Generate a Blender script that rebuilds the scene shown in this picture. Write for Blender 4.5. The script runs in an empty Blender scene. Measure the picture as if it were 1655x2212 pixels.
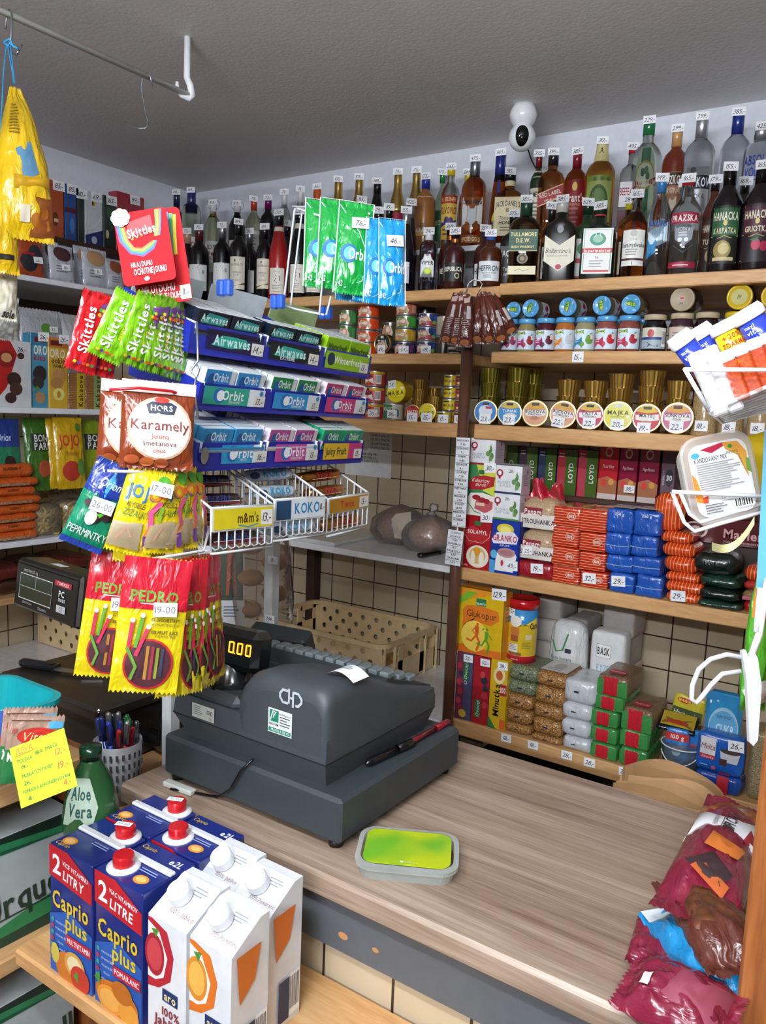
import bpy, math, random
from mathutils import Vector, Matrix
PI = math.pi
EYE = 1.62
SC = bpy.context.scene
COL = SC.collection
# ---------------------------------------------------------------- survey helpers
# directions measured from the photograph: turn a photo point (1655x2212) into a place on a known plane
CXP, CYP, FPX = 827.5, 1106.0, 1745.18
RM = Matrix(((0.82376136, -0.10626091, 0.55688944), (0.56544407, 0.08275938, -0.82062409), (0.04111243, 0.99088824, 0.12825858)))
OFF = Vector((0, 0, EYE))
def ray(px, py): return RM @ Vector(((px - CXP) / FPX, -(py - CYP) / FPX, -1.0))
def PZ(px, py, z): r = ray(px, py); return r * ((z - EYE) / r.z) + OFF
def PY(px, py, y): r = ray(px, py); return r * (y / r.y) + OFF
def PX(px, py, x): r = ray(px, py); return r * (x / r.x) + OFF
def PD(px, py, d): return ray(px, py) * d + OFF          # at optical depth d
def depth(P): return (RM.transposed() @ (Vector(P) - OFF)).z * -1
# ---------------------------------------------------------------- materials
def lin(h):
    h = h.lstrip('#'); o = []
    for i in (0, 2, 4):
        c = int(h[i:i + 2], 16) / 255.0
        o.append(c / 12.92 if c <= 0.04045 else ((c + 0.055) / 1.055) ** 2.4)
    return (o[0], o[1], o[2], 1.0)
MATS = {}
def newmat(name):
    m = bpy.data.materials.new(name); m.use_nodes = True
    nt = m.node_tree; b = nt.nodes['Principled BSDF']
    return m, nt, b
def nd(nt, t, **kw):
    n = nt.nodes.new(t)
    for k, v in kw.items():
        if k[0] == '_': setattr(n, k[1:], v)
        else: n.inputs[k.replace('__', ' ')].default_value = v
    return n
def coords(nt, scale=(1, 1, 1), rot=(0, 0, 0), kind='Object'):
    tc = nd(nt, 'ShaderNodeTexCoord'); mp = nd(nt, 'ShaderNodeMapping')
    mp.inputs['Scale'].default_value = scale; mp.inputs['Rotation'].default_value = rot
    nt.links.new(tc.outputs[kind], mp.inputs['Vector']); return mp.outputs['Vector']
def ramp(nt, fac, stops):
    r = nd(nt, 'ShaderNodeValToRGB'); e = r.color_ramp.elements
    while len(e) < len(stops): e.new(0.5)
    for i, (p, c) in enumerate(stops):
        e[i].position = p; e[i].color = lin(c) if isinstance(c, str) else c
    nt.links.new(fac, r.inputs['Fac']); return r.outputs['Color']
def bump(nt, b, h, s, d=0.001):
    n = nd(nt, 'ShaderNodeBump', Strength=s, Distance=d); nt.links.new(h, n.inputs['Height']); nt.links.new(n.outputs['Normal'], b.inputs['Normal'])
def M(spec):
    """'rrggbb' or 'rrggbb:kind' -> procedural material"""
    if spec in MATS: return MATS[spec]
    hexc, _, kind = spec.partition(':')
    m, nt, b = newmat('mat_' + spec.replace(':', '_')); c = lin(hexc)
    if kind in ('', 'g', 'p', 'f', 'm'):
        nz = nd(nt, 'ShaderNodeTexNoise', Scale=35.0, Detail=3.0)
        nt.links.new(coords(nt), nz.inputs['Vector'])
        k = 0.06
        col = ramp(nt, nz.outputs['Fac'], [(0.3, tuple(x * (1 - k) for x in c[:3]) + (1,)), (0.7, tuple(min(1, x * (1 + k)) for x in c[:3]) + (1,))])
        nt.links.new(col, b.inputs['Base Color'])
        b.inputs['Roughness'].default_value = {'': 0.5, 'g': 0.22, 'p': 0.75, 'f': 0.26, 'm': 0.3}[kind]
        if kind == 'p': b.inputs['Specular IOR Level'].default_value = 0.25
        if kind == 'm': b.inputs['Metallic'].default_value = 0.9
        if kind == 'g': b.inputs['Coat Weight'].default_value = 0.3; b.inputs['Coat Roughness'].default_value = 0.08
        if kind == 'f':
            b.inputs['Coat Weight'].default_value = 0.6; b.inputs['Coat Roughness'].default_value = 0.12
            n2 = nd(nt, 'ShaderNodeTexNoise', Scale=48.0, Detail=2.5, Distortion=1.4)
            nt.links.new(coords(nt, (1, 1, 0.45)), n2.inputs['Vector']); bump(nt, b, n2.outputs['Fac'], 0.75, 0.007)
    elif kind == 't':                                      # glass or liquid that one looks into
        b.inputs['Base Color'].default_value = c; b.inputs['Transmission Weight'].default_value = 1.0
        b.inputs['Roughness'].default_value = 0.0; b.inputs['IOR'].default_value = 1.36
    elif kind in ('c', 'cc'):                                      # clear film / thin clear plastic
        nt.nodes.remove(b); out = nt.nodes['Material Output']
        tr = nd(nt, 'ShaderNodeBsdfTransparent', Color=tuple(0.55 + 0.45 * x for x in c[:3]) + (1,))
        gl = nd(nt, 'ShaderNodeBsdfGlossy', Roughness=0.08); gl.inputs['Color'].default_value = (1, 1, 1, 1)
        df = nd(nt, 'ShaderNodeBsdfDiffuse', Color=c)
        n2 = nd(nt, 'ShaderNodeTexNoise', Scale=30.0, Detail=3.0, Distortion=1.0); nt.links.new(coords(nt), n2.inputs['Vector'])
        bp = nd(nt, 'ShaderNodeBump', Strength=0.6, Distance=0.006); nt.links.new(n2.outputs['Fac'], bp.inputs['Height'])
        nt.links.new(bp.outputs['Normal'], gl.inputs['Normal'])
        fr = nd(nt, 'ShaderNodeFresnel', IOR=1.5); nt.links.new(bp.outputs['Normal'], fr.inputs['Normal'])
        m1 = nd(nt, 'ShaderNodeMixShader', Fac=0.14 if kind == 'c' else 0.19); nt.links.new(tr.outputs[0], m1.inputs[1]); nt.links.new(df.outputs[0], m1.inputs[2])
        m2 = nd(nt, 'ShaderNodeMixShader'); nt.links.new(fr.outputs[0], m2.inputs[0]); nt.links.new(m1.outputs[0], m2.inputs[1]); nt.links.new(gl.outputs[0], m2.inputs[2])
        nt.links.new(m2.outputs[0], out.inputs['Surface'])
    elif kind == 'h':                                      # hazy clear plastic
        nt.nodes.remove(b); out = nt.nodes['Material Output']
        tr = nd(nt, 'ShaderNodeBsdfTransparent'); p = nd(nt, 'ShaderNodeBsdfPrincipled', Roughness=0.15); p.inputs['Base Color'].default_value = c
        nz = nd(nt, 'ShaderNodeTexNoise', Scale=20.0); nt.links.new(coords(nt), nz.inputs['Vector'])
        mr = nd(nt, 'ShaderNodeMapRange'); mr.inputs[3].default_value = .38; mr.inputs[4].default_value = .6; nt.links.new(nz.outputs['Fac'], mr.inputs[0])
        mx = nd(nt, 'ShaderNodeMixShader'); nt.links.new(mr.outputs[0], mx.inputs[0]); nt.links.new(tr.outputs[0], mx.inputs[1]); nt.links.new(p.outputs[0], mx.inputs[2]); nt.links.new(mx.outputs[0], out.inputs['Surface'])
    elif kind.startswith('e'):                             # lamps and lit digits
        b.inputs['Base Color'].default_value = c; b.inputs['Emission Color'].default_value = c
        b.inputs['Emission Strength'].default_value = float(kind[1:])
    elif kind.startswith('s'):                             # printed stripes: second colour and angle follow, s<hex>_<scale>_<axis>
        c2, sc, ax = kind[1:].split('_')
        w = nd(nt, 'ShaderNodeTexWave', Scale=float(sc), Distortion=0.0); w.bands_direction = ax
        nt.links.new(coords(nt), w.inputs['Vector'])
        col = ramp(nt, w.outputs['Fac'], [(0.84, hexc), (0.92, c2)])
        nt.links.new(col, b.inputs['Base Color']); b.inputs['Roughness'].default_value = 0.25; b.inputs['Coat Weight'].default_value = 0.5
        n2 = nd(nt, 'ShaderNodeTexNoise', Scale=38.0, Detail=2.0); nt.links.new(coords(nt), n2.inputs['Vector']); bump(nt, b, n2.outputs['Fac'], 0.5, 0.006)
    elif kind.startswith('k'):                             # grainy food seen through film: k<hex2>_<scale>
        c2, sc = kind[1:].split('_')
        v = nd(nt, 'ShaderNodeTexVoronoi', Scale=float(sc)); nt.links.new(coords(nt), v.inputs['Vector'])
        col = ramp(nt, v.outputs['Distance'], [(0.15, hexc), (0.75, c2)])
        nt.links.new(col, b.inputs['Base Color']); b.inputs['Roughness'].default_value = 0.35
        b.inputs['Coat Weight'].default_value = 0.5; b.inputs['Coat Roughness'].default_value = 0.15
        bump(nt, b, v.outputs['Distance'], 0.6, -0.004)
    MATS[spec] = m; return m
def custom(name, fn):
    if name not in MATS:
        m, nt, b = newmat(name); fn(m, nt, b); MATS[name] = m
    return MATS[name]
# ---------------------------------------------------------------- glyphs (built-in font)
GL = {}
def glyph(ch, st):
    k = (ch, st)
    if k in GL: return GL[k]
    cu = bpy.data.curves.new('glyph', 'FONT'); cu.body = ch; cu.size = 1.0; cu.resolution_u = 2
    cu.fill_mode = 'FRONT'
    if 'b' in st: cu.offset = 0.022
    ob = bpy.data.objects.new('glyph', cu)
    me = bpy.data.meshes.new_from_object(ob)
    vs = [(v.co.x, v.co.y) for v in me.vertices]; fs = [tuple(p.vertices) for p in me.polygons]
    bpy.data.objects.remove(ob); bpy.data.curves.remove(cu); bpy.data.meshes.remove(me)
    x0 = min([v[0] for v in vs], default=0); x1 = max([v[0] for v in vs], default=0.25)
    GL[k] = (vs, fs, x0, x1); return GL[k]
def layout(s, st):
    x = 0; V = []; Fc = []
    sh = 0.28 if 'i' in st else (0.18 if 'h' in st else 0)
    for ch in s:
        if ch == ' ': x += 0.26; continue
        vs, fs, a, b = glyph(ch, st); n = len(V)
        for (u, v) in vs: V.append((x + u - a + sh * v, v))
        Fc += [tuple(i + n for i in f) for f in fs]
        x += (b - a) + (0.09 if 'h' not in st else 0.05)
    w = max([v[0] for v in V], default=1e-3)
    return V, Fc, w
# ---------------------------------------------------------------- surfaces to print on
class Surf:
    def __init__(s, fn, W, H, n=1): s.fn, s.W, s.H, s.n = fn, W, H, n
def flat(o, U, Vv, W, H):
    o, U, Vv = Vector(o), Vector(U).normalized(), Vector(Vv).normalized(); N = U.cross(Vv)
    return Surf(lambda u, v, w: o + U * u + Vv * v + N * w, W, H)
def cyl(r, W, z0, H, a0=0.0, c=(0, 0), taper=0.0):
    def fn(u, v, w):
        a = a0 + u / r; rr = r + w - taper * v
        return Vector((c[0] + rr * math.sin(a), c[1] - rr * math.cos(a), z0 + v))
    return Surf(fn, W, H, 8)
# ---------------------------------------------------------------- mesh builder
class MB:
    def __init__(s): s.v = []; s.f = []; s.m = []; s.sm = []; s.mats = []; s.lw = 0.0; s.T = None
    def mi(s, ms):
        m = M(ms) if isinstance(ms, str) else ms
        if m not in s.mats: s.mats.append(m)
        return s.mats.index(m)
    def add(s, vs, fs, ms, smooth=False):
        n = len(s.v)
        s.v += [tuple(s.T @ Vector(v)) if s.T else tuple(v) for v in vs]
        k = s.mi(ms)
        for f in fs: s.f.append(tuple(i + n for i in f)); s.m.append(k); s.sm.append(smooth)
    def box(s, x0, y0, z0, x1, y1, z1, ms, bev=0.0):
        if bev <= 0:
            vs = [(x, y, z) for z in (z0, z1) for y in (y0, y1) for x in (x0, x1)]
            s.add(vs, [(0, 2, 3, 1), (4, 5, 7, 6), (0, 1, 5, 4), (2, 6, 7, 3), (0, 4, 6, 2), (1, 3, 7, 5)], ms); return
        b = min(bev, (x1 - x0) * .49, (y1 - y0) * .49, (z1 - z0) * .49); vs = []; ix = {}
        for i, x in enumerate((x0, x1)):
            for j, y in enumerate((y0, y1)):
                for k, z in enumerate((z0, z1)):
                    sx, sy, sz = b * (1 - 2 * i), b * (1 - 2 * j), b * (1 - 2 * k)
                    for a, p in enumerate(((x, y + sy, z + sz), (x + sx, y, z + sz), (x + sx, y + sy, z))):
                        ix[i, j, k, a] = len(vs); vs.append(p)
        I = lambda i, j, k, a: ix[i, j, k, a]; fs = []
        for q in (0, 1):
            fs.append((I(q, 0, 0, 0), I(q, 1, 0, 0), I(q, 1, 1, 0), I(q, 0, 1, 0))[::(1 if q else -1)])
            fs.append((I(0, q, 0, 1), I(1, q, 0, 1), I(1, q, 1, 1), I(0, q, 1, 1))[::(-1 if q else 1)])
            fs.append((I(0, 0, q, 2), I(1, 0, q, 2), I(1, 1, q, 2), I(0, 1, q, 2))[::(1 if q else -1)])
        for p in (0, 1):
            for q in (0, 1):
                fs.append((I(p, q, 0, 0), I(p, q, 0, 1), I(p, q, 1, 1), I(p, q, 1, 0)))
                fs.append((I(p, 0, q, 0), I(p, 0, q, 2), I(p, 1, q, 2), I(p, 1, q, 0)))
                fs.append((I(0, p, q, 1), I(0, p, q, 2), I(1, p, q, 2), I(1, p, q, 1)))
                for r in (0, 1): fs.append((I(p, q, r, 0), I(p, q, r, 1), I(p, q, r, 2)))
        s.add(vs, fs, ms)
    def lathe(s, prof, ms, seg=20, c=(0, 0), sq=2.0, dy=1.0, sqz=None, smooth=True):
        """prof: (r,z) or (r,z,material of the band above); sq>2 squares the plan below height sqz"""
        vs = []; n = len(prof)
        for p in prof:
            e = sq if (sqz is None or p[1] <= sqz) else 2.0
            d = dy if (sqz is None or p[1] <= sqz) else 1.0
            for i in range(seg):
                a = 2 * PI * (i + .5) / seg; ca, sa = math.cos(a), math.sin(a)
                k = p[0] / ((abs(ca) ** e + abs(sa) ** e) ** (1 / e)) if e != 2 else p[0]
                vs.append((c[0] + k * ca, c[1] + k * sa * d, p[1]))
        cur = ms; base = len(s.v)
        for j in range(n - 1):
            if len(prof[j]) > 2: cur = prof[j][2]
            fs = [(j * seg + i, j * seg + (i + 1) % seg, (j + 1) * seg + (i + 1) % seg, (j + 1) * seg + i) for i in range(seg)]
            if j == 0:
                s.add(vs, fs, cur, smooth)
            else:
                k = s.mi(cur)
                for f in fs: s.f.append(tuple(q + base for q in f)); s.m.append(k); s.sm.append(smooth)
        k = s.mi(prof[0][2] if len(prof[0]) > 2 else ms)
        if prof[0][0] > 1e-6: s.f.append(tuple(base + i for i in range(seg))[::-1]); s.m.append(k); s.sm.append(False)
        k = s.mi(cur)
        if prof[-1][0] > 1e-6: s.f.append(tuple(base + (n - 1) * seg + i for i in range(seg))); s.m.append(k); s.sm.append(False)
    def tube(s, pts, r, ms, seg=8, closed=False):
        P = [Vector(p) for p in pts]; n = len(P); vs = []; prev = None
        for i in range(n):
            if closed: t = P[(i + 1) % n] - P[i - 1]
            else: t = P[min(i + 1, n - 1)] - P[max(i - 1, 0)]
            t.normalize()
            if prev is None:
                q = Vector((0, 0, 1)) if abs(t.z) < .9 else Vector((1, 0, 0)); a = t.cross(q).normalized()
            else:
                a = prev - t * prev.dot(t)
                a = a.normalized() if a.length > 1e-6 else t.orthogonal().normalized()
            prev = a; b = t.cross(a); rr = r[i] if isinstance(r, (list, tuple)) else r
            for k in range(seg):
                g = 2 * PI * k / seg; vs.append(P[i] + a * (rr * math.cos(g)) + b * (rr * math.sin(g)))
        fs = []
        for i in range(n if closed else n - 1):
            j = (i + 1) % n
            fs += [(i * seg + k, i * seg + (k + 1) % seg, j * seg + (k + 1) % seg, j * seg + k) for k in range(seg)]
        if not closed: fs += [tuple(range(seg))[::-1], tuple((n - 1) * seg + k for k in range(seg))]
        s.add(vs, fs, ms, True)
    def grid(s, fn, nu, nv, ms, smooth=True, flip=False):
        vs = [fn(i / nu, j / nv) for j in range(nv + 1) for i in range(nu + 1)]
        fs = []
        for j in range(nv):
            for i in range(nu):
                q = (j * (nu + 1) + i, j * (nu + 1) + i + 1, (j + 1) * (nu + 1) + i + 1, (j + 1) * (nu + 1) + i)
                fs.append(q[::-1] if flip else q)
        s.add(vs, fs, ms, smooth)
    def prism(s, pts, o, U, Vv, d, ms, smooth=False):
        """outline pts (u,v) in plane o,U,V pulled d along the normal"""
        o, U, Vv = Vector(o), Vector(U), Vector(Vv); N = U.cross(Vv).normalized() * d; n = len(pts)
        vs = [o + U * p[0] + Vv * p[1] for p in pts]; vs += [v + N for v in vs]
        fs = [tuple(range(n))[::-1], tuple(range(n, 2 * n))] + [(i, (i + 1) % n, n + (i + 1) % n, n + i) for i in range(n)]
        s.add(vs, fs, ms, smooth)
    def ball(s, c, r, ms, seg=12, rings=8):
        rx, ry, rz = r if isinstance(r, (tuple, list)) else (r, r, r)
        vs = [(c[0], c[1], c[2] - rz)]
        for j in range(1, rings):
            t = PI * j / rings
            for i in range(seg):
                a = 2 * PI * i / seg; vs.append((c[0] + rx * math.sin(t) * math.cos(a), c[1] + ry * math.sin(t) * math.sin(a), c[2] - rz * math.cos(t)))
        vs.append((c[0], c[1], c[2] + rz)); fs = []; L = len(vs) - 1
        for i in range(seg):
            k = (i + 1) % seg; fs.append((0, 1 + k, 1 + i)); fs.append((L, L - seg + i, L - seg + k))
            for j in range(rings - 2):
                a = 1 + j * seg; fs.append((a + i, a + k, a + seg + k, a + seg + i))
        s.add(vs, fs, ms, True)
    # ---- printing
    def w(s): s.lw += 0.00013; return s.lw
    def prect(s, S, x0, y0, x1, y1, ms, w=None):
        w = s.w() if w is None else w
        nx = max(1, int(S.n * abs(x1 - x0) + .99)); ny = max(1, int(S.n * abs(y1 - y0) + .99)) if S.n > 8 else 1
        vs = [S.fn((x0 + (x1 - x0) * i / nx - .5) * S.W, (y0 + (y1 - y0) * j / ny) * S.H, w) for j in range(ny + 1) for i in range(nx + 1)]
        s.add(vs, [(j * (nx + 1) + i, j * (nx + 1) + i + 1, (j + 1) * (nx + 1) + i + 1, (j + 1) * (nx + 1) + i) for j in range(ny) for i in range(nx)], ms, S.n > 1)
    def ppoly(s, S, pts, ms, w=None):
        w = s.w() if w is None else w; n = len(pts); cx = sum(p[0] for p in pts) / n; cy = sum(p[1] for p in pts) / n
        R = 1 if S.n == 1 else (2 if S.n <= 8 else (3 if S.n < 14 else 7))
        vs = [S.fn((cx - .5) * S.W, cy * S.H, w)]; fs = []
        for r in range(1, R + 1):
            for p in pts: vs.append(S.fn((cx + (p[0] - cx) * r / R - .5) * S.W, (cy + (p[1] - cy) * r / R) * S.H, w))
        for i in range(n):
            k = (i + 1) % n; fs.append((0, 1 + i, 1 + k))
            for r in range(R - 1): a = 1 + r * n; fs.append((a + i, a + n + i, a + n + k, a + k))
        s.add(vs, fs, ms, S.n > 1)
    def pell(s, S, cx, cy, rx, ry, ms, w=None, n=22):
        s.ppoly(S, [(cx + rx * math.cos(2 * PI * i / n), cy + ry * math.sin(2 * PI * i / n)) for i in range(n)], ms, w)
    def pband(s, S, pts, wd, ms, w=None):
        """a painted line through pts, wd thick (fraction of W)"""
        w = s.w() if w is None else w; vs = []; n = len(pts); k = S.W / S.H
        for i in range(n):
            a = pts[max(i - 1, 0)]; b = pts[min(i + 1, n - 1)]
            dx, dy = (b[0] - a[0]), (b[1] - a[1]) / k; L = math.hypot(dx, dy) or 1
            ox, oy = -dy / L * wd / 2, dx / L * wd / 2 * k
            for q in (-1, 1): vs.append(S.fn((pts[i][0] + q * ox - .5) * S.W, (pts[i][1] + q * oy) * S.H, w))
        s.add(vs, [(2 * i, 2 * i + 2, 2 * i + 3, 2 * i + 1)[::-1] for i in range(n - 1)], ms)
    def ptext(s, S, t, cx, cy, h, ms, st='n', mw=None, rot=0, w=None, al='c', arc=0):
        w = s.w() if w is None else w
        V, Fc, W = layout(t, st); k = h * (S.W if rot > 1.5 else S.H) / 0.72; kx = k; lim = S.H if rot > 1.5 else S.W
        if mw and W * k > mw * lim: kx = mw * lim / W
        ca, sa = math.cos(rot), math.sin(rot); vs = []
        for (u, v) in V:
            a = (u - (W / 2 if al == 'c' else 0)) * kx; b = (v - .36) * k
            if arc: b -= arc * S.H * (2 * (u / W) - 1) ** 2
            vs.append(S.fn((cx - .5) * S.W + a * ca - b * sa, cy * S.H + a * sa + b * ca, w))
        s.add(vs, Fc, ms)
    def art(s, S, ops):
        for o in ops:
            k = o[0]; s.lw += .00018 if S.n > 13 else 0
            if k == 'r': s.prect(S, *o[1:])
            elif k == 'e': s.pell(S, *o[1:])
            elif k == 'p': s.ppoly(S, *o[1:])
            elif k == 'b': s.pband(S, *o[1:])
            elif k == 't': s.ptext(S, *o[1:])
            elif k == 'v': s.ptext(S, *(o[1:] + ((None,) if len(o) < 8 else ())), rot=PI / 2) if o[7:] and o[7] else s.ptext(S, *o[1:7], mw=.9, rot=PI / 2)
            elif k == 'l':                                   # rows of small print: x0,y0,x1,n,dy,mat
                _, x0, y0, x1, n, dy, ms = o; rr = random.Random(n * 7 + int(x0 * 100)); w = s.w()
                for i in range(n): s.prect(S, x0, y0 - i * dy, x0 + (x1 - x0) * rr.uniform(.65, 1), y0 - i * dy + dy * .4, ms, w)
            elif k == 'x':                                   # barcode x0,y0,x1,y1
                _, x0, y0, x1, y1 = o; s.prect(S, x0, y0, x1, y1, 'f4f4f0'); w = s.w(); rr = random.Random(5); x = x0 + .01
                while x < x1 - .015: d = rr.choice((.006, .01, .016)) * (x1 - x0) * 4; s.prect(S, x, y0 + (y1 - y0) * .15, min(x + d, x1 - .01), y1 - (y1 - y0) * .08, '1a1a1a', w); x += d * 2
    def build(s, name, parent=None, loc=None, rot=None):
        me = bpy.data.meshes.new(name); me.from_pydata([tuple(v) for v in s.v], [], s.f)
        for m in s.mats: me.materials.append(m)
        me.polygons.foreach_set('material_index', s.m); me.polygons.foreach_set('use_smooth', s.sm); me.update()
        o = bpy.data.objects.new(name, me); COL.objects.link(o)
        if parent: o.parent = parent
        if loc is not None: o.location = loc
        if rot is not None: o.rotation_euler = rot
        return o
def tag(o, label=None, cat=None, group=None, kind=None):
    if label: o['label'] = label
    if cat: o['category'] = cat
    if group: o['group'] = group
    if kind: o['kind'] = kind
    return o
def thing(name, label, cat, loc, rz=0, group=None, rot=None):
    o = bpy.data.objects.new(name, None); o.empty_display_size = 0.03; COL.objects.link(o); o.location = loc
    o.rotation_euler = rot if rot else (0, 0, rz)
    return tag(o, label, cat, group)
def copy_tree(o, parent=None):
    c = o.copy(); COL.objects.link(c); c.parent = parent
    if parent:
        for k in ('label', 'category', 'group'):
            pass
    for ch in o.children: copy_tree(ch, c)
    return c
def struct(o, label=None): o['kind'] = 'structure'; return tag(o, label, None)
def facecam(P, k=1.0):
    """z-turn that points a local -y front at the customer's side of the counter"""
    return k * math.atan2(-P[0], P[1])
def price(parent, txt, S, cx=.5, cy=.5, name='price_tag', ink='15151c', st='hi', ww=None, rot=0):
    """white paper price ticket with the handwritten figure"""
    b = MB(); b.lw = 0.0009
    b.prect(S, 0, 0, 1, 1, 'f2f4f6:p')
    b.ptext(S, txt, .5, .5, .52, ink, st, .86)
    o = b.build(name, parent); return o
def cap_rot(o): return o
# ---------------------------------------------------------------- camera, light, view
cam = bpy.data.cameras.new('camera'); co = bpy.data.objects.new('camera', cam); COL.objects.link(co)
co.matrix_world = Matrix.Translation(OFF) @ RM.to_4x4()
cam.sensor_fit = 'HORIZONTAL'; cam.sensor_width = 36; cam.lens = 36 * FPX / 1655; cam.clip_start = 0.02
SC.camera = co
vs_ = SC.view_settings; vs_.view_transform = 'Standard'; vs_.look = 'None'; vs_.exposure = 0.85; vs_.gamma = 1.0
vs_.use_curve_mapping = False
wd = bpy.data.worlds.new('world'); SC.world = wd; wd.use_nodes = True
wd.node_tree.nodes['Background'].inputs[0].default_value = (0.8, 0.86, 1, 1); wd.node_tree.nodes['Background'].inputs[1].default_value = 0.04
SC.cycles.max_bounces = 10; SC.cycles.transparent_max_bounces = 24; SC.cycles.transmission_bounces = 8
# ---------------------------------------------------------------- room shell
YW, XW, ZC = 2.74, -3.01, EYE + 0.962
XR, YN = 2.3, -2.4
def m_ceiling(m, nt, b):
    n = nd(nt, 'ShaderNodeTexNoise', Scale=90.0, Detail=3.0); nt.links.new(coords(nt), n.inputs['Vector'])
    n2 = nd(nt, 'ShaderNodeTexNoise', Scale=1.5, Detail=2.0); nt.links.new(coords(nt), n2.inputs['Vector'])
    nt.links.new(ramp(nt, n2.outputs['Fac'], [(.3, 'dbd6d3'), (.7, 'e2dedb')]), b.inputs['Base Color'])
    b.inputs['Roughness'].default_value = .55; bump(nt, b, n.outputs['Fac'], .2, .005)
def m_paint(m, nt, b):
    n = nd(nt, 'ShaderNodeTexNoise', Scale=60.0, Detail=3.0); nt.links.new(coords(nt), n.inputs['Vector'])
    nt.links.new(ramp(nt, n.outputs['Fac'], [(.3, 'd6dae2'), (.7, 'dce0e8')]), b.inputs['Base Color'])
    b.inputs['Roughness'].default_value = .8; bump(nt, b, n.outputs['Fac'], .2, .003)
def tilemat(axis, pitch=.1112):
    def fn(m, nt, b):
        tc = nd(nt, 'ShaderNodeTexCoord'); sp = nd(nt, 'ShaderNodeSeparateXYZ'); nt.links.new(tc.outputs['Object'], sp.inputs[0])
        cb = nd(nt, 'ShaderNodeCombineXYZ'); nt.links.new(sp.outputs[axis], cb.inputs[0]); nt.links.new(sp.outputs[2], cb.inputs[1])
        br = nd(nt, 'ShaderNodeTexBrick', _offset=0.0, _squash=1.0, Scale=1.0, Mortar__Size=0.0024, Mortar__Smooth=0.0, Bias=0.0, Brick__Width=pitch, Row__Height=pitch)
        nt.links.new(cb.outputs[0], br.inputs['Vector'])
        br.inputs['Color1'].default_value = lin('c9bba0'); br.inputs['Color2'].default_value = lin('c0b296'); br.inputs['Mortar'].default_value = lin('3a2c22')
        n = nd(nt, 'ShaderNodeTexNoise', Scale=120.0, Detail=2.0); nt.links.new(tc.outputs['Object'], n.inputs['Vector'])
        mx = nd(nt, 'ShaderNodeMixRGB', _blend_type='MULTIPLY', Fac=0.25); nt.links.new(br.outputs['Color'], mx.inputs[1]); nt.links.new(n.outputs['Color'], mx.inputs[2])
        nt.links.new(br.outputs['Color'], b.inputs['Base Color']); b.inputs['Roughness'].default_value = .22
        bump(nt, b, br.outputs['Fac'], .5, -.002)
    return fn
def woodmat(c1, c2, c3, sx=(1, 1, 1), sc=1.0, rough=.45):
    def fn(m, nt, b):
        v = coords(nt, sx); w = nd(nt, 'ShaderNodeTexNoise', Scale=6.0 * sc, Detail=6.0, Roughness=.65, Distortion=.6); nt.links.new(v, w.inputs['Vector'])
        f = nd(nt, 'ShaderNodeTexNoise', Scale=60.0 * sc, Detail=3.0); nt.links.new(v, f.inputs['Vector'])
        mx = nd(nt, 'ShaderNodeMixRGB', Fac=.3); nt.links.new(w.outputs['Fac'], mx.inputs[1]); nt.links.new(f.outputs['Fac'], mx.inputs[2])
        nt.links.new(ramp(nt, mx.outputs[0], [(.36, c1), (.5, c2), (.64, c3)]), b.inputs['Base Color'])
        b.inputs['Roughness'].default_value = rough; bump(nt, b, f.outputs['Fac'], .15, .001)
    return fn
CEIL = custom('ceiling_paint', m_ceiling); PAINT = custom('white_wall_paint', m_paint)
TILEX = custom('beige_tiles_a', tilemat(0)); TILEY = custom('beige_tiles_b', tilemat(1))
PINE = custom('pine_x', woodmat('b98a55', 'cfa06a', 'dcb47f', (.35, 3, 3)))
PINEY = custom('pine_y', woodmat('a98052', 'c39a68', 'd0aa7a', (3, .35, 3)))
PINEZ = custom('stained_pine_z', woodmat('7d4520', '96582c', 'a86a38', (3, 3, .3), 1.2, .35))
LAM = custom('grey_oak_laminate', woodmat('75604f', '97826f', 'b3a08e', (.16, 4.5, 3), 1.3, .36))
FLOORM = custom('floor_tiles', lambda m, nt, b: (b.inputs['Base Color'].__setattr__('default_value', lin('55524e')), b.inputs['Roughness'].__setattr__('default_value', .5)))
WHITEB = 'e6eaf0:'
b = MB(); b.box(XW, YN, -.05, XR, YW, 0, FLOORM); struct(b.build('floor'))
b = MB(); b.box(XW, YN, ZC, XR, YW, ZC + .05, CEIL); struct(b.build('ceiling'))
ZT = EYE + .30                                            # tiles up to here, white paint above
b = MB(); b.box(XW - .1, YW, ZT, XR + .1, YW + .1, ZC, PAINT); b.box(XW - .1, YW, 0, XR + .1, YW + .1, ZT, TILEX); struct(b.build('wall_back'))
b = MB(); b.box(XW - .1, YN, ZT, XW, YW, ZC, PAINT); b.box(XW - .1, YN, 0, XW, YW, ZT, TILEY); struct(b.build('wall_left'))
b = MB(); b.box(XR, YN, 0, XR + .1, YW, ZC, '6a625a'); struct(b.build('wall_right'))
b = MB(); b.box(XW - .1, YN - .1, 0, XR + .1, YN, ZC, '6a625a'); struct(b.build('wall_front'))
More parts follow.
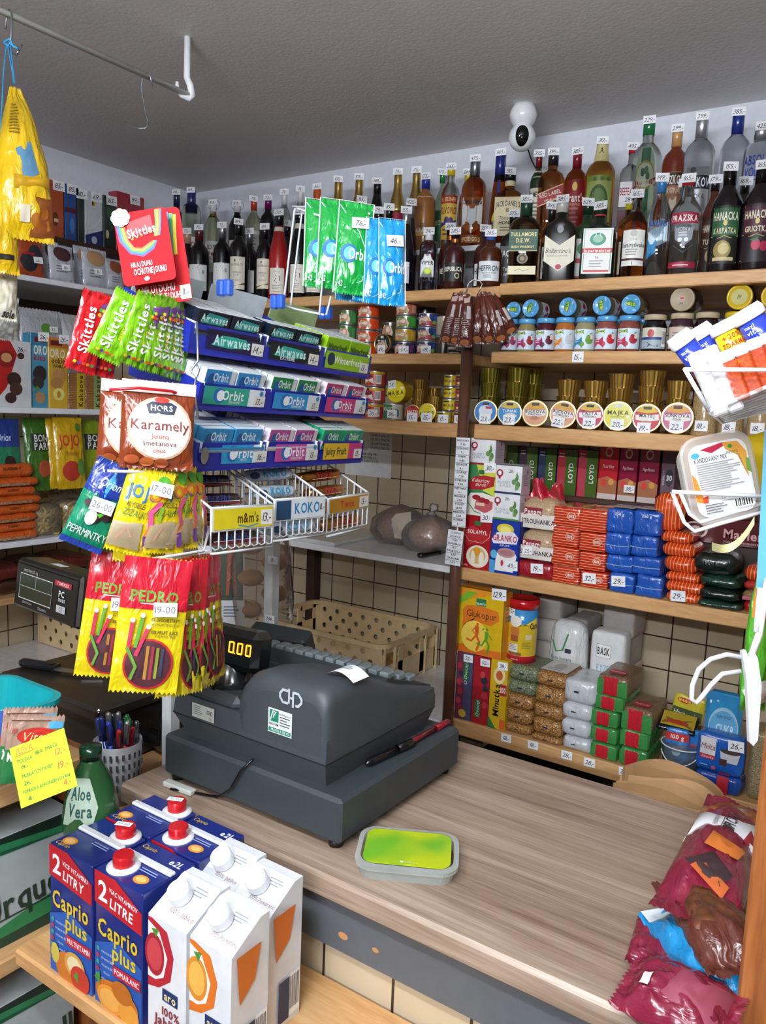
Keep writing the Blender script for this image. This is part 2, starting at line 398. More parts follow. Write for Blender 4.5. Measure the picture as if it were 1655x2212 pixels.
# ceiling lamps (behind and above the customer): fluorescent battens
def lamp(x, y, rz, power, label):
    t = thing('ceiling_light', label, 'lamp', (x, y, ZC), rz)
    h = MB(); h.box(-.62, -.05, -.33, .62, .05, -.28, 'e8e8e8', .01); h.build('housing', t)
    d = MB(); d.tube([(-.58, 0, -.36), (.58, 0, -.36)], .02, 'f1f6ff:e%d' % power); d.build('tube', t)
    for sx in (-1, 1):
        c = MB(); c.box(sx * .595 - .012, -.018, -.38, sx * .595 + .012, .018, -.33, 'f0f0f0'); c.build('end_cap', t)
        c = MB(); c.tube([(sx * .4, 0, -.28), (sx * .4, 0, 0)], .004, 'd0d0d0:m'); c.build('hanger', t)
    return t
lamp(-.5, .0, .1, 85, 'white fluorescent batten on the ceiling above the customer')
lamp(.2, -1.6, .1, 260, 'white fluorescent batten on the ceiling behind the customer')
# ---------------------------------------------------------------- back wall shelving
YF = 2.25
ZB, ZJ, ZP, ZS, Z0 = EYE + .384, EYE + .182, EYE - .04, EYE - .4975, EYE - 1.003    # bottle, jar, pate, tea/flour, bottom
XPOLE = -1.223
def board(name, x0, x1, y0, y1, zt, th, ms, label, cat='shelf'):
    t = thing(name, label, cat, ((x0 + x1) / 2, (y0 + y1) / 2, zt - th)); c = t.location
    b = MB(); b.box(x0 - c.x, y0 - c.y, 0, x1 - c.x, y1 - c.y, th, ms, .003); b.build('board', t); return t
XE = .25
sh_b1 = board('shelf_board', XPOLE + .085, XE, YF, YW, ZB, .034, PINE, 'pine shelf board under the spirit bottles')
sh_b0 = board('shelf_board', -3.0, XPOLE + .075, YF + .03, YW, ZB - .002, .034, PINE, 'pine shelf board under the wine bottles')
sh_j1 = board('shelf_board', XPOLE + .07, XE, YF, YW, ZJ, .034, PINE, 'pine shelf board under the baby food jars')
sh_j0 = board('shelf_board', -2.5, XPOLE - .02, YF + .02, YW, ZJ - .003, .034, PINE, 'pine shelf board under the tuna cans')
sh_p1 = board('shelf_board', XPOLE + .025, XE, YF, YW, ZP, .045, PINE, 'pine shelf board under the pate cups with standing lids')
sh_p0 = board('shelf_board', -2.5, XPOLE - .02, YF + .02, YW, ZP - .002, .045, PINE, 'pine shelf board under the small yellow cans')
sh_s1 = board('shelf_board', XPOLE - .015, XE, YF, YW, ZS, .04, PINE, 'pine shelf board under the coffee and flour packs')
sh_s0 = board('bread_shelf', -2.54, XPOLE - .03, YF, YW, ZS - .004, .022, 'f6f7f9:g', 'white laminate shelf with the wrapped bread loaves')
sh_01 = board('shelf_board', XPOLE - .02, XE, YF, YW, Z0, .05, PINE, 'lowest pine shelf board under the rice and lentil bags')
worktop = board('worktop', -3.0, XPOLE - .03, YF - .02, YW - .003, Z0 - .012, .03, 'f6f7f9:g', 'white worktop under the beige crate along back wall')
worktop2 = board('worktop', -3.0, -2.52, .3, YF - .025, Z0 - .012, .03, 'eceff4:g', 'white worktop along the left wall')
for wt, xs, ys in ((worktop, (-2.95, -2.1, XPOLE - .08), (YF + .03, YW - .08)), (worktop2, (-2.95, -2.57), (.35, 1.2, YF - .09))):
    c = wt.location
    for x in xs:
        for y in ys: l = MB(); l.box(x - c.x, y - c.y, -c.z, x - c.x + .04, y - c.y + .04, 0, 'd8dbe0'); l.build('leg', wt)
# risers behind the front rows
def riser(name, x0, x1, y0, z0, z1, ms, label, leg=.018):
    t = thing(name, label, 'shelf', ((x0 + x1) / 2, YW - .005, z0)); c = t.location
    b = MB(); b.box(x0 - c.x, y0 - c.y, z1 - z0 - .018, x1 - c.x, 0, z1 - z0, ms, .002); b.build('board', t)
    n = 3
    for i in range(n):
        x = x0 + (x1 - x0 - leg) * i / (n - 1)
        l = MB(); l.box(x - c.x, y0 - c.y + .01, 0, x - c.x + leg, 0, z1 - z0 - .018, ms); l.build('support', t)
    return t
ZRB = EYE + .553
riser('bottle_riser', -2.99, XPOLE + .05, 2.472, ZB - .002, ZRB, 'dfe3e8', 'white step under the back row of wine bottles')
riser('bottle_riser', XPOLE + .10, XE, 2.472, ZB, ZRB, 'dfe3e8', 'white step under the back row of spirit bottles')
ZRT = EYE - .262
riser('tea_riser', -1.215, XE, 2.52, ZS, ZRT, '4a2c20', 'dark brown step under the tea boxes')
# steel poles
def pole(x, y, z0, z1, r, ms, label):
    t = thing('shelf_pole', label, 'pole', (x, y, z0)); b = MB(); b.lathe([(r, 0), (r, z1 - z0)], ms, 16); b.build('tube', t)
    f = MB(); f.lathe([(r * 1.5, 0), (r * 1.5, .006), (r * 1.02, .012)], ms, 16); f.build('foot', t); return t
pole(XPOLE, YF - .023, 0, EYE + .345, .0185, '5a3a2c:g', 'brown painted steel pole at the front of back shelving')
def post(name, x, y, s, z0, z1, ms, label):
    t = thing(name, label, 'post', (x, y, z0)); b = MB(); b.box(-s / 2, -s / 2, 0, s / 2, s / 2, z1 - z0, ms, .002); b.build('bar', t); return t
pb = PY(678, 1200, YW - .03)
post('shelf_post', pb.x, YW - .03, .045, Z0 - .012, ZS - .026, '3a241b', 'dark brown back post on the tiles above the crate')
post('shelf_post', -1.13, YW - .03, .045, Z0, ZS - .04, '3a241b', 'dark brown back post behind the orange drink powder box')
# left wall shelving
XL = -2.54
ZL1, ZL2, ZL3, ZL4 = EYE + .385, EYE - .050, EYE - .503, EYE - .694
def lboard(zt, th, ms, label, x0=XW, x1=XL, name='shelf_board', y0=.3, y1=2.2):
    t = thing(name, label, 'shelf', (x0, y0, zt - th)); b = MB(); b.box(0, 0, 0, x1 - x0, y1 - y0, th, ms, .002); b.build('board', t); return t
lboard(ZL1, .018, 'e4e8ee:g', 'white laminate shelf under the wrapped chocolate bags')
lboard(ZL2, .02, 'e4e8ee:g', 'white laminate shelf under the cookie boxes')
lboard(ZL3, .02, 'e4e8ee:g', 'white laminate shelf under the orange snack bags')
lboard(ZL4, .022, PINEY, 'wooden shelf board with dark meat packs, lowest on the left wall')
lboard(EYE + .572, .02, '3a2419', 'dark brown shelf under the chocolate boxes', XW, -2.745, y1=2.55)
bp = MB(); bp.box(0, 0, 0, .012, 1.9, .41, '3b2620'); tag(bp.build('back_panel', None, (XW + .001, .3, ZL2 + .001)), 'dark brown panel behind the cookie shelf', 'panel')
# ---------------------------------------------------------------- counter
ZK = EYE - .70
t = thing('counter', 'sales counter with grey oak laminate worktop over blue-grey rail and beige tiles', 'counter', (-.45, 1.2, 0))
X0c, X1c, Y0c, Y1c = -1.17, -.13, .90, 1.475
b = MB(); c = t.location
b.box(X0c - c.x, Y0c - c.y, ZK - .04, X1c - c.x, Y1c - c.y, ZK, LAM, .006); b.build('worktop', t)
b = MB(); b.box(X0c + .03 - c.x, Y0c + .02 - c.y, ZK - .126, X1c - c.x, Y0c + .05 - c.y, ZK - .04, '575c61'); 
S = flat((-.5, Y0c + .0195 - c.y, ZK - .122), (1, 0, 0), (0, 0, 1), 1.5, .08)
for q in ((.69, .3, .012), (.73, .34, .008), (.60, .62, .006), (.62, .38, .006), (.52, .78, .007)): b.pell(S, q[0], q[1], q[2] * .5, q[2] * 6, 'c08a5c')
b.build('rail', t)
b = MB(); b.box(X0c + .03 - c.x, Y0c + .035 - c.y, 0, X1c - c.x, Y0c + .07 - c.y, ZK - .126, custom('beige_tiles_big', tilemat(0, .131))); b.build('tile_front', t)
b = MB(); b.box(X0c + .03 - c.x, Y0c + .07 - c.y, 0, X0c + .05 - c.x, Y1c - .03 - c.y, ZK - .04, PINEY); b.build('side_panel', t)
b = MB(); b.box(X1c - .03 - c.x, Y0c + .07 - c.y, 0, X1c - c.x, Y1c - .03 - c.y, ZK - .04, PINEY); b.build('side_panel', t)
COUNTER = t
# ---------------------------------------------------------------- bottles
STY = dict(
 bord=[(.93, 0), (1, .015), (1, .62), (.96, .67), (.80, .73), (.52, .775), (.40, .80), (.37, .84), (.37, .985)],
 ries=[(.93, 0), (1, .015), (1, .46), (.95, .54), (.80, .64), (.58, .75), (.45, .83), (.41, .985)],
 spark=[(.93, 0), (1, .02), (1, .48), (.94, .55), (.76, .66), (.53, .77), (.44, .86), (.46, .88), (.46, .93), (.42, .985)],
 spirit=[(.95, 0), (1, .02), (1, .64), (.97, .69), (.82, .745), (.55, .785), (.38, .81), (.36, .985)],
 short=[(.95, 0), (1, .02), (1, .56), (.97, .63), (.86, .69), (.62, .735), (.38, .77), (.35, .985)],
 cone=[(.95, 0), (1, .03), (.68, .55), (.55, .70), (.46, .78), (.44, .985)],
 abso=[(.95, 0), (1, .02), (1, .70), (.96, .76), (.75, .82), (.45, .845), (.40, .86), (.40, .985)],
 slim=[(.95, 0), (1, .02), (1, .60), (.95, .66), (.75, .73), (.5, .79), (.38, .83), (.36, .985)],
 bulge=[(.80, 0), (.84, .02), (.88, .45), (1, .62), (.97, .68), (.80, .74), (.5, .79), (.38, .83), (.36, .985)])
NB = [0]
def bottle(px, yt, row, wpx, sty, glass, capc, capf, lab, tagt, label, grp=None, sq=2.0, dy=1.0, fill=1.0, fc=.8, top=None, zb=None, zw=None):
    Y = {'F': 2.308, 'B': 2.53, 'f': 2.412, 'b': 2.665}[row] if isinstance(row, str) else row
    zs = (ZRB if row in 'Bb' else ZB) if zb is None else zb
    if zb is None and row in 'Bb' and px < 1000: zs = ZRB
    if zb is None and row in 'Ff' and PY(px, 600, Y).x < XPOLE + .08: zs = ZB - .002
    P = PY(px, yt, Y); h = P.z - zs
    d = depth((P.x, P.y, zs + h * .4)); r = wpx * d / FPX / 2
    t = thing('bottle', label, 'bottle', (P.x, Y, zs), facecam(P, fc), grp)
    prof = STY[sty]; pr = [(a * r, z * h) for a, z in prof]
    sqz = prof[4][1] * h if sq > 2 else None
    b = MB(); neck = prof[-1][0] * r
    if fill < 1:
        pp = []; done = False
        for i, (a, z) in enumerate(pr):
            if not done and z >= fill * h:
                q = pr[i - 1]; k = (fill * h - q[1]) / max(1e-6, z - q[1]); pp.append((q[0] + (a - q[0]) * k, fill * h, 'eef4f2:t')); done = True
            pp.append((a, z) if done else (a, z, glass))
        b.lathe(pp, glass, 20, sq=sq, dy=dy, sqz=sqz)
    else: b.lathe(pr, glass, 20, sq=sq, dy=dy, sqz=sqz)
    b.build('glass', t)
    c = MB(); cz = (1 - capf) * h
    if sty == 'spark' or (sty == 'ries' and capf > .3):
        cp = [(a * 1.025 + .0003, z) for a, z in pr if z > cz]; k = [q for q in pr if q[1] <= cz][-1]; nx = cp[0]
        a0 = k[0] + (nx[0] - k[0]) * (cz - k[1]) / max(1e-6, nx[1] - k[1])
        c.lathe([(a0 * 1.025, cz)] + cp + [(neck * .9, h)], capc)
    else: c.lathe([(neck * 1.1, cz), (neck * 1.12, h * .992), (neck * 1.0, h)], capc, 16)
    c.build('cap', t)
    for L in (lab if isinstance(lab, list) else [lab]) if lab else []:
        z0, z1, wf, col, ops = L[:5]; m = MB()
        if sq > 2 and z0 * h < sqz: S = flat((0, -r * dy - .0006, z0 * h), (1, 0, 0), (0, 0, 1), min(wf * r, 1.86 * r), (z1 - z0) * h)
        else:
            def rad(z):
                for i in range(1, len(pr)):
                    if pr[i][1] >= z: q, w_ = pr[i - 1], pr[i]; return q[0] + (w_[0] - q[0]) * (z - q[1]) / max(1e-6, w_[1] - q[1])
                return neck
            r0, r1 = rad(z0 * h), rad(z1 * h); S = cyl(r0, wf * r0, z0 * h, (z1 - z0) * h, 0, (0, 0), (r0 - r1) / ((z1 - z0) * h)); S.n = 10
        m.lw = .0004
        if col: m.prect(S, 0, 0, 1, 1, col)
        m.art(S, ops); m.build('label', t)
    if tagt:
        rr = random.Random(NB[0]); NB[0] += 1
        zt = h + .010; W, H = .036, .023
        if top: zt = top * h
        S = flat((0, -neck * 1.12 - .0012, zt - H), (math.cos(.1 * rr.uniform(-1, 1)), 0, math.sin(.12 * rr.uniform(-1, 1))), (0, 0, 1), W, H)
        price(t, tagt, S)
    return t
K = '0c0a0d:g'; A = 'e8963c:t'; AD = 'd8702a:t'; CL = 'f4f8f8:t'; WW = 'eeeec4:t'
W_, B_ = 'eceeec', '1c1c20'
arcs = [('b', [(0, .95), (.25, .82), (.5, .86), (.62, 1)], .03, '8a2438'), ('b', [(0, .85), (.28, .70), (.58, .78), (.74, 1)], .02, 'a04458'), ('b', [(0, .72), (.3, .58), (.62, .68), (.86, 1)], .012, 'b06878'), ('e', .78, .72, .06, .08, '9aa4a8'), ('t', 'CUVEE', .5, .34, .07, '6a6a70', 'n', .4), ('l', .25, .2, .75, 2, .07, 'a8a8ac')]
somm = [('e', .35, .88, .05, .045, '555555'), ('t', 'CHAMBULOV', .45, .76, .075, '4a4a48', 'n', .8), ('t', 'SOMMELIER', .45, .52, .055, '55554f', 'n', .6), ('t', 'CLUB', .45, .44, .05, '55554f', 'n', .3), ('t', 'MODRY', .45, .28, .05, '80807a', 'n', .5), ('p', [(0, .02), (1, .16), (1, .22), (0, .08)], 'c8a24a:m')]
rli = [('b', [(.3, .6), (.45, .72), (.65, .68), (.7, .52), (.5, .42), (.35, .5), (.45, .6)], .05, '333338'), ('t', 'Kloos', .5, .86, .08, '9a8a60', 'i', .5), ('l', .2, .30, .8, 3, .06, '8c8c88'), ('r', .3, .06, .7, .1, 'c8b070')]
HB = [(1, .4), (.2, .4)]
# wine, back row on the step
bottle(382, 416, 'B', 34, 'bord', K, '1a2040:g', .17, None, '185,-', 'dark wine bottle with navy capsule, half behind the candy sign')
bottle(414, 412, 'B', 42, 'abso', 'e2ead0:t', '2b2a6a:g', .28, (.12, .42, 1.8, 'e8e6da', [('t', 'BIANCO', .5, .7, .2, '8a2030', 'b', .8), ('l', .2, .4, .8, 3, .12, '808080')]), '145,-', 'pale vermouth bottle with violet capsule behind the candy sign')
for px, yt, gl, cc, lb in ((461, 438, WW, 'd8b040:m', 'pale swing-top wine bottle with wire bail and white label'), (513, 440, K, 'b02020:g', 'dark swing-top wine bottle with wire bail and red neck ring')):
    t = bottle(px, yt, 'B', 36, 'slim', gl, 'e8eaec:g', .14, (.10, .42, 1.8, 'f0efe8', [('t', 'JOY!', .5, .72, .24, '5a3010', 'b', .7), ('e', .3, .45, .1, .09, 'c86a20'), ('e', .55, .4, .08, .08, '8a2a20'), ('l', .25, .25, .75, 2, .1, '909090')]), '109,-', lb, None)
    m = MB(); z = PY(px, yt, 2.57).z - ZRB
    for s in (-1, 1): m.tube([(s * .012, 0, z * .86), (s * .024, -.004, z * .89), (s * .026, -.004, z * .95), (s * .016, 0, z * .99)], .0013, 'c0c4c8:m', 6)
    m.tube([(-.016, 0, z * .99), (0, -.012, z * 1.0), (.016, 0, z * .99)], .0013, 'c0c4c8:m', 6); m.build('wire_bail', t)
    m = MB(); m.lathe([(.0135, z * .74), (.0135, z * .79)], cc, 14); m.build('neck_ring', t)
bottle(549, 430, 'B', 33, 'bord', WW, 'd04020:g', .17, [(.14, .52, 1.9, 'f2f0ea', [('l', .2, .7, .8, 4, .12, '8a8a88')])], '73,-', 'pale wine bottle with orange capsule and white label, back row')
bottle(580, 428, 'B', 36, 'bord', K, '7a1060:g', .17, [(.2, .56, 1.7, None, [('v', "C'EST LA VIE", .42, .5, .16, 'd8d8e4', 'b', None)])], '72,-', 'dark wine bottle with purple capsule and upright white lettering')
bottle(615, 415, 'B', 30, 'slim', CL, 'e8ecee:g', .22, None, '71,-', 'clear bottle with tall white plastic cap, left of its twin')
bottle(650, 409, 'B', 30, 'slim', CL, 'e8ecee:g', .22, None, '71,-', 'clear bottle with tall white plastic cap beside the wire prong frame')
bottle(686, 404, 'B', 36, 'spark', 'b0582a:g', 'd85a1c:g', .42, [(.16, .52, 1.9, 'c86020', [('e', .5, .45, .42, .38, '2858a8'), ('t', 'ROBBY', .5, .62, .2, 'e8c838', 'b', .7), ('t', 'BUBBLE', .5, .42, .18, 'd83818', 'b', .7), ('e', .3, .85, .12, .1, 'd83020'), ('e', .65, .86, .12, .1, '58a838')])], '55,-', 'orange foil-topped children sparkling bottle with blue oval')
for px, yt, lb in ((732, 388, 'gold foil sparkling wine bottle behind green gum bags, left one'), (777, 383, 'gold foil sparkling wine bottle behind green gum bags, right one')):
    bottle(px, yt, 'B', 36, 'spark', '10140c:g', 'c8a860:m', .50, None, '105,-', lb)
bottle(816, 392, 'B', 36, 'ries', K, '0e0c10:g', .2, None, '149,-', 'all black tall wine bottle left of the rose sparkling bottle')
bottle(861, 372, 'B', 36, 'spark', 'a8283c:g', 'c8a860:m', .50, None, '75,-', 'rose sparkling bottle with gold foil neck')
bottle(901, 368, 'B', 36, 'spark', '16281a:g', 'c8a860:m', .50, None, '75,-', 'green sparkling bottle with gold foil, left of the brown rum')
bottle(921, 382, 'B', 46, 'spirit', 'a06a30:g', '2438a8:g', .17, [(.2, .72, 1.9, 'e8dcc0', [('p', [(.55, 1), (1, 1), (1, .55)], 'c82820'), ('t', 'PANAMA', .42, .78, .07, B_, 'n', .6), ('t', 'KEY', .45, .58, .15, B_, 'b', .75), ('t', 'RUM', .45, .42, .08, B_, 'n', .45), ('t', '38', .45, .28, .1, B_, 'n', .3), ('r', 0, 0, 1, .1, 'd8b060')])], '175,-', 'brown rum bottle with blue cap and cream label with red corner')
bottle(957, 372, 'b', 30, 'slim', 'd8f0d8:t', '1e7a3c:g', .13, [(.2, .55, 1.9, '1e6a3a', [('t', 'BECHER', .5, .6, .16, 'd8d8a0', 'b', .8)])], '175,-', 'clear green bottle with green cap behind plum brandy')
bottle(976, 361, 'B', 42, 'bulge', CL, 'd8c020:g', .11, [(.12, .64, 1.9, 'e0b848', [('r', 0, .82, 1, 1, 'b02818'), ('t', 'R.JELINEK', .5, .91, .09, 'f0d890', 'b', .85), ('t', 'SLIVOVICE', .5, .66, .15, '7a1a10', 'b', .95), ('p', [(0, .28), (1, .36), (1, .46), (0, .4)], '2a3a78'), ('e', .4, .42, .16, .1, '3a2a68'), ('e', .65, .42, .12, .09, '46347a'), ('l', .15, .2, .85, 2, .1, '6a5a20')])], '265,-', 'clear plum brandy bottle with yellow cap, red and yellow label')
bottle(1012, 372, 'b', 36, 'bulge', A, 'd8c020:g', .11, [(.12, .64, 1.9, 'c86a28', [('r', 0, .82, 1, 1, 'b02818')])], '265,-', 'amber plum brandy bottle with yellow cap behind the spiced rum')
bottle(1028, 344, 'B', 54, 'spirit', 'd8793a:t', '9aa0a8:m', .22, [(.14, .56, 1.8, None, [('p', [(0, .22), (.5, .02), (1, .22), (1, 1), (0, 1)], 'd8d8d4'), ('t', 'Captain Morgan', .5, .86, .12, '2a2428', 'b', .9), ('p', [(.3, .75), (.7, .75), (.7, .35), (.5, .22), (.3, .35)], 'b8bcc0'), ('b', [(.3, .75), (.7, .75), (.7, .35), (.5, .22), (.3, .35), (.3, .75)], .02, '8a7a50')]), (.04, .13, 1.8, '8a4a1c', [('t', 'SPICED GOLD', .5, .5, .55, 'f0d8a0', 'b', .9)])], '475,-', 'amber spiced rum bottle with silver neck and grey shield label')
# wine, front row
bottle(405, 500, 'F', 40, 'bord', K, 'c8a080:g', .17, (.08, .48, 2, W_, arcs), '75,-', 'dark wine bottle with copper capsule nearest the candy sign')
bottle(431, 492, 'F', 43, 'bord', K, '5a1a24:g', .18, (.16, .50, 2, W_, arcs), '75,-', 'dark wine bottle with maroon capsule and red arcs on white label')
bottle(481, 487, 'F', 39, 'bord', K, 'b0b4ba:m', .17, (.16, .50, 2, W_, arcs), '75,-', 'dark wine bottle with silver capsule and red arcs on white label')
bottle(517, 480, 'F', 41, 'bord', K, '0c0a10:g', .17, (.14, .55, 1.7, 'ddd8c4', somm), '189,-', 'black wine bottle with cream slanted label, tall one left of the silver capsule')
bottle(540, 500, 'f', 34, 'bord', K, 'b0b4ba:m', .17, (.16, .46, 1.6, W_, []), '81,-', 'dark wine bottle with silver capsule between two cream labels')
bottle(573, 490, 'F', 36, 'bord', K, '101018:g', .17, (.14, .55, 1.7, 'ddd8c4', somm), '89,-', 'black wine bottle with cream slanted label beside the red rose bottle')
bottle(604, 460, 'F', 42, 'ries', 'a81c1c:g', '101018:g', .16, [(.05, .35, 1.6, 'e6e2d4', rli), (.78, .83, 2.4, 'e0dcc8', [])], '120,-', 'tall red rose bottle with black capsule and white label')
bottle(621, 483, 'f', 30, 'ries', K, '101014:g', .2, None, '79,-', 'black slim bottle behind the red rose bottle')
bottle(648, 458, 'F', 42, 'ries', K, '0c0c10:g', .15, [(.05, .38, 1.6, 'e6e2d4', rli), (.80, .86, 2.4, 'e0dcc8', [])], '120,-', 'tall black wine bottle with white label behind the wire frame')
bottle(683, 470, 'F', 40, 'ries', K, '0c0c10:g', .15, (.05, .36, 1.6, 'e6e2d4', rli), None, 'tall black wine bottle with white label by green gum bags')
bottle(783, 432, 'F', 40, 'bord', K, '101014:g', .16, None, '85,-', 'dark wine bottle with black cap behind the green gum bags')
bottle(819, 455, 'F', 38, 'bord', K, '101014:g', .16, None, '79,-', 'dark wine bottle with black cap behind the blue gum bags')
bottle(842, 448, 'F', 36, 'bord', K, '0c0c0e:g', .16, (.55, .62, 2, 'd8d4c4', []), '115,-', 'dark wine bottle behind blue gum bags, right of its lookalikes')
bottle(879, 455, 'F', 40, 'ries', '0e0a18:g', 'b8bcc4:m', .26, (.1, .36, 1.3, 'd8dadc', [('b', [(.1, .1), (.1, .75), (.5, .95), (.9, .75), (.9, .1), (.1, .1)], .03, '606870'), ('l', .25, .5, .75, 2, .12, '909498')]), '155,-', 'black sparkling bottle with silver capsule right of the blue gum bags')
bottle(890, 437, 'f', 30, 'ries', K, 'b8bcc4:m', .24, None, '425,-', 'dark bottle with silver capsule behind the black sparkling bottle')
bottle(928, 500, 'F', 39, 'abso', 'c8c4d8:t', 'e8eaec:g', .17, (.22, .60, 1.6, None, [('p', [(0, 0), (1, 0), (1, .7), (.8, .8), (.7, 1), (.3, 1), (.2, .8), (0, .7)], 'e8eae8'), ('t', 'VIPER', .5, .62, .16, B_, 'b', .9), ('e', .55, .25, .28, .15, 'a8c828'), ('e', .55, .27, .22, .11, 'd0e060')]), '24,-', 'small clear drink bottle with lime picture and white cap')
for px, yt, row, lb in ((975, 490, 'f', 'dark rum bottle with black and white label, rear one of pair'), (985, 500, 'F', 'dark rum bottle with black and white label, front one of pair')):
    bottle(px, yt, row, 48, 'short', '3a1410:g', '1a1a1c:g', .11, [(.12, .44, 1.9, '18181a', [('b', [(.03, .06), (.97, .06), (.97, .94), (.03, .94), (.03, .06)], .015, 'd8d0b8'), ('t', 'REPUBLICA', .5, .66, .24, 'f0ead8', 'b', .88), ('e', .7, .3, .12, .16, 'c8c0a0'), ('e', .7, .3, .08, .1, '18181a')]), (.80, .86, 2.6, 'b8763c:m', [])], '369,-' if row == 'f' else '285,-', lb)
bottle(927, 520, 'f', 34, 'bord', '6a1020:g', 'a01020:g', .15, (.2, .5, 1.6, '18181a', [('t', 'US', .5, .5, .4, W_, 'b')]), None, 'dark red bottle behind the lime drink bottle')
# spirits, back row on the step
bottle(1083, 331, 'B', 46, 'cone', 'c8601c:t', '1a2a78:g', .30, [(.16, .40, 1.5, None, [('p', [(.1, 0), (.9, 0), (.9, .6), (.7, .9), (.5, 1), (.3, .9), (.1, .6)], 'd8c830'), ('t', 'METAXA', .5, .3, .26, '1a2a78', 'b', .8)]), (.42, .7, .5, '1a2a78', [])], '365,-', 'conical amber brandy bottle with navy neck and yellow label', fill=1)
bottle(1104, 372, 'B', 60, 'short', 'c0782a:t', '16161c:g', .13, [(.10, .62, 1.9, 'e0d4a8', [('t', 'JACK DANIEL\'S', .5, .84, .14, B_, 'b', .92, 0, None, 'c', .05), ('e', .5, .66, .07, .06, '8a7a48'), ('t', 'Tennessee', .5, .46, .09, B_, 'i', .6), ('t', 'HONEY', .5, .34, .1, B_, 'b', .6), ('l', .25, .2, .75, 2, .07, '6a6048')]), (.80, .87, 2.2, 'e8dcb0', [])], '515,-', 'square honey whiskey bottle with cream label, black cap', sq=6)
bottle(1166, 332, 'B', 34, 'spirit', '1c3a1e:g', '7a1420:g', .16, [(.16, .6, 1.9, 'e4e0cc', [('t', 'JAMESON', .5, .84, .14, B_, 'b', .95), ('l', .2, .6, .8, 4, .1, '7a7868')]), (.72, .8, 1.6, 'e4e0cc', [('e', .5, .5, .3, .4, 'a02828')])], '395,-', 'green whiskey bottle with wine-red cap under the camera cable')
bottle(1197, 330, 'B', 56, 'spirit', 'd88030:t', '20181a:g', .15, [(.36, .62, 1.9, None, [('p', [(0, 0), (1, .42), (1, 1), (0, .58)], 'e0c890'), ('p', [(0, .05), (1, .47), (1, .95), (0, .53)], 'a81828'), ('t', 'RED LABEL', .5, .58, .17, 'f4e8d0', 'b', .86, .24), ('t', 'Walker', .5, .32, .12, 'f4e8d0', 'i', .6, .24)])], '395,-', 'square amber whisky bottle with slanted red label', sq=5)
bottle(1249, 328, 'B', 48, 'spirit', 'd0641c:t', '8a1428:g', .2, [(.10, .66, 1.9, '8a1a20', [('e', .5, .86, .12, .09, 'e8c860'), ('t', "Grant's", .5, .64, .17, 'f0e8d8', 'b', .92), ('t', 'TRIPLE WOOD', .5, .5, .05, 'e0b8a0', 'n', .6), ('l', .2, .4, .8, 4, .09, 'b06a60')])], '385,-', 'amber whisky bottle with dark red label and red cap')
bottle(1303, 306, 'B', 62, 'spirit', 'd8983a:t', 'd8cc90:g', .24, [(.14, .62, 1.9, 'a0ae60', [('r', 0, .88, 1, 1, '7a9038'), ('e', .5, .42, .36, .38, '3c5a28'), ('e', .5, .42, .28, .3, '5a7a40'), ('e', .35, .92, .07, .045, '586838'), ('e', .6, .92, .07, .045, '586838'), ('e', .82, .92, .07, .045, '586838')]), (.78, .97, 2.2, 'd8cc90', [('t', 'A', .5, .6, .3, B_, 'b')])], '319,-', 'tall amber bottle with cream neck and green oval portrait label')
bottle(1369, 318, 'B', 48, 'spirit', CL, 'c01c28:g', .08, [(.30, .58, 1.7, 'f0eeee', [('t', 'BEEFEATER', .5, .62, .3, 'a01824', 'b', .95), ('t', 'LONDON', .5, .3, .16, '50505c', 'n', .5), ('l', .3, .16, .7, 1, .1, '909098')]), (.08, .26, 1.8, '6a3040', [])], '495,-', 'clear gin bottle with red cap and white label', sq=4)
bottle(1404, 262, 'B', 62, 'spirit', 'eef8ee:t', '1c6a3c:g', .13, [(.10, .74, 1.7, None, [('p', [(.08, 0), (.92, 0), (.92, .8), (.75, 1), (.25, 1), (.08, .8)], 'c8d8c4'), ('r', .3, 0, .7, 1, '2a6a48'), ('e', .5, .62, .42, .2, 'c8a848'), ('e', .5, .62, .37, .17, 'e6ead8'), ('e', .4, .66, .09, .06, '2a6a48'), ('e', .55, .69, .09, .06, '2a6a48'), ('e', .62, .61, .08, .06, '3a7a50'), ('p', [(0, .44), (1, .48), (1, .60), (0, .56)], 'a82430'), ('t', 'KONIFERUM', .5, .52, .085, 'f4ecdc', 'b', .94, .03)])], '229,-', 'large clear bottle with green cap and round herbal label')
bottle(1465, 279, 'B', 54, 'spirit', '7a2c14:g', 'c89860:g', .18, [(.08, .56, 1.7, '9a6a44', [('r', 0, .72, 1, .98, '3a241a'), ('t', 'BOZKOV', .5, .84, .18, 'f0e8d8', 'b', .95), ('t', 'ORIGINAL', .5, .62, .12, 'e8d8b8', 'n', .8), ('p', [(.3, .1), (.75, .1), (.7, .5), (.4, .46)], 'd8ccb0')])], '299,-', 'brown rum bottle with copper cap between two clear bottles')
bottle(1519, 254, 'B', 64, 'spirit', CL, 'd0d4d8:m', .19, [(.08, .54, 1.8, None, [('p', [(.05, 0), (.95, 0), (.95, 1), (.05, 1)], 'b8bcc0:m'), ('r', 0, .56, 1, .82, '1c2230'), ('t', 'BOZKOV', .5, .69, .18, 'f0f2f4', 'b', .92), ('e', .35, .92, .1, .06, '303840'), ('t', 'VODKA', .5, .42, .1, '303840', 'n', .6)])], '299,-', 'tall clear vodka bottle with silver cap and dark band label')
bottle(1597, 244, 'B', 62, 'spirit', 'f0f4fa:t', '1c2c80:g', .2, [(.10, .36, 1.8, None, [('t', 'FINLANDIA', .5, .5, .28, '28408a', 'b', .9)])], '385,-', 'clear vodka bottle with navy cap next to blue lettering one')
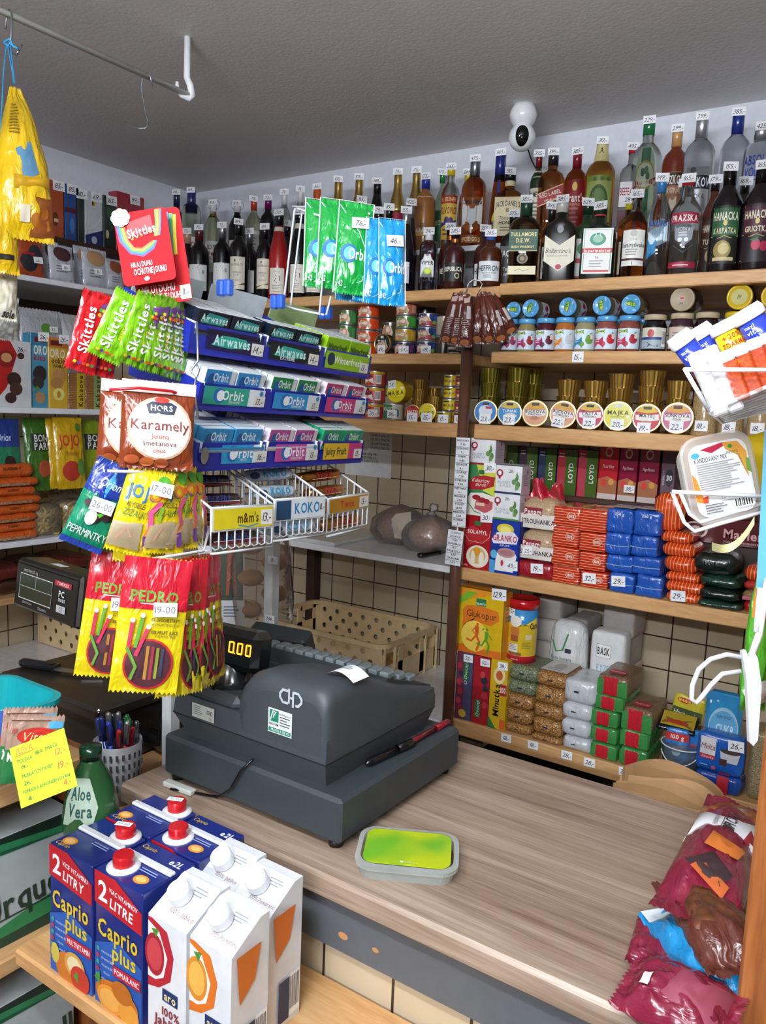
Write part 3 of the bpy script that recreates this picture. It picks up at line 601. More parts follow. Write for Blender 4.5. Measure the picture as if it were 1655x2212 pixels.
bottle(1648, 276, 'B', 72, 'abso', 'f2f6fa:t', 'd4d8dc:m', .13, [(.36, .74, 1.9, None, [('t', 'ABSOLUT', .5, .72, .26, '2440b8', 'b', .98), ('t', 'VODKA', .46, .4, .26, '2440b8', 'b', .8), ('l', .15, .16, .85, 1, .1, '5060a0')])], '425,-', 'clear vodka bottle with big blue lettering at the frame edge')
# spirits, front row
bottle(1050, 494, 'f', 46, 'short', '3a1810:g', '2a3a58:g', .14, (.10, .44, 1.9, 'dce0e0', [('t', 'HEFFRON', .5, .66, .28, '28384a', 'b', .92), ('t', 'PANAMA RUM', .5, .4, .1, '506070', 'n', .7)]), '355,-', 'dark rum bottle with pale label, behind its twin with the blue cap')
bottle(1062, 504, 'F', 53, 'short', '48200e:g', '3458a8:g', .14, (.10, .46, 1.9, 'e0e4e4', [('b', [(.02, .92), (.98, .92)], .03, '405060'), ('b', [(.02, .08), (.98, .08)], .03, '405060'), ('t', 'HEFFRON', .5, .64, .28, '28384a', 'b', .92), ('t', 'PANAMA RUM', .5, .4, .09, '506070', 'n', .7), ('l', .3, .26, .7, 2, .1, '8090a0')]), '265,-', 'dark rum bottle with pale label and blue cap, front of pair')
bottle(1112, 462, 'f', 52, 'short', '141012:g', '141214:g', .12, (.10, .56, 1.9, '18161a', [('t', 'JACK', .3, .8, .16, W_, 'b', .5), ('e', .5, .6, .16, .1, 'c0c0b8'), ('t', 'Tennessee', .5, .38, .1, W_, 'i', .7), ('t', 'WHISKEY', .5, .22, .1, W_, 'n', .6)]), '575,-', 'square black label whiskey bottle behind green label whiskey', sq=6)
bottle(1139, 432, 'F', 65, 'spirit', 'b08038:t', '1e4a38:g', .20, [(.37, .62, 1.9, '1e5038', [('t', 'TULLAMORE', .5, .78, .18, 'e8d898', 'b', .9), ('t', 'D.E.W.', .5, .5, .2, 'e8d898', 'b', .5), ('t', 'IRISH WHISKEY', .5, .2, .11, 'e8d898', 'b', .8), ('r', 0, 0, 1, .03, 'd8c880')]), (.10, .20, 1.8, 'e4dcb8', [('b', [(.25, .4), (.4, .65), (.55, .4), (.75, .6)], .015, '4a4438')]), (.22, .35, .8, None, [('e', .5, .5, .45, .45, '8a7a58'), ('e', .5, .5, .34, .34, '3a2a18'), ('e', .5, .5, .2, .2, '8a7a58')])], '385,-', 'whiskey bottle with dark green label and green cap in the front row', sq=3)
bottle(1194, 445, 'f', 40, 'spirit', 'c08038:t', '20201c:g', .2, [(.12, .5, 1.8, 'eceae2', [('t', 'JIM BEAM', .5, .78, .2, B_, 'b', .9), ('e', .62, .55, .1, .09, 'b02030'), ('t', 'BOURBON', .5, .28, .14, B_, 'n', .8)])], '395,-', 'bourbon bottle with white label, behind gap left of the cream label')
bottle(1217, 432, 'F', 68, 'short', '14120f:g', 'dcdcd0:g', .16, [(.12, .56, 1.94, None, [('p', [(0, .30), (.5, .02), (1, .30), (1, 1), (.5, .72), (0, 1)], 'ddd8c2'), ('t', "Ballantine's", .47, .58, .13, '3a3438', 'i', .85), ('t', 'BLENDED SCOTCH WHISKY', .47, .44, .045, '6a6860', 'n', .7), ('e', .5, .14, .1, .07, 'a02030')]), (.58, .68, .5, None, [('e', .5, .5, .4, .48, '8c9098')])], '385,-', 'dark whisky bottle with cream pointed label and wax seal', sq=5, dy=.62)
bottle(1272, 438, 'f', 56, 'short', '1c3a1c:g', '1a3a20:g', .14, (.10, .56, 1.86, 'e8eae4', [('e', .5, .75, .3, .18, '2a8a4a'), ('r', 0, .38, 1, .5, 'c83828'), ('r', 0, 0, 1, .05, 'b02828')]), '529,-', 'square green herb liqueur bottle, rear one of pair', sq=6, dy=.7)
bottle(1299, 446, 'F', 72, 'short', '101c14:g', '14301e:g', .12, [(.08, .68, 1.72, 'e9ece6', [('b', [(.05, .03), (.05, .97), (.95, .97), (.95, .03)], .02, '3a8a5a'), ('e', .5, .76, .27, .14, '3f9a78'), ('e', .5, .77, .17, .085, '9ac8b0'), ('b', [(.38, .8), (.44, .86), (.42, .9)], .025, 'e8ece6'), ('b', [(.62, .8), (.56, .86), (.58, .9)], .025, 'e8ece6'), ('r', 0, .46, 1, .56, 'c83840'), ('t', 'Jagermeister', .5, .51, .075, 'f6eee8', 'b', .96), ('t', '56', .5, .36, .06, 'a03040', 'n', .3), ('l', .25, .27, .75, 3, .06, 'a8a8a8'), ('r', .08, .04, .92, .08, 'c03038')]), (.86, .90, 2.2, 'c03030', [])], '385,-', 'square green herb liqueur bottle with white stag label, front', sq=6, dy=.66)
bottle(1362, 432, 'f', 44, 'spirit', 'c87830:t', 'd0c020:g', .12, (.12, .5, 1.6, 'e0dcc8', [('e', .5, .6, .2, .15, '303c70'), ('l', .2, .3, .8, 3, .1, '707068')]), '289,-', 'amber bottle with yellow cap behind the hunter whisky')
bottle(1378, 420, 'F', 54, 'slim', 'c87020:t', '201c1c:g', .06, [(.14, .56, 1.9, 'e2e4dc', [('e', .5, .9, .14, .1, 'b8b8b0'), ('t', 'ZITNA', .5, .74, .06, '808078', 'n', .3), ('t', 'Stara myslivecka', .5, .58, .12, '33302c', 'b', .96), ('l', .2, .44, .8, 3, .07, '909088'), ('r', 0, .15, 1, .21, '4a1a20'), ('t', '1', .5, .07, .1, '333333', 'b')])], '165,-', 'amber hunter whisky bottle with grey-white label and black cap', fill=.78)
bottle(1432, 385, 'F', 49, 'slim', CL, '3a86c8:g', .15, [(.14, .62, 1.8, None, [('p', [(0, .1), (.3, .3), (1, .45), (1, .85), (0, .65)], 'd0e4f0'), ('p', [(0, .08), (.45, .2), (.45, .48), (0, .5)], '3a8ac0'), ('t', 'HANACKA', .5, .82, .13, '2a6aa8', 'b', .95), ('t', 'VODKA', .5, .64, .1, '6a9ac0', 'n', .6), ('b', [(.4, .25), (.5, .45), (.6, .3), (.72, .5), (.8, .28)], .025, '1a4a80')])], '149,-', 'clear vodka bottle with sky blue cap and blue print')
bottle(1481, 395, 'f', 40, 'slim', CL, '3a86b8:g', .14, None, '2,-', 'clear bottle with blue cap behind the red-capped vodka')
bottle(1489, 387, 'F', 67, 'slim', CL, 'c02030:g', .075, [(.52, .63, 1.86, '9a2038', [('t', 'PRAZSKA', .5, .5, .6, 'f2ece8', 'b', .9)]), (.22, .50, 1.5, None, [('p', [(.1, 1), (.9, 1), (.85, .5), (.5, .2), (.15, .5)], '8e949c'), ('t', 'VODKA', .5, .86, .14, 'e8eaec', 'n', .5), ('e', .36, .48, .09, .08, 'e4e8ea'), ('e', .62, .48, .09, .08, 'e4e8ea'), ('l', .3, .72, .7, 2, .1, 'd8dce0'), ('b', [(.1, .28), (.5, .02), (.9, .28)], .04, '4a525c')]), (.07, .13, 1.86, '9a2038', [('l', .2, .35, .8, 1, .5, 'e0c0c8')])], '165,-', 'clear vodka bottle with red cap and wine-red bands')
han = lambda c, n: [('r', 0, .48, 1, .96, c), ('t', 'HANACKA', .5, .82, .14, 'e8e2c8', 'b', .9), ('e', .5, .7, .07, .05, 'd8c070'), ('t', n, .5, .57, .1, 'e0d8b0', 'b', .8), ('b', [(0, .97), (1, .97)], .02, 'd8b860'), ('b', [(0, .48), (.3, .44), (.5, .48), (.7, .44), (1, .48)], .02, 'd8b860'), ('b', [(0, .03), (1, .03)], .02, 'd8b860')]
bottle(1547, 388, 'f', 44, 'slim', '5a2818:g', '201818:g', .12, (.08, .60, 1.8, '2a1c1c', han('4a2a20', 'TUZEM') + [('e', .5, .3, .2, .12, 'a89068')]), '179,-', 'brown local rum bottle behind the green label liqueur')
bottle(1580, 362, 'F', 66, 'slim', '120c10:g', 'd8dce0:t', .26, (.08, .62, 1.8, '1c1a18', han('2a5a38', 'KARPATKA') + [('e', .45, .24, .3, .16, '9a8a50'), ('e', .5, .26, .18, .1, 'c8b880'), ('r', .15, .05, .85, .11, 'c8b888')]), '155,-', 'dark liqueur bottle with green label and glassy clear neck', )
bottle(1612, 392, 'f', 42, 'slim', '241414:g', '181414:g', .13, (.08, .60, 1.8, '201818', han('30241c', 'GRIOTKA')), '169,-', 'dark liqueur bottle behind, between the green and plum labels')
bottle(1650, 358, 'F', 70, 'slim', '1a0c12:g', 'c8c0c0:t', .24, (.08, .62, 1.8, '241a20', han('4a2030', 'GRIOTKA') + [('e', .5, .3, .14, .1, 'b83050'), ('e', .75, .27, .12, .09, 'a82848'), ('p', [(.3, .38), (.6, .44), (.5, .34)], '3a7a50')]), '165,-', 'dark cherry liqueur bottle with plum label at the frame edge')
from mathutils import noise as mnoise
# ---------------------------------------------------------------- makers for packed goods
def BX(xl, yt, xr, yb, Y):
    xm, ym = (xl + xr) / 2, (yt + yb) / 2
    return PY(xl, ym, Y).x, PY(xr, ym, Y).x, PY(xm, yb, Y).z, PY(xm, yt, Y).z
def softbox(mb, w, d, h, r, ms, nz=0.0, seed=0, n=10, bul=0.0, c=(0, 0, 0)):
    """soft-edged pack: x centred, y 0..d, z 0..h"""
    H = Vector((w / 2, d / 2, h / 2)); r = min(r, H.x * .95, H.y * .95, H.z * .95); I = H - Vector((r, r, r))
    for ax in range(3):
        for sg in (-1, 1):
            def fn(u, v, ax=ax, sg=sg):
                q = [0, 0, 0]; q[ax] = sg; q[(ax + 1) % 3] = math.sin((u - .5) * PI) * 1; q[(ax + 2) % 3] = math.sin((v - .5) * PI) * 1
                p = Vector((q[0] * H.x, q[1] * H.y, q[2] * H.z))
                k = Vector((max(-I.x, min(I.x, p.x)), max(-I.y, min(I.y, p.y)), max(-I.z, min(I.z, p.z))))
                e = p - k; p = k + (e.normalized() * r if e.length > 1e-9 else e)
                if bul: p += Vector((q[0] * bul * (1 - q[1] ** 2) * (1 - q[2] ** 2), q[1] * bul * (1 - q[0] ** 2) * (1 - q[2] ** 2), q[2] * bul * .5 * (1 - q[0] ** 2) * (1 - q[1] ** 2)))
                if nz: p += mnoise.noise_vector(Vector((p.x * 42 + seed * 7.1, p.y * 42, p.z * 42 + seed))) * nz
                return (p.x + c[0], p.y + d / 2 + c[1], p.z + h / 2 + c[2])
            mb.grid(fn, n, n, ms, True, sg < 0)
def zpole(label): return label
def part(parent, name, fn, label=None):
    m = MB(); m.lw = .0004; fn(m); o = m.build(name, parent)
    if label: o['label'] = label
    return o
def can(label, X, Y, z, r, h, col, ops, tagt=None, grp=None, top='c8ccd0:m', rz=None, name='can', side=1.0, tagpos=(0, .35), cat='can', rot=None):
    t = thing(name, label, cat, (X, Y, z), facecam((X, Y), .8) if rz is None else rz, grp, rot)
    b = MB(); b.lathe([(r * .96, 0, top), (r * 1.0, .002, top), (r, .004, col), (r, h - .004, top), (r * 1.0, h - .002, top), (r * .97, h, top), (r * .93, h - .002, top), (0, h - .002)], col, 28)
    b.build('tin', t)
    if ops:
        m = MB(); m.lw = .0003; S = cyl(r + .0002, 2.2 * r, .005, h - .010); S.n = 12; m.art(S, ops); m.build('label', t)
    if tagt:
        S = cyl(r + .0012, .034, tagpos[1] * h - .012, .026, tagpos[0]); price(t, tagt, S)
    return t
def cstack(xc, w, ytop, Y, zb, cans, name='can', cat='can', hh=None):
    P0 = PY(xc, ytop, Y); n = len(cans); d = depth((P0.x, Y, (zb + P0.z) / 2)); r = w * d / FPX / 2; h = (P0.z - zb) / n if hh is None else hh
    for i, (col, ops, label, tagt) in enumerate(cans):
        dx = (i * 37 % 5 - 2) * .0006
        can(label, P0.x + dx, Y, zb + i * h, r, h - .0004, col, ops, tagt, name=name, cat=cat)
    return P0.x, r, h
# ---------------------------------------------------------------- jars on the right jar shelf
def jar(label, X, Y, z, r, h, food, lid, ops, labcol, name='jar', rot=None, rz=None, lidops=None, grp=None):
    t = thing(name, label, 'jar', (X, Y, z), facecam((X, Y), .8) if rz is None else rz, grp, rot)
    part(t, 'glass', lambda m: m.lathe([(r * .9, 0), (r, .004), (r, h * .66), (r * .95, h * .73), (r * .84, h * .80), (r * .82, h * .86)], food, 24))
    def lidf(m):
        m.lathe([(r * .88, h * .85), (r * .93, h * .86), (r * .93, h * .97), (r * .88, h), (r * .80, h), (r * .78, h - .0008), (0, h - .0008)], lid, 28)
        if lidops:
            m.lw = .0003; S = flat((0, -r * .8, h - .0006), (1, 0, 0), (0, 1, 0), 1.6 * r, 1.6 * r); m.art(S, lidops)
    part(t, 'lid', lidf)
    if ops is not None:
        def lf(m):
            S = cyl(r + .0003, 2.3 * r, h * .08, h * .56); S.n = 12; m.prect(S, 0, 0, 1, 1, labcol); m.art(S, ops)
        part(t, 'label', lf)
    return t
hello = lambda a, c2: [('p', [(.06, .86), (.1, .74), (.48, .78), (.46, .96), (.1, .97)], '2a7a3a'), ('t', 'HELLO', .28, .86, .13, 'e8e03a', 'b', .36), ('p', [(.02, .05), (.45, .05), (.4, .6), (.02, .65)], a), ('l', .05, .55, .35, 3, .1, 'f0f0f0'), ('e', .42, .25, .1, .13, c2), ('e', .70, .45, .16, .2, c2), ('e', .80, .62, .09, .12, 'e8d8c8'), ('e', .66, .62, .08, .1, c2), ('p', [(.7, .7), (.85, .82), (.74, .8)], '3f8f3a')]
hl = [('p', [(.18, .42), (.8, .34), (.86, .6), (.5, .74), (.2, .62)], '2a7a3a'), ('t', 'HELLO', .5, .52, .17, 'e8e03a', 'b', .56), ('e', .2, .8, .1, .05, '9cc8e8'), ('e', .8, .2, .12, .05, '9cc8e8'), ('e', .75, .82, .08, .04, '9cc8e8'), ('e', .25, .2, .08, .04, '9cc8e8')]
BLID = '5aa4d8:g'
JY = 2.30
jars = [(1104, 690, 36, '5a4a3a:g', 'grey-brown fruit puree jar half behind the hanging coffee bags', 'b03070', 'a03060'),
        (1140, 690, 40, '8f8458:g', 'pear puree jar, first from the hanging coffee bags', 'b83a80', 'a02038'),
        (1181, 688.5, 43, '4a1420:g', 'maroon cherry puree jar among the blue-lidded jars', 'b83a80', '601830'),
        (1223, 687, 44, 'b0682a:g', 'orange carrot puree jar among the blue-lidded jars', 'e88a20', 'c0c8d0'),
        (1267, 686, 45, '97906a:g', 'pale green apple puree jar among the blue-lidded jars', '2a8ac0', '6a9a3a'),
        (1313, 684, 47, '8a4a40:g', 'pinkish brown puree jar with strawberry red label, left of its lookalike', 'c83a60', 'c02030'),
        (1362, 683, 48, '84463a:g', 'pinkish brown puree jar beside the dark beige-lidded jar', 'c83a60', 'a82838')]
zt_j = None
for px, yt, w, food, lb, a, c2 in jars:
    P = PY(px, yt, JY); r = w * depth((P.x, JY, ZJ + .04)) / FPX / 2; h = P.z - ZJ; zt_j = h
    jar(lb, P.x, JY, ZJ, r, h, food, BLID, hello(a, c2), 'd0e2f0')
P = PY(1417, 681, JY); r = 25.5 * depth((P.x, JY, ZJ + .04)) / FPX
jar('black plum jam jar with beige wood-look lid and landscape label', P.x, JY, ZJ, r, P.z - ZJ, '100c12:g', 'b8a888', [('r', 0, .55, 1, 1, 'd0d0c0'), ('e', .4, .72, .12, .2, 'c05050'), ('r', 0, .42, 1, .55, '2a4a80'), ('r', 0, 0, 1, .42, 'a0b0b8'), ('p', [(0, .05), (.3, .3), (.6, .1), (1, .3), (1, 0), (0, 0)], '304858'), ('x', .8, .1, .98, .9)], 'c8ccc0')
P = PY(1475, 678, JY + .01); r = 26 * depth((P.x, JY, ZJ + .04)) / FPX
jar('purple jam jar with beige lid under the leaning beige lid jar', P.x, JY + .01, ZJ, r, P.z - ZJ, '38202c:g', 'b8a888', [('l', .2, .7, .8, 4, .14, '907a70')], 'cbb8a8')
P = PY(1530, 676, JY + .02)
jar('dark jam jar with beige lid behind the vitamin tubes', P.x, JY + .02, ZJ, r, P.z - ZJ, '20141a:g', 'b8a888', [], 'c8b8a8')
P = PY(1594, 675, JY + .02)
jar('mustard jar with yellow lid, nearest the vitamin tubes', P.x, JY + .02, ZJ, r, P.z - ZJ, '8a6a20:g', 'd8b820:g', [], 'e0d8a0')
P = PY(1655, 676, JY + .02)
jar('mustard jar with yellow lid at the right frame edge', P.x, JY + .02, ZJ, r, P.z - ZJ, '8a6a20:g', 'd8b820:g', [], 'e0d8a0')
for i, px in enumerate((1126, 1162, 1205, 1247, 1292, 1340, 1390)):       # second row, only blue lids show between the front ones
    P = PY(px, 690, JY + .088)
    jar('puree jar with blue lid in the second row behind the front jars', P.x, JY + .088, ZJ, .031, zt_j, ('8f8458:g', '4a1420:g', 'b0682a:g')[i % 3], BLID, [], 'd0e2f0', grp='second row of blue-lidded jars')
ljar = [(1108, 670, 17, 0, 'lying jar, blue lid outward, nearest the hanging coffee bags'), (1145, 669.5, 19, 1.3, 'lying jar with blue lid outward and upright green logo, second from the coffee bags'),
        (1225.5, 668, 19.7, 1.4, 'lying jar with blue lid outward above the orange carrot jar'), (1299, 665.5, 20.5, 1.75, 'lying jar with blue lid outward, logo on its side above the strawberry jar'), (1362, 662.5, 21, -.2, 'lying jar with blue lid outward above the rightmost puree jar')]
for px, py, rp, ro, lb in ljar:
    P = PY(px, py, 2.275); rr = rp * depth(P) / FPX / .93; L = .085
    jar(lb, P.x, 2.275 + L, ZJ + zt_j + rr + .0008, rr, L, '6a5a3c:g', BLID, hello('b83a80', 'a02038'), 'd0e2f0', rot=Matrix.Rotation(PI / 2, 4, 'X').to_3x3().__matmul__(Matrix.Rotation(ro, 3, 'Z')).to_euler(), lidops=hl)
for px, py, rp, lid, lb, ops in ((1473, 652.7, 26, 'a89a80', 'lying jam jar, round beige wood-look lid outward with red stamp', [('r', .38, .46, .62, .62, 'd8a8a0'), ('r', .41, .49, .59, .59, 'b03a48'), ('t', '34', .46, .3, .14, '20202a', 'h')]), (1597, 647, 27, 'd0b020:g', 'lying jar with round yellow lid outward above vitamin tubes', [('e', .5, .5, .36, .36, 'b8b060'), ('t', '19', .5, .5, .2, '20202a', 'h')]), (1672, 645, 27, 'd0b020:g', 'lying jar with round yellow lid cut by the right frame edge', [])):
    P = PY(px, py, 2.275); rr = rp * depth(P) / FPX / .93; L = .09
    zj = PY(1472, 678, JY + .01).z
    jar(lb, P.x, 2.275 + L, max(P.z, zj + rr * 1.0), rr, L, '28181c:g', lid, None, '', rot=(PI / 2, 0, 0), lidops=ops)
S = flat((PY(1249, 768, YF - .001).x - sh_j1.location.x, YF - .0008 - sh_j1.location.y, .003), (1, 0, 0), (0, 0, 1), .034, .030); price(sh_j1, '15,-', S)
# ---------------------------------------------------------------- tuna cans left of the pole
LJ = ZJ - .003; PYc = 2.345
tuna = [('p', [(.1, 0), (.62, 0), (.66, .4), (.5, .9), (.2, .9), (.05, .5)], 'd8b898'), ('e', .35, .5, .2, .36, 'b88868'), ('e', .4, .55, .1, .2, 'e8d0b8')]
def tun(name, c, x=[]): return tuna + [('t', name, .16, .6, .3, 'f0f0f0', 'b', .3), ('r', .78, .1, 1, .9, c)] + x
cstack(752, 40, 671, 2.36, LJ, [('3a7a40:g', tun('Tuna', '4a9a50'), 'green tuna can, lowest of the stack behind lime gum carton', None), ('3a7a40:g', tun('Tuna', '4a9a50'), 'green tuna can, middle of the stack behind lime gum carton', None), ('3a7a40:g', tun('Tuna', '4a9a50'), 'green tuna can, topmost of its stack', None)])
tops = ['bottom can with price', 'second can from below', 'third can from below', 'topmost can']
cstack(798, 48, 661, 2.36, LJ, [('d8481c:g', tun('Tuna', 'd8481c'), 'orange-red tuna can stack, ' + tops[i], '34,-' if i == 0 else None) for i in range(4)])
mix = [('3a3060:g', '6a3a6a', 'blue and violet'), ('c8a020:g', 'd8b030', 'yellow'), ('3a9030:g', '4aa840', 'green'), ('b0604a:g', 'c89078', 'pink-brown')]
X_, r_, h_ = cstack(879.5, 46, 655, PYc, LJ, [(c, [('p', [(0, .02), (.6, .02), (.6, .5), (0, .5)], 'd88a28'), ('e', .12, .25, .08, .2, 'c83020'), ('e', .35, .3, .1, .2, 'e0b020'), ('e', .5, .2, .08, .16, '58a030')] + tun('Tuna', d), lb + ' label vegetable tuna can in the mixed stack of four', '44,-' if i == 0 else None) for i, (c, d, lb) in enumerate(mix)])
cstack(926.5, 46, 678, PYc + .01, LJ, [('28407a:g', tun('Tuna', '304a90', [('e', .6, .2, .12, .2, 'b82830'), ('e', .8, .25, .1, .18, '70a040'), ('r', 0, 0, 1, .1, 'a02838')]), 'navy tuna can, %s of the stack of three' % q, '48,-' if q == 'bottom' else None) for q in ('bottom', 'middle', 'top')])
cstack(921, 44, 662, 2.455, LJ, [('2c2426:g', None, 'dark can in the back pile behind the navy tuna cans, %s' % q, None) for q in ('lowest', 'second from below', 'third from below', 'topmost')])
P = PY(831, 736, 2.30); rr = 21.5 * depth(P) / FPX
t = can('round black tuna can standing on its rim, gold edge', P.x, 2.32, LJ + rr, rr, .036, '26221e:g', None, None, top='c0a868:m', rot=(PI / 2, 0, 0))
def fr(m):
    S = flat((0, -rr * .9, .0348), (1, 0, 0), (0, 1, 0), 1.8 * rr, 1.8 * rr); m.pell(S, .5, .5, .48, .48, '1c1a1a:g'); m.pell(S, .5, .34, .4, .24, 'c09878'); m.ptext(S, 'TUNA', .5, .62, .2, 'e0d8c0', 'b', .6); m.prect(S, .4, .8, .6, .94, 'd0d0d0'); m.pell(S, .6, .36, .16, .1, 'd8b8a0')
part(t, 'face', fr)
price(t, '49,-', flat((0, -rr * 1.02, .037), (1, 0, 0), (0, 1, 0), .03, .03))
cstack(845, 40, 697, 2.415, LJ, [('4a4a38:g', tun('', '5a5a40'), 'olive tuna can behind the standing black can, lower', None), ('4a4a38:g', tun('', '5a5a40'), 'olive tuna can behind the standing black can, upper', None)])
cstack(963, 40, 684, 2.37, LJ, [('3a3028:g', None, 'dark oval fish can behind the hanging coffee bags, lower', None), ('b0a890:g', None, 'dark oval fish can behind the hanging coffee bags, upper', None)])
cstack(990, 44, 742, 2.30, LJ, [('181818:g', [('r', 0, .3, 1, .7, 'd8d0b8'), ('x', .5, .1, .9, .9)], 'flat black fish can under the hanging coffee bags', None)], name='fish_can')
# ---------------------------------------------------------------- yellow and gold cans left of the pole
LP = ZP - .002
mat_ = lambda: [('r', 0, .84, 1, 1, 'd8b020'), ('r', .02, .84, .3, .98, B_), ('t', 'MATEJ', .22, .66, .2, '28304a', 'b', .4), ('e', .2, .25, .16, .16, 'c85a30'), ('p', [(0, .1), (.5, .1), (.42, .55), (0, .5)], 'f0e8e0'), ('t', 'MATEJ', .2, .62, .18, '28304a', 'b', .36), ('x', .55, .1, .8, .8)]
x0, r0, h0 = cstack(812, 46, 801, 2.36, LP, [('c84038:g', mat_(), 'red and yellow meat can, bottom of the stack of three', '26,-'), ('c84038:g', mat_(), 'red and yellow meat can, middle of the stack of three', None), ('c84038:g', mat_(), 'red and yellow meat can, top of the stack of three', None)])
x1, r1, h1 = cstack(851, 44, 871, 2.335, LP, [('d8d4c0:g', [('r', 0, 0, .5, 1, '2a7a4a'), ('t', 'MASO', .3, .7, .3, 'e8e8e0', 'b', .5), ('e', .7, .4, .12, .3, '3a7a9a')], 'white and green meat can under the big yellow can', '36,-')])
P = PY(855, 847, 2.30); rr = 24 * depth(P) / FPX
t = can('big yellow pate can lying on the white and green can', P.x, 2.30 + .05, LP + h1 + rr + .001, rr, .05, 'b08a20:g', None, None, top='d8c020:g', rot=(PI / 2, 0, 0))
maj = [('e', .5, .5, .46, .46, 'e8d81c:g'), ('t', 'MAJKA', .5, .45, .2, '4a3a20', 'b', .82, .12), ('b', [(.2, .28), (.5, .22), (.8, .3)], .02, 'a09020'), ('e', .82, .68, .07, .07, 'f0f0e0')]
def fr(m):
    S = flat((0, -rr, .0486), (1, 0, 0), (0, 1, 0), 2 * rr, 2 * rr); m.art(S, maj)
part(t, 'face', fr); price(t, '24,-', flat((-.012, rr * .25, .0515), (1, .15, 0), (-.15, 1, 0), .032, .028))
def cup(label, X, Y, z, r, h, lidops=None, tagt=None, rot=None, rz=0, name='pate_cup', tagp=(0, -.55), foil='b89448:m', grp=None, lid='c8a860:m'):
    t = thing(name, label, 'pate', (X, Y, z), rz, grp, rot)
    def body(m):
        vs = []; N = 44
        for q, zz in ((.80, 0), (.97, h - .0015)):
            for i in range(N):
                a = 2 * PI * i / N; k = r * q * (1 + (.018 if i % 2 else -.018)); vs.append((k * math.cos(a), k * math.sin(a), zz))
        m.add(vs, [(i, (i + 1) % N, N + (i + 1) % N, N + i) for i in range(N)] + [tuple(range(N))[::-1]], foil)
    part(t, 'cup', body)
    def lidf(m):
        m.lathe([(r * .97, h - .0016), (r * 1.06, h - .0012), (r * 1.06, h - .0002), (r, h), (0, h)], lid, 32)
        if lidops:
            m.lw = .0003; S = flat((0, -r, h), (1, 0, 0), (0, 1, 0), 2 * r, 2 * r); m.art(S, lidops)
    part(t, 'lid', lidf)
    if tagt: price(t, tagt, flat((tagp[0] * r, tagp[1] * r - .016, h + .0006), (1, 0, 0), (0, 1, 0), .036, .030))
    return t
def cupstack(xc, w, ytop, Y, zb, n, label, foil='b89448:m'):
    P0 = PY(xc, ytop, Y); d = depth((P0.x, Y, zb)); r = w * d / FPX / 2 / 1.06; h = (P0.z - zb) / n; nm = ['lowest', 'second from below', 'third from below', 'fourth from below', 'top']
    for i in range(n):
        cup('%s, %s' % (label, nm[i] if i < n - 1 or n > 4 else ('topmost' if n > 1 else 'single')), P0.x + (i % 2 - .5) * .001, Y, zb + i * h, r, h - .0003, rz=i * .4, foil=foil)
cupstack(908.5, 38, 820, 2.40, LP, 4, 'gold foil cup in the tall stack left of the yellow can tower')
cupstack(937, 36, 838, 2.47, LP, 3, 'gold foil cup in the rear stack by the yellow can tower')
cupstack(941, 34, 856, 2.38, LP, 2, 'gold foil cup between round yellow lid and can tower')
ylw = [('r', .05, .8, .5, .95, B_), ('t', 'MAJKA', .4, .45, .3, '5a4a20', 'b', .7), ('e', .82, .62, .09, .16, '8a98c0')]
mtj = [('r', 0, .8, 1, 1, 'd8b020'), ('r', .05, .8, .6, .96, B_), ('t', 'MATEJ', .45, .55, .26, '28304a', 'b', .7), ('e', .4, .2, .2, .14, 'e0c8b0')]
cstack(960.5, 32, 888, 2.295, LP, [('d0b818:g', ylw, 'small yellow pate can, front bottom one with price', '15,-')])
hs = PY(961, 888, 2.295).z - LP
cstack(976, 32, 809, 2.345, LP, [('d0b818:g', ylw, 'small yellow pate can in the leaning tower, ' + q, None) for q in ('lowest', 'second from below', 'third from below', 'topmost')])
cstack(999, 28, 809, 2.31, LP, [('c84a30:g', mtj, 'small red meat can by the brown pole, ' + q, '15,-' if q == 'lowest' else None) for q in ('lowest', 'second from below', 'third from below', 'topmost')])
def lidcup(px, py, rp, ops, tagt, label, tagp=(0, -.55), Y=2.262, foil='b89448:m', zb=LP, ry=0.0, dep=.034):
    P = PY(px, py, Y); r = rp * depth(P) / FPX / 1.06
    R = Matrix.Rotation(facecam((P.x, Y), .5), 3, 'Z') @ Matrix.Rotation(PI / 2 - .06, 3, 'X') @ Matrix.Rotation(ry, 3, 'Z')
    cup(label, P.x, Y + dep, zb + r * 1.062, r, dep, ops, tagt, rot=R.to_euler(), tagp=tagp, foil=foil)
hm = ('r', .36, .80, .64, .90, B_)
lidcup(885.6, 888, 17.5, [('e', .5, .5, .48, .48, 'c83028:g'), hm, ('t', 'MATEJ', .5, .58, .17, 'f0ece4', 'b', .7), ('e', .5, .3, .2, .12, 'e8d8c0')], '15,-', 'small red standing lid between green can and round yellow lid', Y=2.275)
lidcup(917, 890.7, 20, maj, '15,-', 'round yellow standing lid left of the brown pole', Y=2.275)
# ---------------------------------------------------------------- gold cups right of the pole
GO = '8c8430:m'
cupstack(1063, 50, 796, 2.37, ZP, 4, 'olive-gold foil cup in the first tall stack right of the pole', GO)
cupstack(1121, 53, 794, 2.365, ZP, 4, 'olive-gold foil cup in the second tall stack right of the pole', GO)
cupstack(1153, 48, 799, 2.465, ZP, 4, 'olive-gold foil cup in the stack set back behind the second stack', GO)
cupstack(1231, 55, 821, 2.37, ZP, 3, 'gold foil cup in the short stack behind the first salmon lid')
cupstack(1289, 56, 823, 2.365, ZP, 3, 'gold foil cup in the stack behind the magenta lid')
cupstack(1344, 58, 808, 2.36, ZP, 4, 'gold foil cup in the stack behind the yellow-green lid')
cupstack(1411, 60, 801, 2.365, ZP, 4, 'gold foil cup in the stack behind the red lid')
cupstack(1469, 55, 823, 2.36, ZP, 3, 'gold foil cup in the stack behind the pink lid')
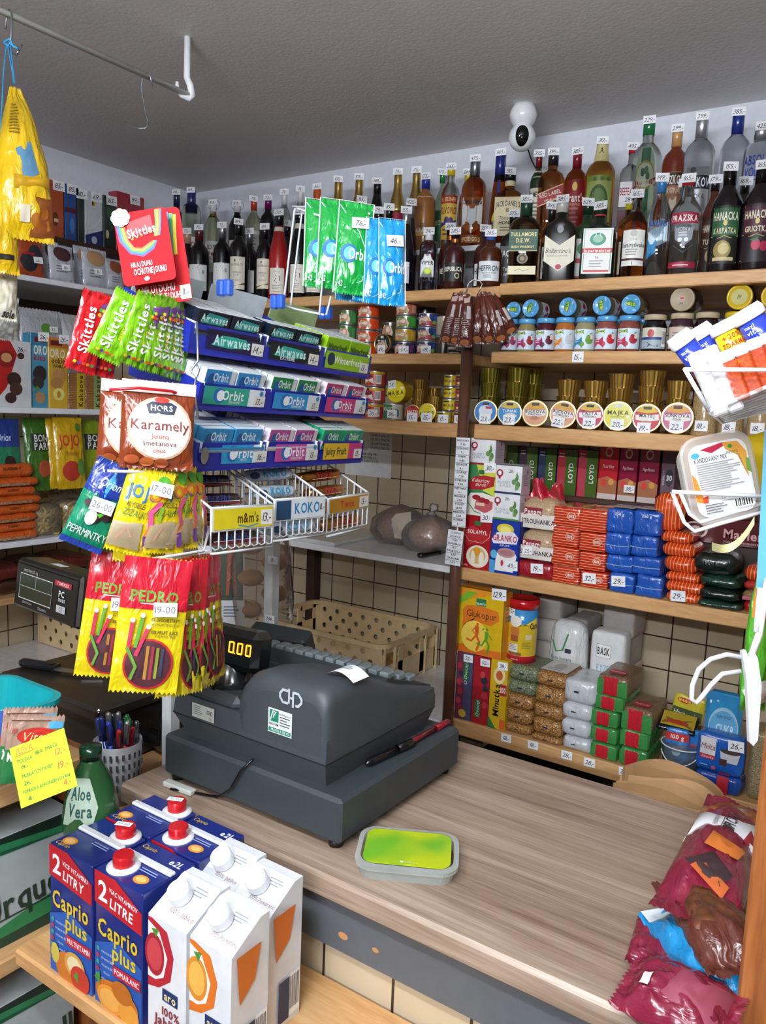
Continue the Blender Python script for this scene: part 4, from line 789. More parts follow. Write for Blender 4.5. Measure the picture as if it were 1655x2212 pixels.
def face(c, t1, t2, top='d8a028', tc='282c38', ins=None):
    o = [('e', .5, .5, .49, .49, 'd8ccaa:m'), ('e', .5, .5, .46, .46, c), ('p', [(.12, .72), (.3, .9), (.5, .95), (.7, .9), (.88, .72), (.5, .66)], top), hm]
    o += ins or [('p', [(.1, .6), (.9, .64), (.92, .44), (.5, .36), (.12, .42)], 'e8e4de'), ('e', .5, .32, .2, .08, 'c07a58')]
    return o + [('t', t1, .5, .58, .12, tc, 'b', .76), ('t', t2, .5, .46, .07, tc, 'b', .5)]
lidcup(1043.5, 890, 27, face('2a7ac0', 'LOSOS', 'S MRKVI', '3a8ad0', 'd8e4f0', [('e', .5, .55, .3, .24, 'd8e0e8'), ('r', .5, .64, .75, .74, 'c02840')]), '23,-', 'blue standing lid of a fish pate cup by the brown pole')
lidcup(1095.5, 891.5, 28, face('2888c8', 'TUNAK', 'S RYZI', 'd8b828', 'f0f4f8', [('e', .55, .38, .26, .1, 'd8d0c8')]), '23,-', 'blue and yellow standing lid, second from the brown pole')
lidcup(1151, 894, 29.5, face('d8a078', 'BUCKOVA', 'POMAZANKA'), None, 'salmon standing lid, left one of two alike, without slanted tag')
lidcup(1211, 896, 30.5, face('d8a078', 'BUCKOVA', 'POMAZANKA'), '22,-', 'salmon standing lid, right one of two alike, slanted price ticket', tagp=(-.2, -.6), ry=-.15)
lidcup(1269.6, 899, 31, face('b82858', 'PASTA', 'Z UZENEHO MASA', 'd8b020'), '22,-', 'magenta standing lid of a meat paste cup')
lidcup(1330.6, 902, 33, [('e', .5, .5, .49, .49, 'd8ccaa:m'), ('e', .5, .5, .465, .465, 'd0cc20:g'), ('r', .36, .8, .64, .9, 'd0d4d8'), ('t', 'MAJKA', .5, .62, .15, '3a3018', 'b', .8), ('t', 'ZLATE RECEPTURY', .5, .48, .05, '6a6020', 'n', .5), ('e', .84, .48, .07, .07, 'e8e8c0')], '20,-', 'yellow-green standing lid of a pate cup')
lidcup(1393.4, 904, 32, face('c02838', 'MATEJ', '', 'd8b828'), '19,-', 'red and white standing lid of a meat cup', tagp=(-.15, -.7))
lidcup(1459, 906.5, 35, face('c06a88', 'SUNKOVA', 'PENA', 'd89a28'), '22,-', 'pink standing lid of a ham foam cup, rightmost of the row')
def kraft(px, yt, yb, w, Y, label, tagt):
    P = PY(px, yt, Y); wd = w * depth(P) / FPX; h = P.z - ZP
    t = thing('spread_tub', label, 'tub', (P.x, Y, ZP), facecam((P.x, Y), .6)); r = wd / 2
    part(t, 'cup', lambda m: m.lathe([(r * .98, 0), (r, .004), (r * .9, h * .85), (r * .8, h * .93)], 'b89c70:k9c8258_260', 24)); part(t, 'lid', lambda m: m.lathe([(r * .84, h * .93), (r * .84, h), (0, h)], 'd8ccb0', 24))
    price(t, tagt, cyl(r * 1.0, .034, .012, .028, -.1)); return t
kraft(1527, 846, 937, 56, 2.31, 'brownish mustard tub right of the pink standing lid', '18,-')
kraft(1586, 850, 940, 54, 2.31, 'brownish mustard tub with second price ticket behind the wire basket', '18,-')
kraft(1648, 852, 940, 54, 2.31, 'brownish mustard tub behind the yellow card', '18,-')
# ---------------------------------------------------------------- boxes and packs on the lower right shelves
def fsurf(w, h, y=0.0, bul=0.0):
    S = Surf(lambda u, v, q: Vector((u, y - bul * (1 - (2 * u / w) ** 2) * (1 - (2 * v / h - 1) ** 2) - q, v)), w, h, 10 if bul else 1); return S
def rsurf(w, d, h): return flat((w / 2 + .0002, d / 2, 0), (0, 1, 0), (0, 0, 1), d, h)
def tsurf(w, d, h): return flat((0, 0, h + .0002), (1, 0, 0), (0, 1, 0), w, d)
def boxat(label, w, d, h, loc, rz, col, front=(), side=(), top=(), tagt=None, tagp=(.75, .9), name='carton_box', cat='box', bev=.0015, grp=None, sidec=None, topc=None, rot=None, tw=.042):
    t = thing(name, label, cat, loc, rz, grp, rot)
    def f(m):
        m.box(-w / 2, 0, 0, w / 2, d, h, col, bev)
        S = fsurf(w, h, -.0002); m.art(S, front); S2 = rsurf(w, d, h)
        if sidec: m.prect(S2, 0, 0, 1, 1, sidec)
        m.art(S2, side); S3 = tsurf(w, d, h)
        if topc: m.prect(S3, 0, 0, 1, 1, topc)
        m.art(S3, top)
    part(t, 'carton', f)
    if tagt: price(t, tagt, flat((w * (tagp[0] - .5), -.0012, h * tagp[1] - tw * .38), (1, 0, .05), (-.05, 0, 1), tw, tw * .72))
    return t
def boxpx(label, xl, yt, xr, yb, Yf, d, col, z=None, **k):
    x0, x1, z0, z1 = BX(xl, yt, xr, yb, Yf)
    if z is not None: z0 = z
    return boxat(label, x1 - x0, d, z1 - z0, ((x0 + x1) / 2, Yf, z0), 0, col, **k), z1
def packat(label, w, d, h, loc, ms, front=(), r=.012, bul=.004, nz=.0015, name='pack', cat='pack', tagt=None, tagp=(.5, .5), rz=0, top=(), grp=None, seed=None, bands=None, rot=None, pn='bag', tw=.04):
    t = thing(name, label, cat, loc, rz, grp, rot); sd = hash(label) % 97 if seed is None else seed
    sd = sum(map(ord, label)) % 97
    part(t, pn, lambda m: softbox(m, w, d, h, r, ms, nz, sd, 10, bul))
    if front:
        def f(m): m.lw = .0012 + nz * .6; m.art(fsurf(w, h, 0, bul), front)
        part(t, 'label', f)
    if top:
        def f2(m): m.lw = .0012 + nz * .6; m.art(flat((0, 0, h + bul * .3), (1, 0, 0), (0, 1, 0), w, d), top)
        part(t, 'top_label', f2)
    if tagt: price(t, tagt, flat((w * (tagp[0] - .5), -bul - nz - .0028, h * tagp[1] - tw * .36), (1, 0, .08), (-.08, 0, 1), tw, tw * .75))
    return t
def packcol(rows, Yf, d, zb, fn):
    """rows bottom to top: (xl, xr, ytop, ...)"""
    z = zb
    for i, q in enumerate(rows):
        P0 = PY(q[0], q[2] + 20, Yf); P1 = PY(q[1], q[2] + 20, Yf); zt = PY((q[0] + q[1]) / 2, q[2], Yf).z
        h = max(.02, zt - z); fn(i, q, (P0.x + P1.x) / 2, P1.x - P0.x, z, h - .0008); z += h
    return z
Yb = YF + .012
herb = lambda c, a, b_: [('e', .17, .72, .13, .14, 'a02440'), ('e', .17, .73, .07, .08, 'f0f0f0'), ('r', .13, .52, .21, .6, 'a02440'), ('t', a, .34, .40, .10, '8a9496', 'n', .5), ('t', b_, .40, .29, .10, '8a9496', 'n', .5), ('r', 0, 0, 1, .07, c), ('e', .82, .6, .07, .14, '5a8a48'), ('e', .72, .44, .08, .1, '6a9a50'), ('e', .88, .36, .08, .12, '5a8a48'), ('e', .76, .66, .05, .08, 'e8e8d0'), ('e', .85, .24, .07, .08, '78a058'), ('b', [(.8, .1), (.78, .5), (.84, .8)], .015, '4a7a3a')]
hside = [('e', .6, .8, .1, .08, 'a06070'), ('l', .15, .66, .85, 6, .07, '9a8a8e')]
# right pair column: starch boxes, left of the pack columns
t, z1 = boxpx('red cornstarch box with cake picture, lowest by the brown pole', 1002, 1114, 1060, 1222, Yb, .045, 'a81820:g', ZS, front=[('p', [(0, .74), (.3, .8), (.9, .7), (.95, .56), (.5, .48), (.1, .42), (.04, .5), (.1, .62)], 'b82228'), ('b', [(.05, .62), (.2, .52), (.7, .5), (.95, .62), (.97, .75)], .015, 'e8c8b0'), ('r', .38, .82, .62, .9, '2a7a3a'), ('t', 'SOLAMYL', .5, .7, .075, 'f4ece4', 'b', .72), ('e', .55, .24, .42, .21, 'f0e8d0'), ('e', .55, .26, .3, .16, 'd8b878'), ('e', .52, .33, .14, .08, 'e8a020'), ('e', .38, .2, .08, .14, 'f4ecd8'), ('e', .7, .2, .1, .14, 'f4ecd8'), ('t', '200g', .12, .06, .03, 'f0e0d8', 'n', .2)], sidec='8a1018', tagt='30,-', tagp=(.82, .99))
t, z2 = boxpx('green and white cornstarch box with cherry cake picture', 1005, 1004, 1070, 1114, Yb, .045, '2a7a48:g', z1 + .0005, front=[('p', [(0, 1), (1, 1), (1, .55), (.5, .42), (.2, .5), (0, .6)], '3a8a50'), ('p', [(.35, 1), (1, 1), (1, .4), (.6, .5)], 'd0d848'), ('p', [(.1, .62), (.25, .76), (.6, .8), (.98, .78), (.95, .6), (.6, .52), (.15, .5)], 'b02028'), ('t', 'Kukuricny', .52, .70, .075, 'f4ece0', 'i', .6), ('t', 'skrob', .52, .62, .075, 'f4ece0', 'i', .36), ('p', [(0, 0), (1, 0), (1, .4), (.6, .46), (.2, .44), (.05, .3)], 'f0ece0'), ('b', [(.08, .46), (.12, .25), (.35, .08), (.75, .02)], .03, '3a8a50'), ('p', [(.35, .14), (.72, .06), (.95, .16), (.95, .3), (.4, .34)], 'c05860'), ('r', .4, .2, .68, .26, 'e8d0b0'), ('e', .6, .32, .12, .05, 'a01828'), ('e', .75, .3, .1, .05, 'a01828'), ('e', .4, .36, .14, .05, 'a01828'), ('r', .45, .82, .62, .9, '1a6a38')], sidec='286a40', tagt='30,-', tagp=(.8, .96))
t, z3 = boxpx('white herbal tea box, topmost by the brown pole', 1016, 947, 1070, 1004, Yb, .06, 'eceef0:g', z2 + .0005, front=herb('a02038', 'ZALUDEK A', 'STREVA'), side=hside, sidec='b8a8b4', topc='d8dadc')
t, z4 = boxpx('navy cocoa drink box with cup picture', 1060, 1124, 1121, 1231, Yb - .004, .05, '1a3a98:g', ZS, front=[('e', .5, .84, .3, .1, 'd8c838'), ('e', .5, .82, .2, .07, 'f0e880'), ('p', [(.03, .62), (.2, .76), (.8, .8), (.97, .7), (.92, .58), (.1, .55)], 'e8e8f0'), ('t', 'GRANKO', .5, .67, .12, 'b82040', 'b', .86), ('t', 'zdrave', .5, .54, .05, 'e8f0f8', 'i', .5), ('p', [(.2, .05), (.85, .05), (.95, .35), (.85, .46), (.4, .46), (.22, .36)], 'f0ece8'), ('e', .58, .4, .32, .09, 'b88a8a'), ('e', .58, .4, .24, .05, 'a87078'), ('e', .45, .2, .05, .06, 'c03048'), ('e', .72, .16, .05, .06, 'c03048'), ('r', 0, 0, .2, .24, '4aa0d8'), ('e', .14, .35, .12, .08, '5ab8e0')], sidec='122a78', tagt='49,-', tagp=(.8, .18))
t, z5 = boxpx('white herbal tea box with green foot, lower one of the middle pair', 1065, 1067, 1122, 1124, Yb, .06, 'eceef0:g', z4 + .0005, front=herb('4a8a3a', 'DYCHACI', 'CESTY A KRK') + [('t', '29,-', .55, .82, .12, '26262e', 'h', .2)], side=hside, sidec='c8bcc4')
t, z6 = boxpx('white herbal tea box with navy foot, upper one of the middle pair', 1070, 1006, 1127, 1066, Yb, .06, 'eceef0:g', z5 + .0005, front=herb('2a3058', 'PRUDUSKY', 'A PLICE') + [('t', '29,-', .62, .82, .12, '26262e', 'h', .2)], side=hside, sidec='c8bcc4', topc='d8dadc')
# breadcrumb bags
pen = lambda tx: [('r', .0, .08, 1, .52, 'e4dcd4'), ('p', [(.1, .48), (.62, .48), (.62, .72), (.1, .72)], '8a1c30'), ('t', 'Penam', .36, .6, .16, 'f4e8e0', 'b', .48), ('t', tx, .5, .30, .15, '2a2a30', 'b', .9), ('b', [(0, .12), (.5, .07), (1, .12)], .012, '8a1c30')]
crumb = 'd8c0a0:kb89468_340'
z = ZS
t = packat('dark red breadcrumb bag with price, lowest of the breadcrumb stack', .118, .16, .05, (PY(1153, 1240, Yb).x, Yb, z), '9a1424:f', tagt='19,-', tagp=(.62, .66), name='breadcrumb_bag', cat='bag')
zt = PY(1155, 1148, Yb).z
t = packat('white breadcrumb bag with maroon badge, middle of the stack', .118, .10, zt - z - .052, (PY(1157, 1190, Yb).x, Yb + .01, z + .051), crumb, pen('STROUHANKA'), r=.03, bul=.008, name='breadcrumb_bag', cat='bag', tagt='25,-', tagp=(.3, .34), tw=.03)
zt2 = PY(1160, 1078, Yb).z
t = packat('white breadcrumb bag with gathered red top, uppermost of the stack', .118, .10, zt2 - zt, (PY(1160, 1110, Yb).x, Yb + .015, zt), crumb, pen('STROUHANKA'), r=.03, bul=.008, name='breadcrumb_bag', cat='bag')
def gather(m):
    hh = zt2 - zt
    m.grid(lambda u, v: ((u - .5) * .11 * (1 - .25 * v), .03 + .02 * math.sin(u * 9 + v * 3), hh - .006 + v * .045 * (1 + .5 * math.sin(u * 7))), 14, 4, 'b81c30:f')
    m.grid(lambda u, v: ((u - .5) * .11 * (1 - .25 * v), .055 + .02 * math.sin(u * 8 + 1), hh - .006 + v * .035 * (1 + .5 * math.sin(u * 6 + 2))), 14, 4, 'b81c30:f', True, True)
part(t, 'gathered_top', gather)
# striped coffee bricks
RS = 'c02c18:se8a878_40_Z'
cof = [('e', .70, .55, .17, .2, 'd8a078'), ('e', .70, .55, .13, .15, 'b83020'), ('t', '100%', .70, .55, .16, 'f0e8e0', 'b', .2)]
def redp(col, tags):
    def fn(i, q, xc, w, z, h):
        nm = ['bottom', 'second from below', 'third from below', 'top'][i]
        packat('red striped coffee brick, %s of the %s red column' % (nm, col), w * .98, .15, h, (xc, Yb + i * .003, z), RS, cof if i < 3 or col == 'left' else [], r=.006, bul=.002, nz=.0035, name='coffee_pack', cat='pack', tagt=tags if i == 0 else None, tagp=(.4, .6))
    return fn
packcol([(1191, 1251, 1223), (1190, 1249, 1182), (1190, 1249, 1138), (1192, 1252, 1094)], Yb, .15, ZS, redp('left', None))
zr = packcol([(1252, 1312, 1235), (1250, 1308, 1193), (1250, 1308, 1151), (1250, 1310, 1100)], Yb, .15, ZS, redp('right', '32,-'))
def bluep(col, tags):
    def fn(i, q, xc, w, z, h):
        nm = ['bottom', 'second from below', 'third from below', 'top'][i]
        t = packat('blue coffee brick, %s of the %s blue column' % (nm, col), w * .98, .15, h, (xc, Yb + i * .003, z), '1f56b4:f', [('b', [(0, .45), (.5, .42), (1, .46)], .03, '8aa8c8')] if i < 3 else [('t', '250 g', .5, .8, .12, 'd8e0f0', 'b', .4)], r=.007, bul=.0025, nz=.004, name='coffee_pack', cat='pack', tagt=tags if i == 0 else None, tagp=(.45, .6), top=[('r', .05, .05, .95, .6, 'e0d4c4'), ('t', 'JIHLAVANKA', .5, .4, .2, '7a2020', 'b', .8), ('r', .05, .6, .95, .95, '2a3a70')] if i == 3 else ())
    return fn
packcol([(1314, 1370, 1238), (1308, 1366, 1200), (1305, 1360, 1152), (1308, 1367, 1100)], Yb, .15, ZS, bluep('left', '29,-'))
packcol([(1373, 1432, 1244), (1363, 1427, 1204), (1360, 1420, 1158), (1366, 1427, 1104)], Yb, .15, ZS, bluep('right', None))
# striped pillow bags of coffee
YS = 'd83a20:se0b048_34_X'
def pil(i, q, xc, w, z, h):
    packat('red and yellow striped coffee bag, %s of the pillow bag pile' % ['bottom', 'second from below', 'third from below', 'fourth from below', 'fifth from below', 'sixth from below'][i], w, .13, h, (xc, Yb + .004 * i, z), YS, (), r=.02, bul=.004, nz=.003, name='coffee_bag', cat='bag', tagt='29,-' if i == 0 else None, tagp=(.42, .75), rz=.03 * (i % 3 - 1))
zq = packcol([(1436, 1510, 1282), (1434, 1518, 1259), (1434, 1508, 1240), (1428, 1502, 1205), (1424, 1497, 1176), (1422, 1490, 1152)], Yb, .13, ZS, pil)
t = packat('red and yellow striped coffee bag standing upright on the pillow bags', .075, .05, PY(1437, 1068, Yb).z - zq, (PY(1436, 1110, Yb).x, Yb + .03, zq), YS, (), r=.02, bul=.004, nz=.003, name='coffee_bag', cat='bag')
GB = '10181a:k1c5a3a_36'
def grn(i, q, xc, w, z, h):
    packat('glossy black-green bag, %s of its pile under the dark red cake box' % ['bottom', 'second from below', 'third from below', 'top'][i], w, .13, h, (xc, Yb - .004 + .003 * i, z), '0f1f1a:f' if i % 2 else '15382a:f', (), r=.02, bul=.004, nz=.006, name='tea_bag', cat='bag', rz=.04 * (i % 2))
packcol([(1507, 1600, 1300), (1510, 1600, 1272), (1512, 1600, 1245), (1500, 1590, 1196)], Yb, .12, ZS, grn)
def mis(i, q, xc, w, z, h):
    cc = [('b01820:f', 'dark red bag, bottom of the pile at the right frame edge'), ('b08a60:k7a5a38_300', 'brown grain bag with pink band in the pile at right edge'), ('b83028:f', 'flat red bag in the pile at the right frame edge'), (YS, 'striped coffee bag on top of the pile at the right frame edge')][i]
    packat(cc[1], w, .12, h, (xc, Yb + .01, z), cc[0], [('r', 0, 0, 1, .35, 'd07088')] if i == 1 else (), r=.018, bul=.003, nz=.003, name='food_bag', cat='bag')
packcol([(1604, 1662, 1300), (1602, 1660, 1278), (1604, 1662, 1258), (1604, 1662, 1226)], Yb, .12, ZS, mis)
# dark red cake boxes behind and above
mar = [('e', .2, .45, .1, .32, 'd8c0b8'), ('e', .2, .45, .08, .26, '4a1a20'), ('e', .21, .5, .035, .12, 'd8c0b8'), ('t', 'Marlenka', .62, .45, .34, 'd8a0a0', 'b', .6), ('t', 'PODLE STAROARMENSKE RECEPTURY', .6, .14, .07, 'd8b8b0', 'n', .6)]
boxat('dark red honey cake box with round portrait emblem, lower one', .36, .10, .075, (PY(1582, 1210, 2.40).x, 2.40, zq - .035), 0, '54161a:g', mar, name='cake_box', top=[('e', .75, .4, .1, .3, '3a2018'), ('e', .9, .5, .07, .3, 'd8b850')], topc='5e1c1e')
boxat('dark red honey cake box, upper one behind the wire basket', .40, .10, .045, (PY(1570, 1110, 2.41).x, 2.405, zq + .0405), 0, '4a1216:g', [('e', .12, .5, .04, .36, 'd8c0b8'), ('e', .12, .5, .03, .28, '4a1a20')], name='cake_box')
boxat('plain dark carton under the dark red cake boxes', .33, .10, zq - ZS - .036, (PY(1582, 1210, 2.40).x, 2.402, ZS), 0, '2a1512')
# tea boxes on the dark step
def tea(xl, xr, yt, c, ops, label, yb=1046):
    x0, x1, z0, z1 = BX(xl, yt, xr, yb, 2.535)
    boxat(label, (x1 - x0) * .97, .07, z1 - ZRT, ((x0 + x1) / 2, 2.535, ZRT + .0004), 0, c, ops, name='tea_box')
lo = lambda c: [('r', .4, 0, 1, 1, '4a6a2a:g'), ('r', 0, 0, .42, 1, c), ('v', 'LOYD', .7, .5, .24, 'e8e8e0', 'b'), ('e', .25, .25, .14, .1, 'b04050'), ('l', .06, .9, .36, 2, .06, 'd8d0d0')]
tea(1092, 1117, 963, '4a6a2a', [('v', 'LOYD', .5, .45, .4, 'e8e8e0', 'b')], 'dark green tea box, leftmost on the dark step')
tea(1121, 1161, 966, '3a2a48', lo('4a3050'), 'green and violet tea box on the dark step')
tea(1163, 1202, 969, '202a48', lo('283858'), 'green and navy tea box on the dark step')
tea(1204, 1247, 972, 'a02030', lo('b02838'), 'green and red tea box on the dark step, left one of two')
tea(1249, 1292, 973, 'a02030', lo('b83048'), 'green and red tea box on the dark step, right one of two')
pic = lambda nm, c: [('e', .5, .86, .2, .09, 'd8b8b0'), ('e', .5, .86, .13, .06, c), ('t', nm, .5, .6, .06, 'f0e0d8', 'i', .6), ('p', [(0, .1), (1, .1), (1, .34), (.5, .42), (0, .36)], 'a86a40'), ('e', .3, .3, .16, .07, 'd83828'), ('e', .7, .32, .14, .06, 'd8a040'), ('r', 0, 0, 1, .1, 'd8c8c0')]
tea(1294, 1336, 960, 'c02430:g', pic('Fruit Kiss', 'c02430'), 'bright red fruit tea box on the dark step')
tea(1338, 1378, 964, '8a1838:g', pic('Magic Moments', '8a1838'), 'maroon fruit tea box on the dark step, left one of two')
tea(1381, 1425, 966, '8a1838:g', pic('Magic Moments', '8a1838'), 'maroon fruit tea box on the dark step, right one of two')
tea(1429, 1460, 974, '6a4a58', [('v', 'KASNOVY', .2, .5, .16, 'd8c8d0', 'n'), ('e', .62, .5, .3, .16, '2a2a30'), ('t', '30', .62, .5, .1, 'e0e0e0', 'b', .4)], 'purple-grey tea box at the end of the dark step row')
for px, tx in ((1203, '39,-'), (1359, '39,-')):
    P = PY(px, 1058, 2.518); RS_ = bpy.data.objects['tea_riser']; price(RS_, tx, flat((P.x - RS_.location.x, 2.5215 - RS_.location.y - .002, P.z - RS_.location.z - .01), (1, 0, 0), (0, 0, 1), .034, .024))
t = thing('meringue_pack', 'white meringue pack behind the red coffee bricks', 'pack', (PY(1224, 1080, 2.44).x, 2.44, ZS), 0)
part(t, 'bag', lambda m: [softbox(m, .07, .06, .145, .02, 'd8d8dc:f', .002, 3, 7, .004)])
# ---------------------------------------------------------------- lowest shelf: boxes, canister, bags
Yc = YF + .014
bx = [(985, 1019, 1409, '4a4a68', [('r', 0, 0, .5, 1, '6a3048'), ('e', .2, .8, .16, .05, 'b02838'), ('e', .3, .68, .14, .045, '3a2848'), ('e', .2, .55, .15, .05, 'c03040'), ('e', .28, .42, .16, .05, 'b82838'), ('e', .2, .28, .15, .05, 'c8384a'), ('e', .3, .18, .15, .05, '9a2438'), ('v', 'Ovocny caj', .6, .72, .22, 'd8e0d0', 'i'), ('r', .44, .6, .8, .86, '2a6a3a'), ('v', 'Ovocny', .6, .73, .2, 'e8e8d8', 'i'), ('e', .5, .1, .24, .06, 'c8a838')], 'purple fruit tea box with raspberries, left of the three upright boxes', '52,-'),
      (1020, 1056, 1418, 'a82028:g', [('e', .7, .66, .2, .06, '20243a'), ('e', .8, .55, .16, .05, '2a2c48'), ('e', .75, .44, .2, .05, 'c02838'), ('e', .6, .74, .14, .05, 'c8404a'), ('e', .8, .3, .15, .05, 'b83040'), ('r', .2, .1, .56, .36, '2a6a3a'), ('v', 'Ovocny', .38, .23, .2, 'e8e8d8', 'i')], 'red fruit tea box, middle of the three upright boxes', '52,-'),
      (1057, 1094, 1425, 'd8b020:g', [('p', [(0, 0), (.5, 0), (0, .18)], '2a7a3a'), ('v', 'Minutka', .42, .42, .36, '1a1a1a', 'b'), ('r', .62, .5, 1, .66, 'a82030'), ('t', '100', .8, .58, .08, 'f0e0d0', 'b', .3), ('e', .55, .78, .34, .12, 'e8d8a0'), ('e', .55, .78, .2, .07, 'c06028'), ('r', .7, .02, 1, .16, 'd86028')], 'yellow tea box with cup picture, right of the three upright boxes', '38,-')]
for xl, xr, yt, c, ops, lb, tg in bx:
    t, zz = boxpx(lb, xl, yt, xr, yt + 146, Yc, .07, c, Z0, front=ops, tagt=tg, tagp=(.72, .93), name='tea_box', tw=.034)
x0, x1, z0, z1 = BX(989, 1275, 1086, 1412, Yc); zb = Z0 + (PY(1038, 1416, Yc).z - Z0)
boxat('orange and yellow glucose powder box with two runners', x1 - x0, .055, z1 - zz - .001, ((x0 + x1) / 2, Yc, zz + .001), 0, 'e0b81c:g',
      [('p', [(0, .78), (.9, 1), (0, 1)], 'e8901c'), ('p', [(0, .72), (.3, .88), (.42, .96), (.2, .96), (0, .82)], '7ab82a'), ('r', .40, .76, .62, .87, '1a7a4a'), ('t', 'natura', .51, .80, .045, 'e8f0e0', 'b', .2), ('p', [(.12, .52), (.1, .66), (.2, .74), (.5, .76), (.9, .72), (.93, .58), (.75, .48), (.3, .52), (.16, .44), (.1, .3)], 'e07818'), ('t', 'Glukopur', .53, .63, .11, '3a2018', 'n', .66), ('p', [(0, 0), (1, 0), (1, .12), (.6, .1), (.3, .16), (0, .1)], 'e0701c'), ('e', .4, .28, .3, .24, 'f0d050'),
       ('e', .46, .47, .03, .025, 'e06018'), ('p', [(.40, .45), (.5, .44), (.49, .3), (.42, .3)], 'e06018'), ('b', [(.44, .31), (.52, .2), (.46, .06)], .05, 'e06018'), ('b', [(.44, .3), (.34, .2), (.22, .22)], .045, 'e06018'), ('b', [(.42, .42), (.34, .36), (.42, .32)], .025, 'e06018'),
       ('e', .68, .42, .028, .024, '5aa020'), ('b', [(.62, .43), (.57, .4)], .025, '5aa020'), ('p', [(.63, .39), (.72, .38), (.70, .26), (.64, .26)], '5aa020'), ('b', [(.66, .27), (.74, .17), (.70, .04)], .045, '5aa020'), ('b', [(.66, .27), (.58, .16), (.46, .18)], .04, '5aa020'), ('b', [(.7, .36), (.78, .3), (.8, .27)], .022, '5aa020')],
      topc='d88a1c', sidec='d8921c', side=[('l', .2, .8, .8, 5, .06, 'a86a18')], tagt='129,-', tagp=(.9, .99), name='drink_powder_box', tw=.05)
# bag columns
PEA = '8f9678:k4e5a3c_210'; NUT = 'c89a58:k7a4a20_210'; WR = 'c8ccd0:f'
def bagcol(rows, mats, labs, Yf, d, front=(), r=.016, nz=.003, lab_top=()):
    def fn(i, q, xc, w, z, h):
        packat(labs[i], w, d, h, (xc, Yf + .002 * i, z), mats[i], front, r=r, bul=.004, nz=nz, name='food_bag', cat='bag', top=lab_top if i == len(rows) - 1 else ())
    return packcol(rows, Yf, d, Z0, fn)
stk = [('r', .42, .5, .58, .6, '22283a')]
zA = bagcol([(1088, 1144, 1564), (1089, 1146, 1533), (1090, 1148, 1502), (1092, 1154, 1473), (1094, 1160, 1441)], [NUT, NUT, NUT, PEA, PEA],
            ['brown lentil bag, bottom of the first bag column', 'brown lentil bag, second from below in the first bag column', 'brown lentil bag, third from below in the first bag column', 'green pea bag, lower of the two', 'green pea bag, upper, under the drink canister'], Yc + .005, .15, stk)
bagcol([(1146, 1211, 1590), (1148, 1211, 1555), (1149, 1213, 1524), (1152, 1218, 1487), (1156, 1221, 1456)], [NUT] * 5, ['golden pea bag, %s of the second bag column' % q for q in ('bottom', 'second from below', 'third from below', 'fourth from below', 'top')], Yc, .15, stk, lab_top=[('r', .05, .1, .95, .9, 'd0ccc8'), ('e', .5, .5, .2, .2, 'a8a8a4'), ('l', .2, .3, .8, 2, .08, '909090')])
bagcol([(1213, 1276, 1594), (1210, 1274, 1557), (1211, 1278, 1522), (1216, 1286, 1472)], [WR] * 4, ['silver-white rice bag, %s of its stack' % q for q in ('bottom', 'second from below', 'third from below', 'top')], Yc, .15, [('r', .35, .5, .5, .58, '20222a')])
gr = [('r', .02, .12, .98, .9, '3f8a44:f'), ('r', .22, .12, .68, .9, 'c02430:f'), ('b', [(.22, .12), (.22, .9)], .02, 'd8c8b0'), ('b', [(.68, .12), (.68, .9)], .02, 'd8c8b0')]
FLX = 'a08468:k6a4c30_380'
def lent(rows, nm, Yf, d):
    def fn(i, q, xc, w, z, h):
        packat('green bag with red band, %s of the %s lentil stack' % (['bottom', 'second from below', 'third from below', 'fourth from below', 'top'][i], nm), w * .97, d, h, (xc, Yf + .002 * i, z), '3f8a44:f' if i < len(rows) - 1 else FLX, gr if i < len(rows) - 1 else [('r', .0, .0, 1, .8, '3f8a44:f'), ('r', .22, 0, .68, .95, 'c02430:f')], r=.010, bul=.003, nz=.0035, name='food_bag', cat='bag', top=[('p', [(.25, .1), (.8, .1), (.8, .35), (.25, .4)], 'b02838'), ('t', 'Podravka', .52, .25, .1, 'f0e0d8', 'i', .5)] if i == len(rows) - 1 else ())
    packcol(rows, Yf, d, Z0, fn)
lent([(1274, 1334, 1606), (1274, 1334, 1571), (1275, 1336, 1535), (1284, 1348, 1503), (1288, 1356, 1462)], 'left', Yc, .16)
lent([(1336, 1400, 1618), (1337, 1402, 1578), (1342, 1410, 1532)], 'right', Yc, .16)
# canister on the pea bags
P = PY(1132, 1292, Yc + .07); d_ = depth((P.x, Yc + .07, zA)); r = 63 * d_ / FPX / 2; h = P.z - zA
t = thing('canister', 'tall malt drink canister with red lid, blue and yellow print', 'canister', (P.x, Yc + .075, zA + .0012), facecam((P.x, Yc + .07)))
part(t, 'tube', lambda m: m.lathe([(r, 0, 'b81c28'), (r, h * .11, 'd8b828:g'), (r, h * .62, '3a90c8:g'), (r, h * .86)], 'd8b828:g', 32))
part(t, 'lid', lambda m: m.lathe([(r * 1.05, h * .85), (r * 1.06, h * .93), (r * 1.03, h), (r * .95, h), (r * .94, h * .985), (0, h * .985)], 'b8141c:g', 32))
def cl(m):
    S = cyl(r + .0003, 2.2 * r, 0, h); S.n = 12
    m.art(S, [('p', [(.0, .62), (.5, .6), (1, .72), (1, .58), (0, .5)], 'd8b828'), ('r', .1, .44, .4, .56, 'c87830'), ('e', .26, .66, .2, .09, 'f0ece0'), ('r', .12, .34, .38, .44, 'a05a28'), ('t', 'Caro', .88, .6, .1, '1a1a20', 'b', .3), ('r', .06, .17, .38, .3, 'e8e4e0'), ('l', .08, .28, .36, 4, .025, '8a8a8a'), ('r', .06, .12, .5, .17, '8a5a3a'), ('l', .5, .32, .8, 4, .025, '8a7a28'), ('r', .6, .38, .8, .46, 'd8c8a0'), ('t', 'instant', .3, .06, .03, 'f0d0d0', 'n', .3)])
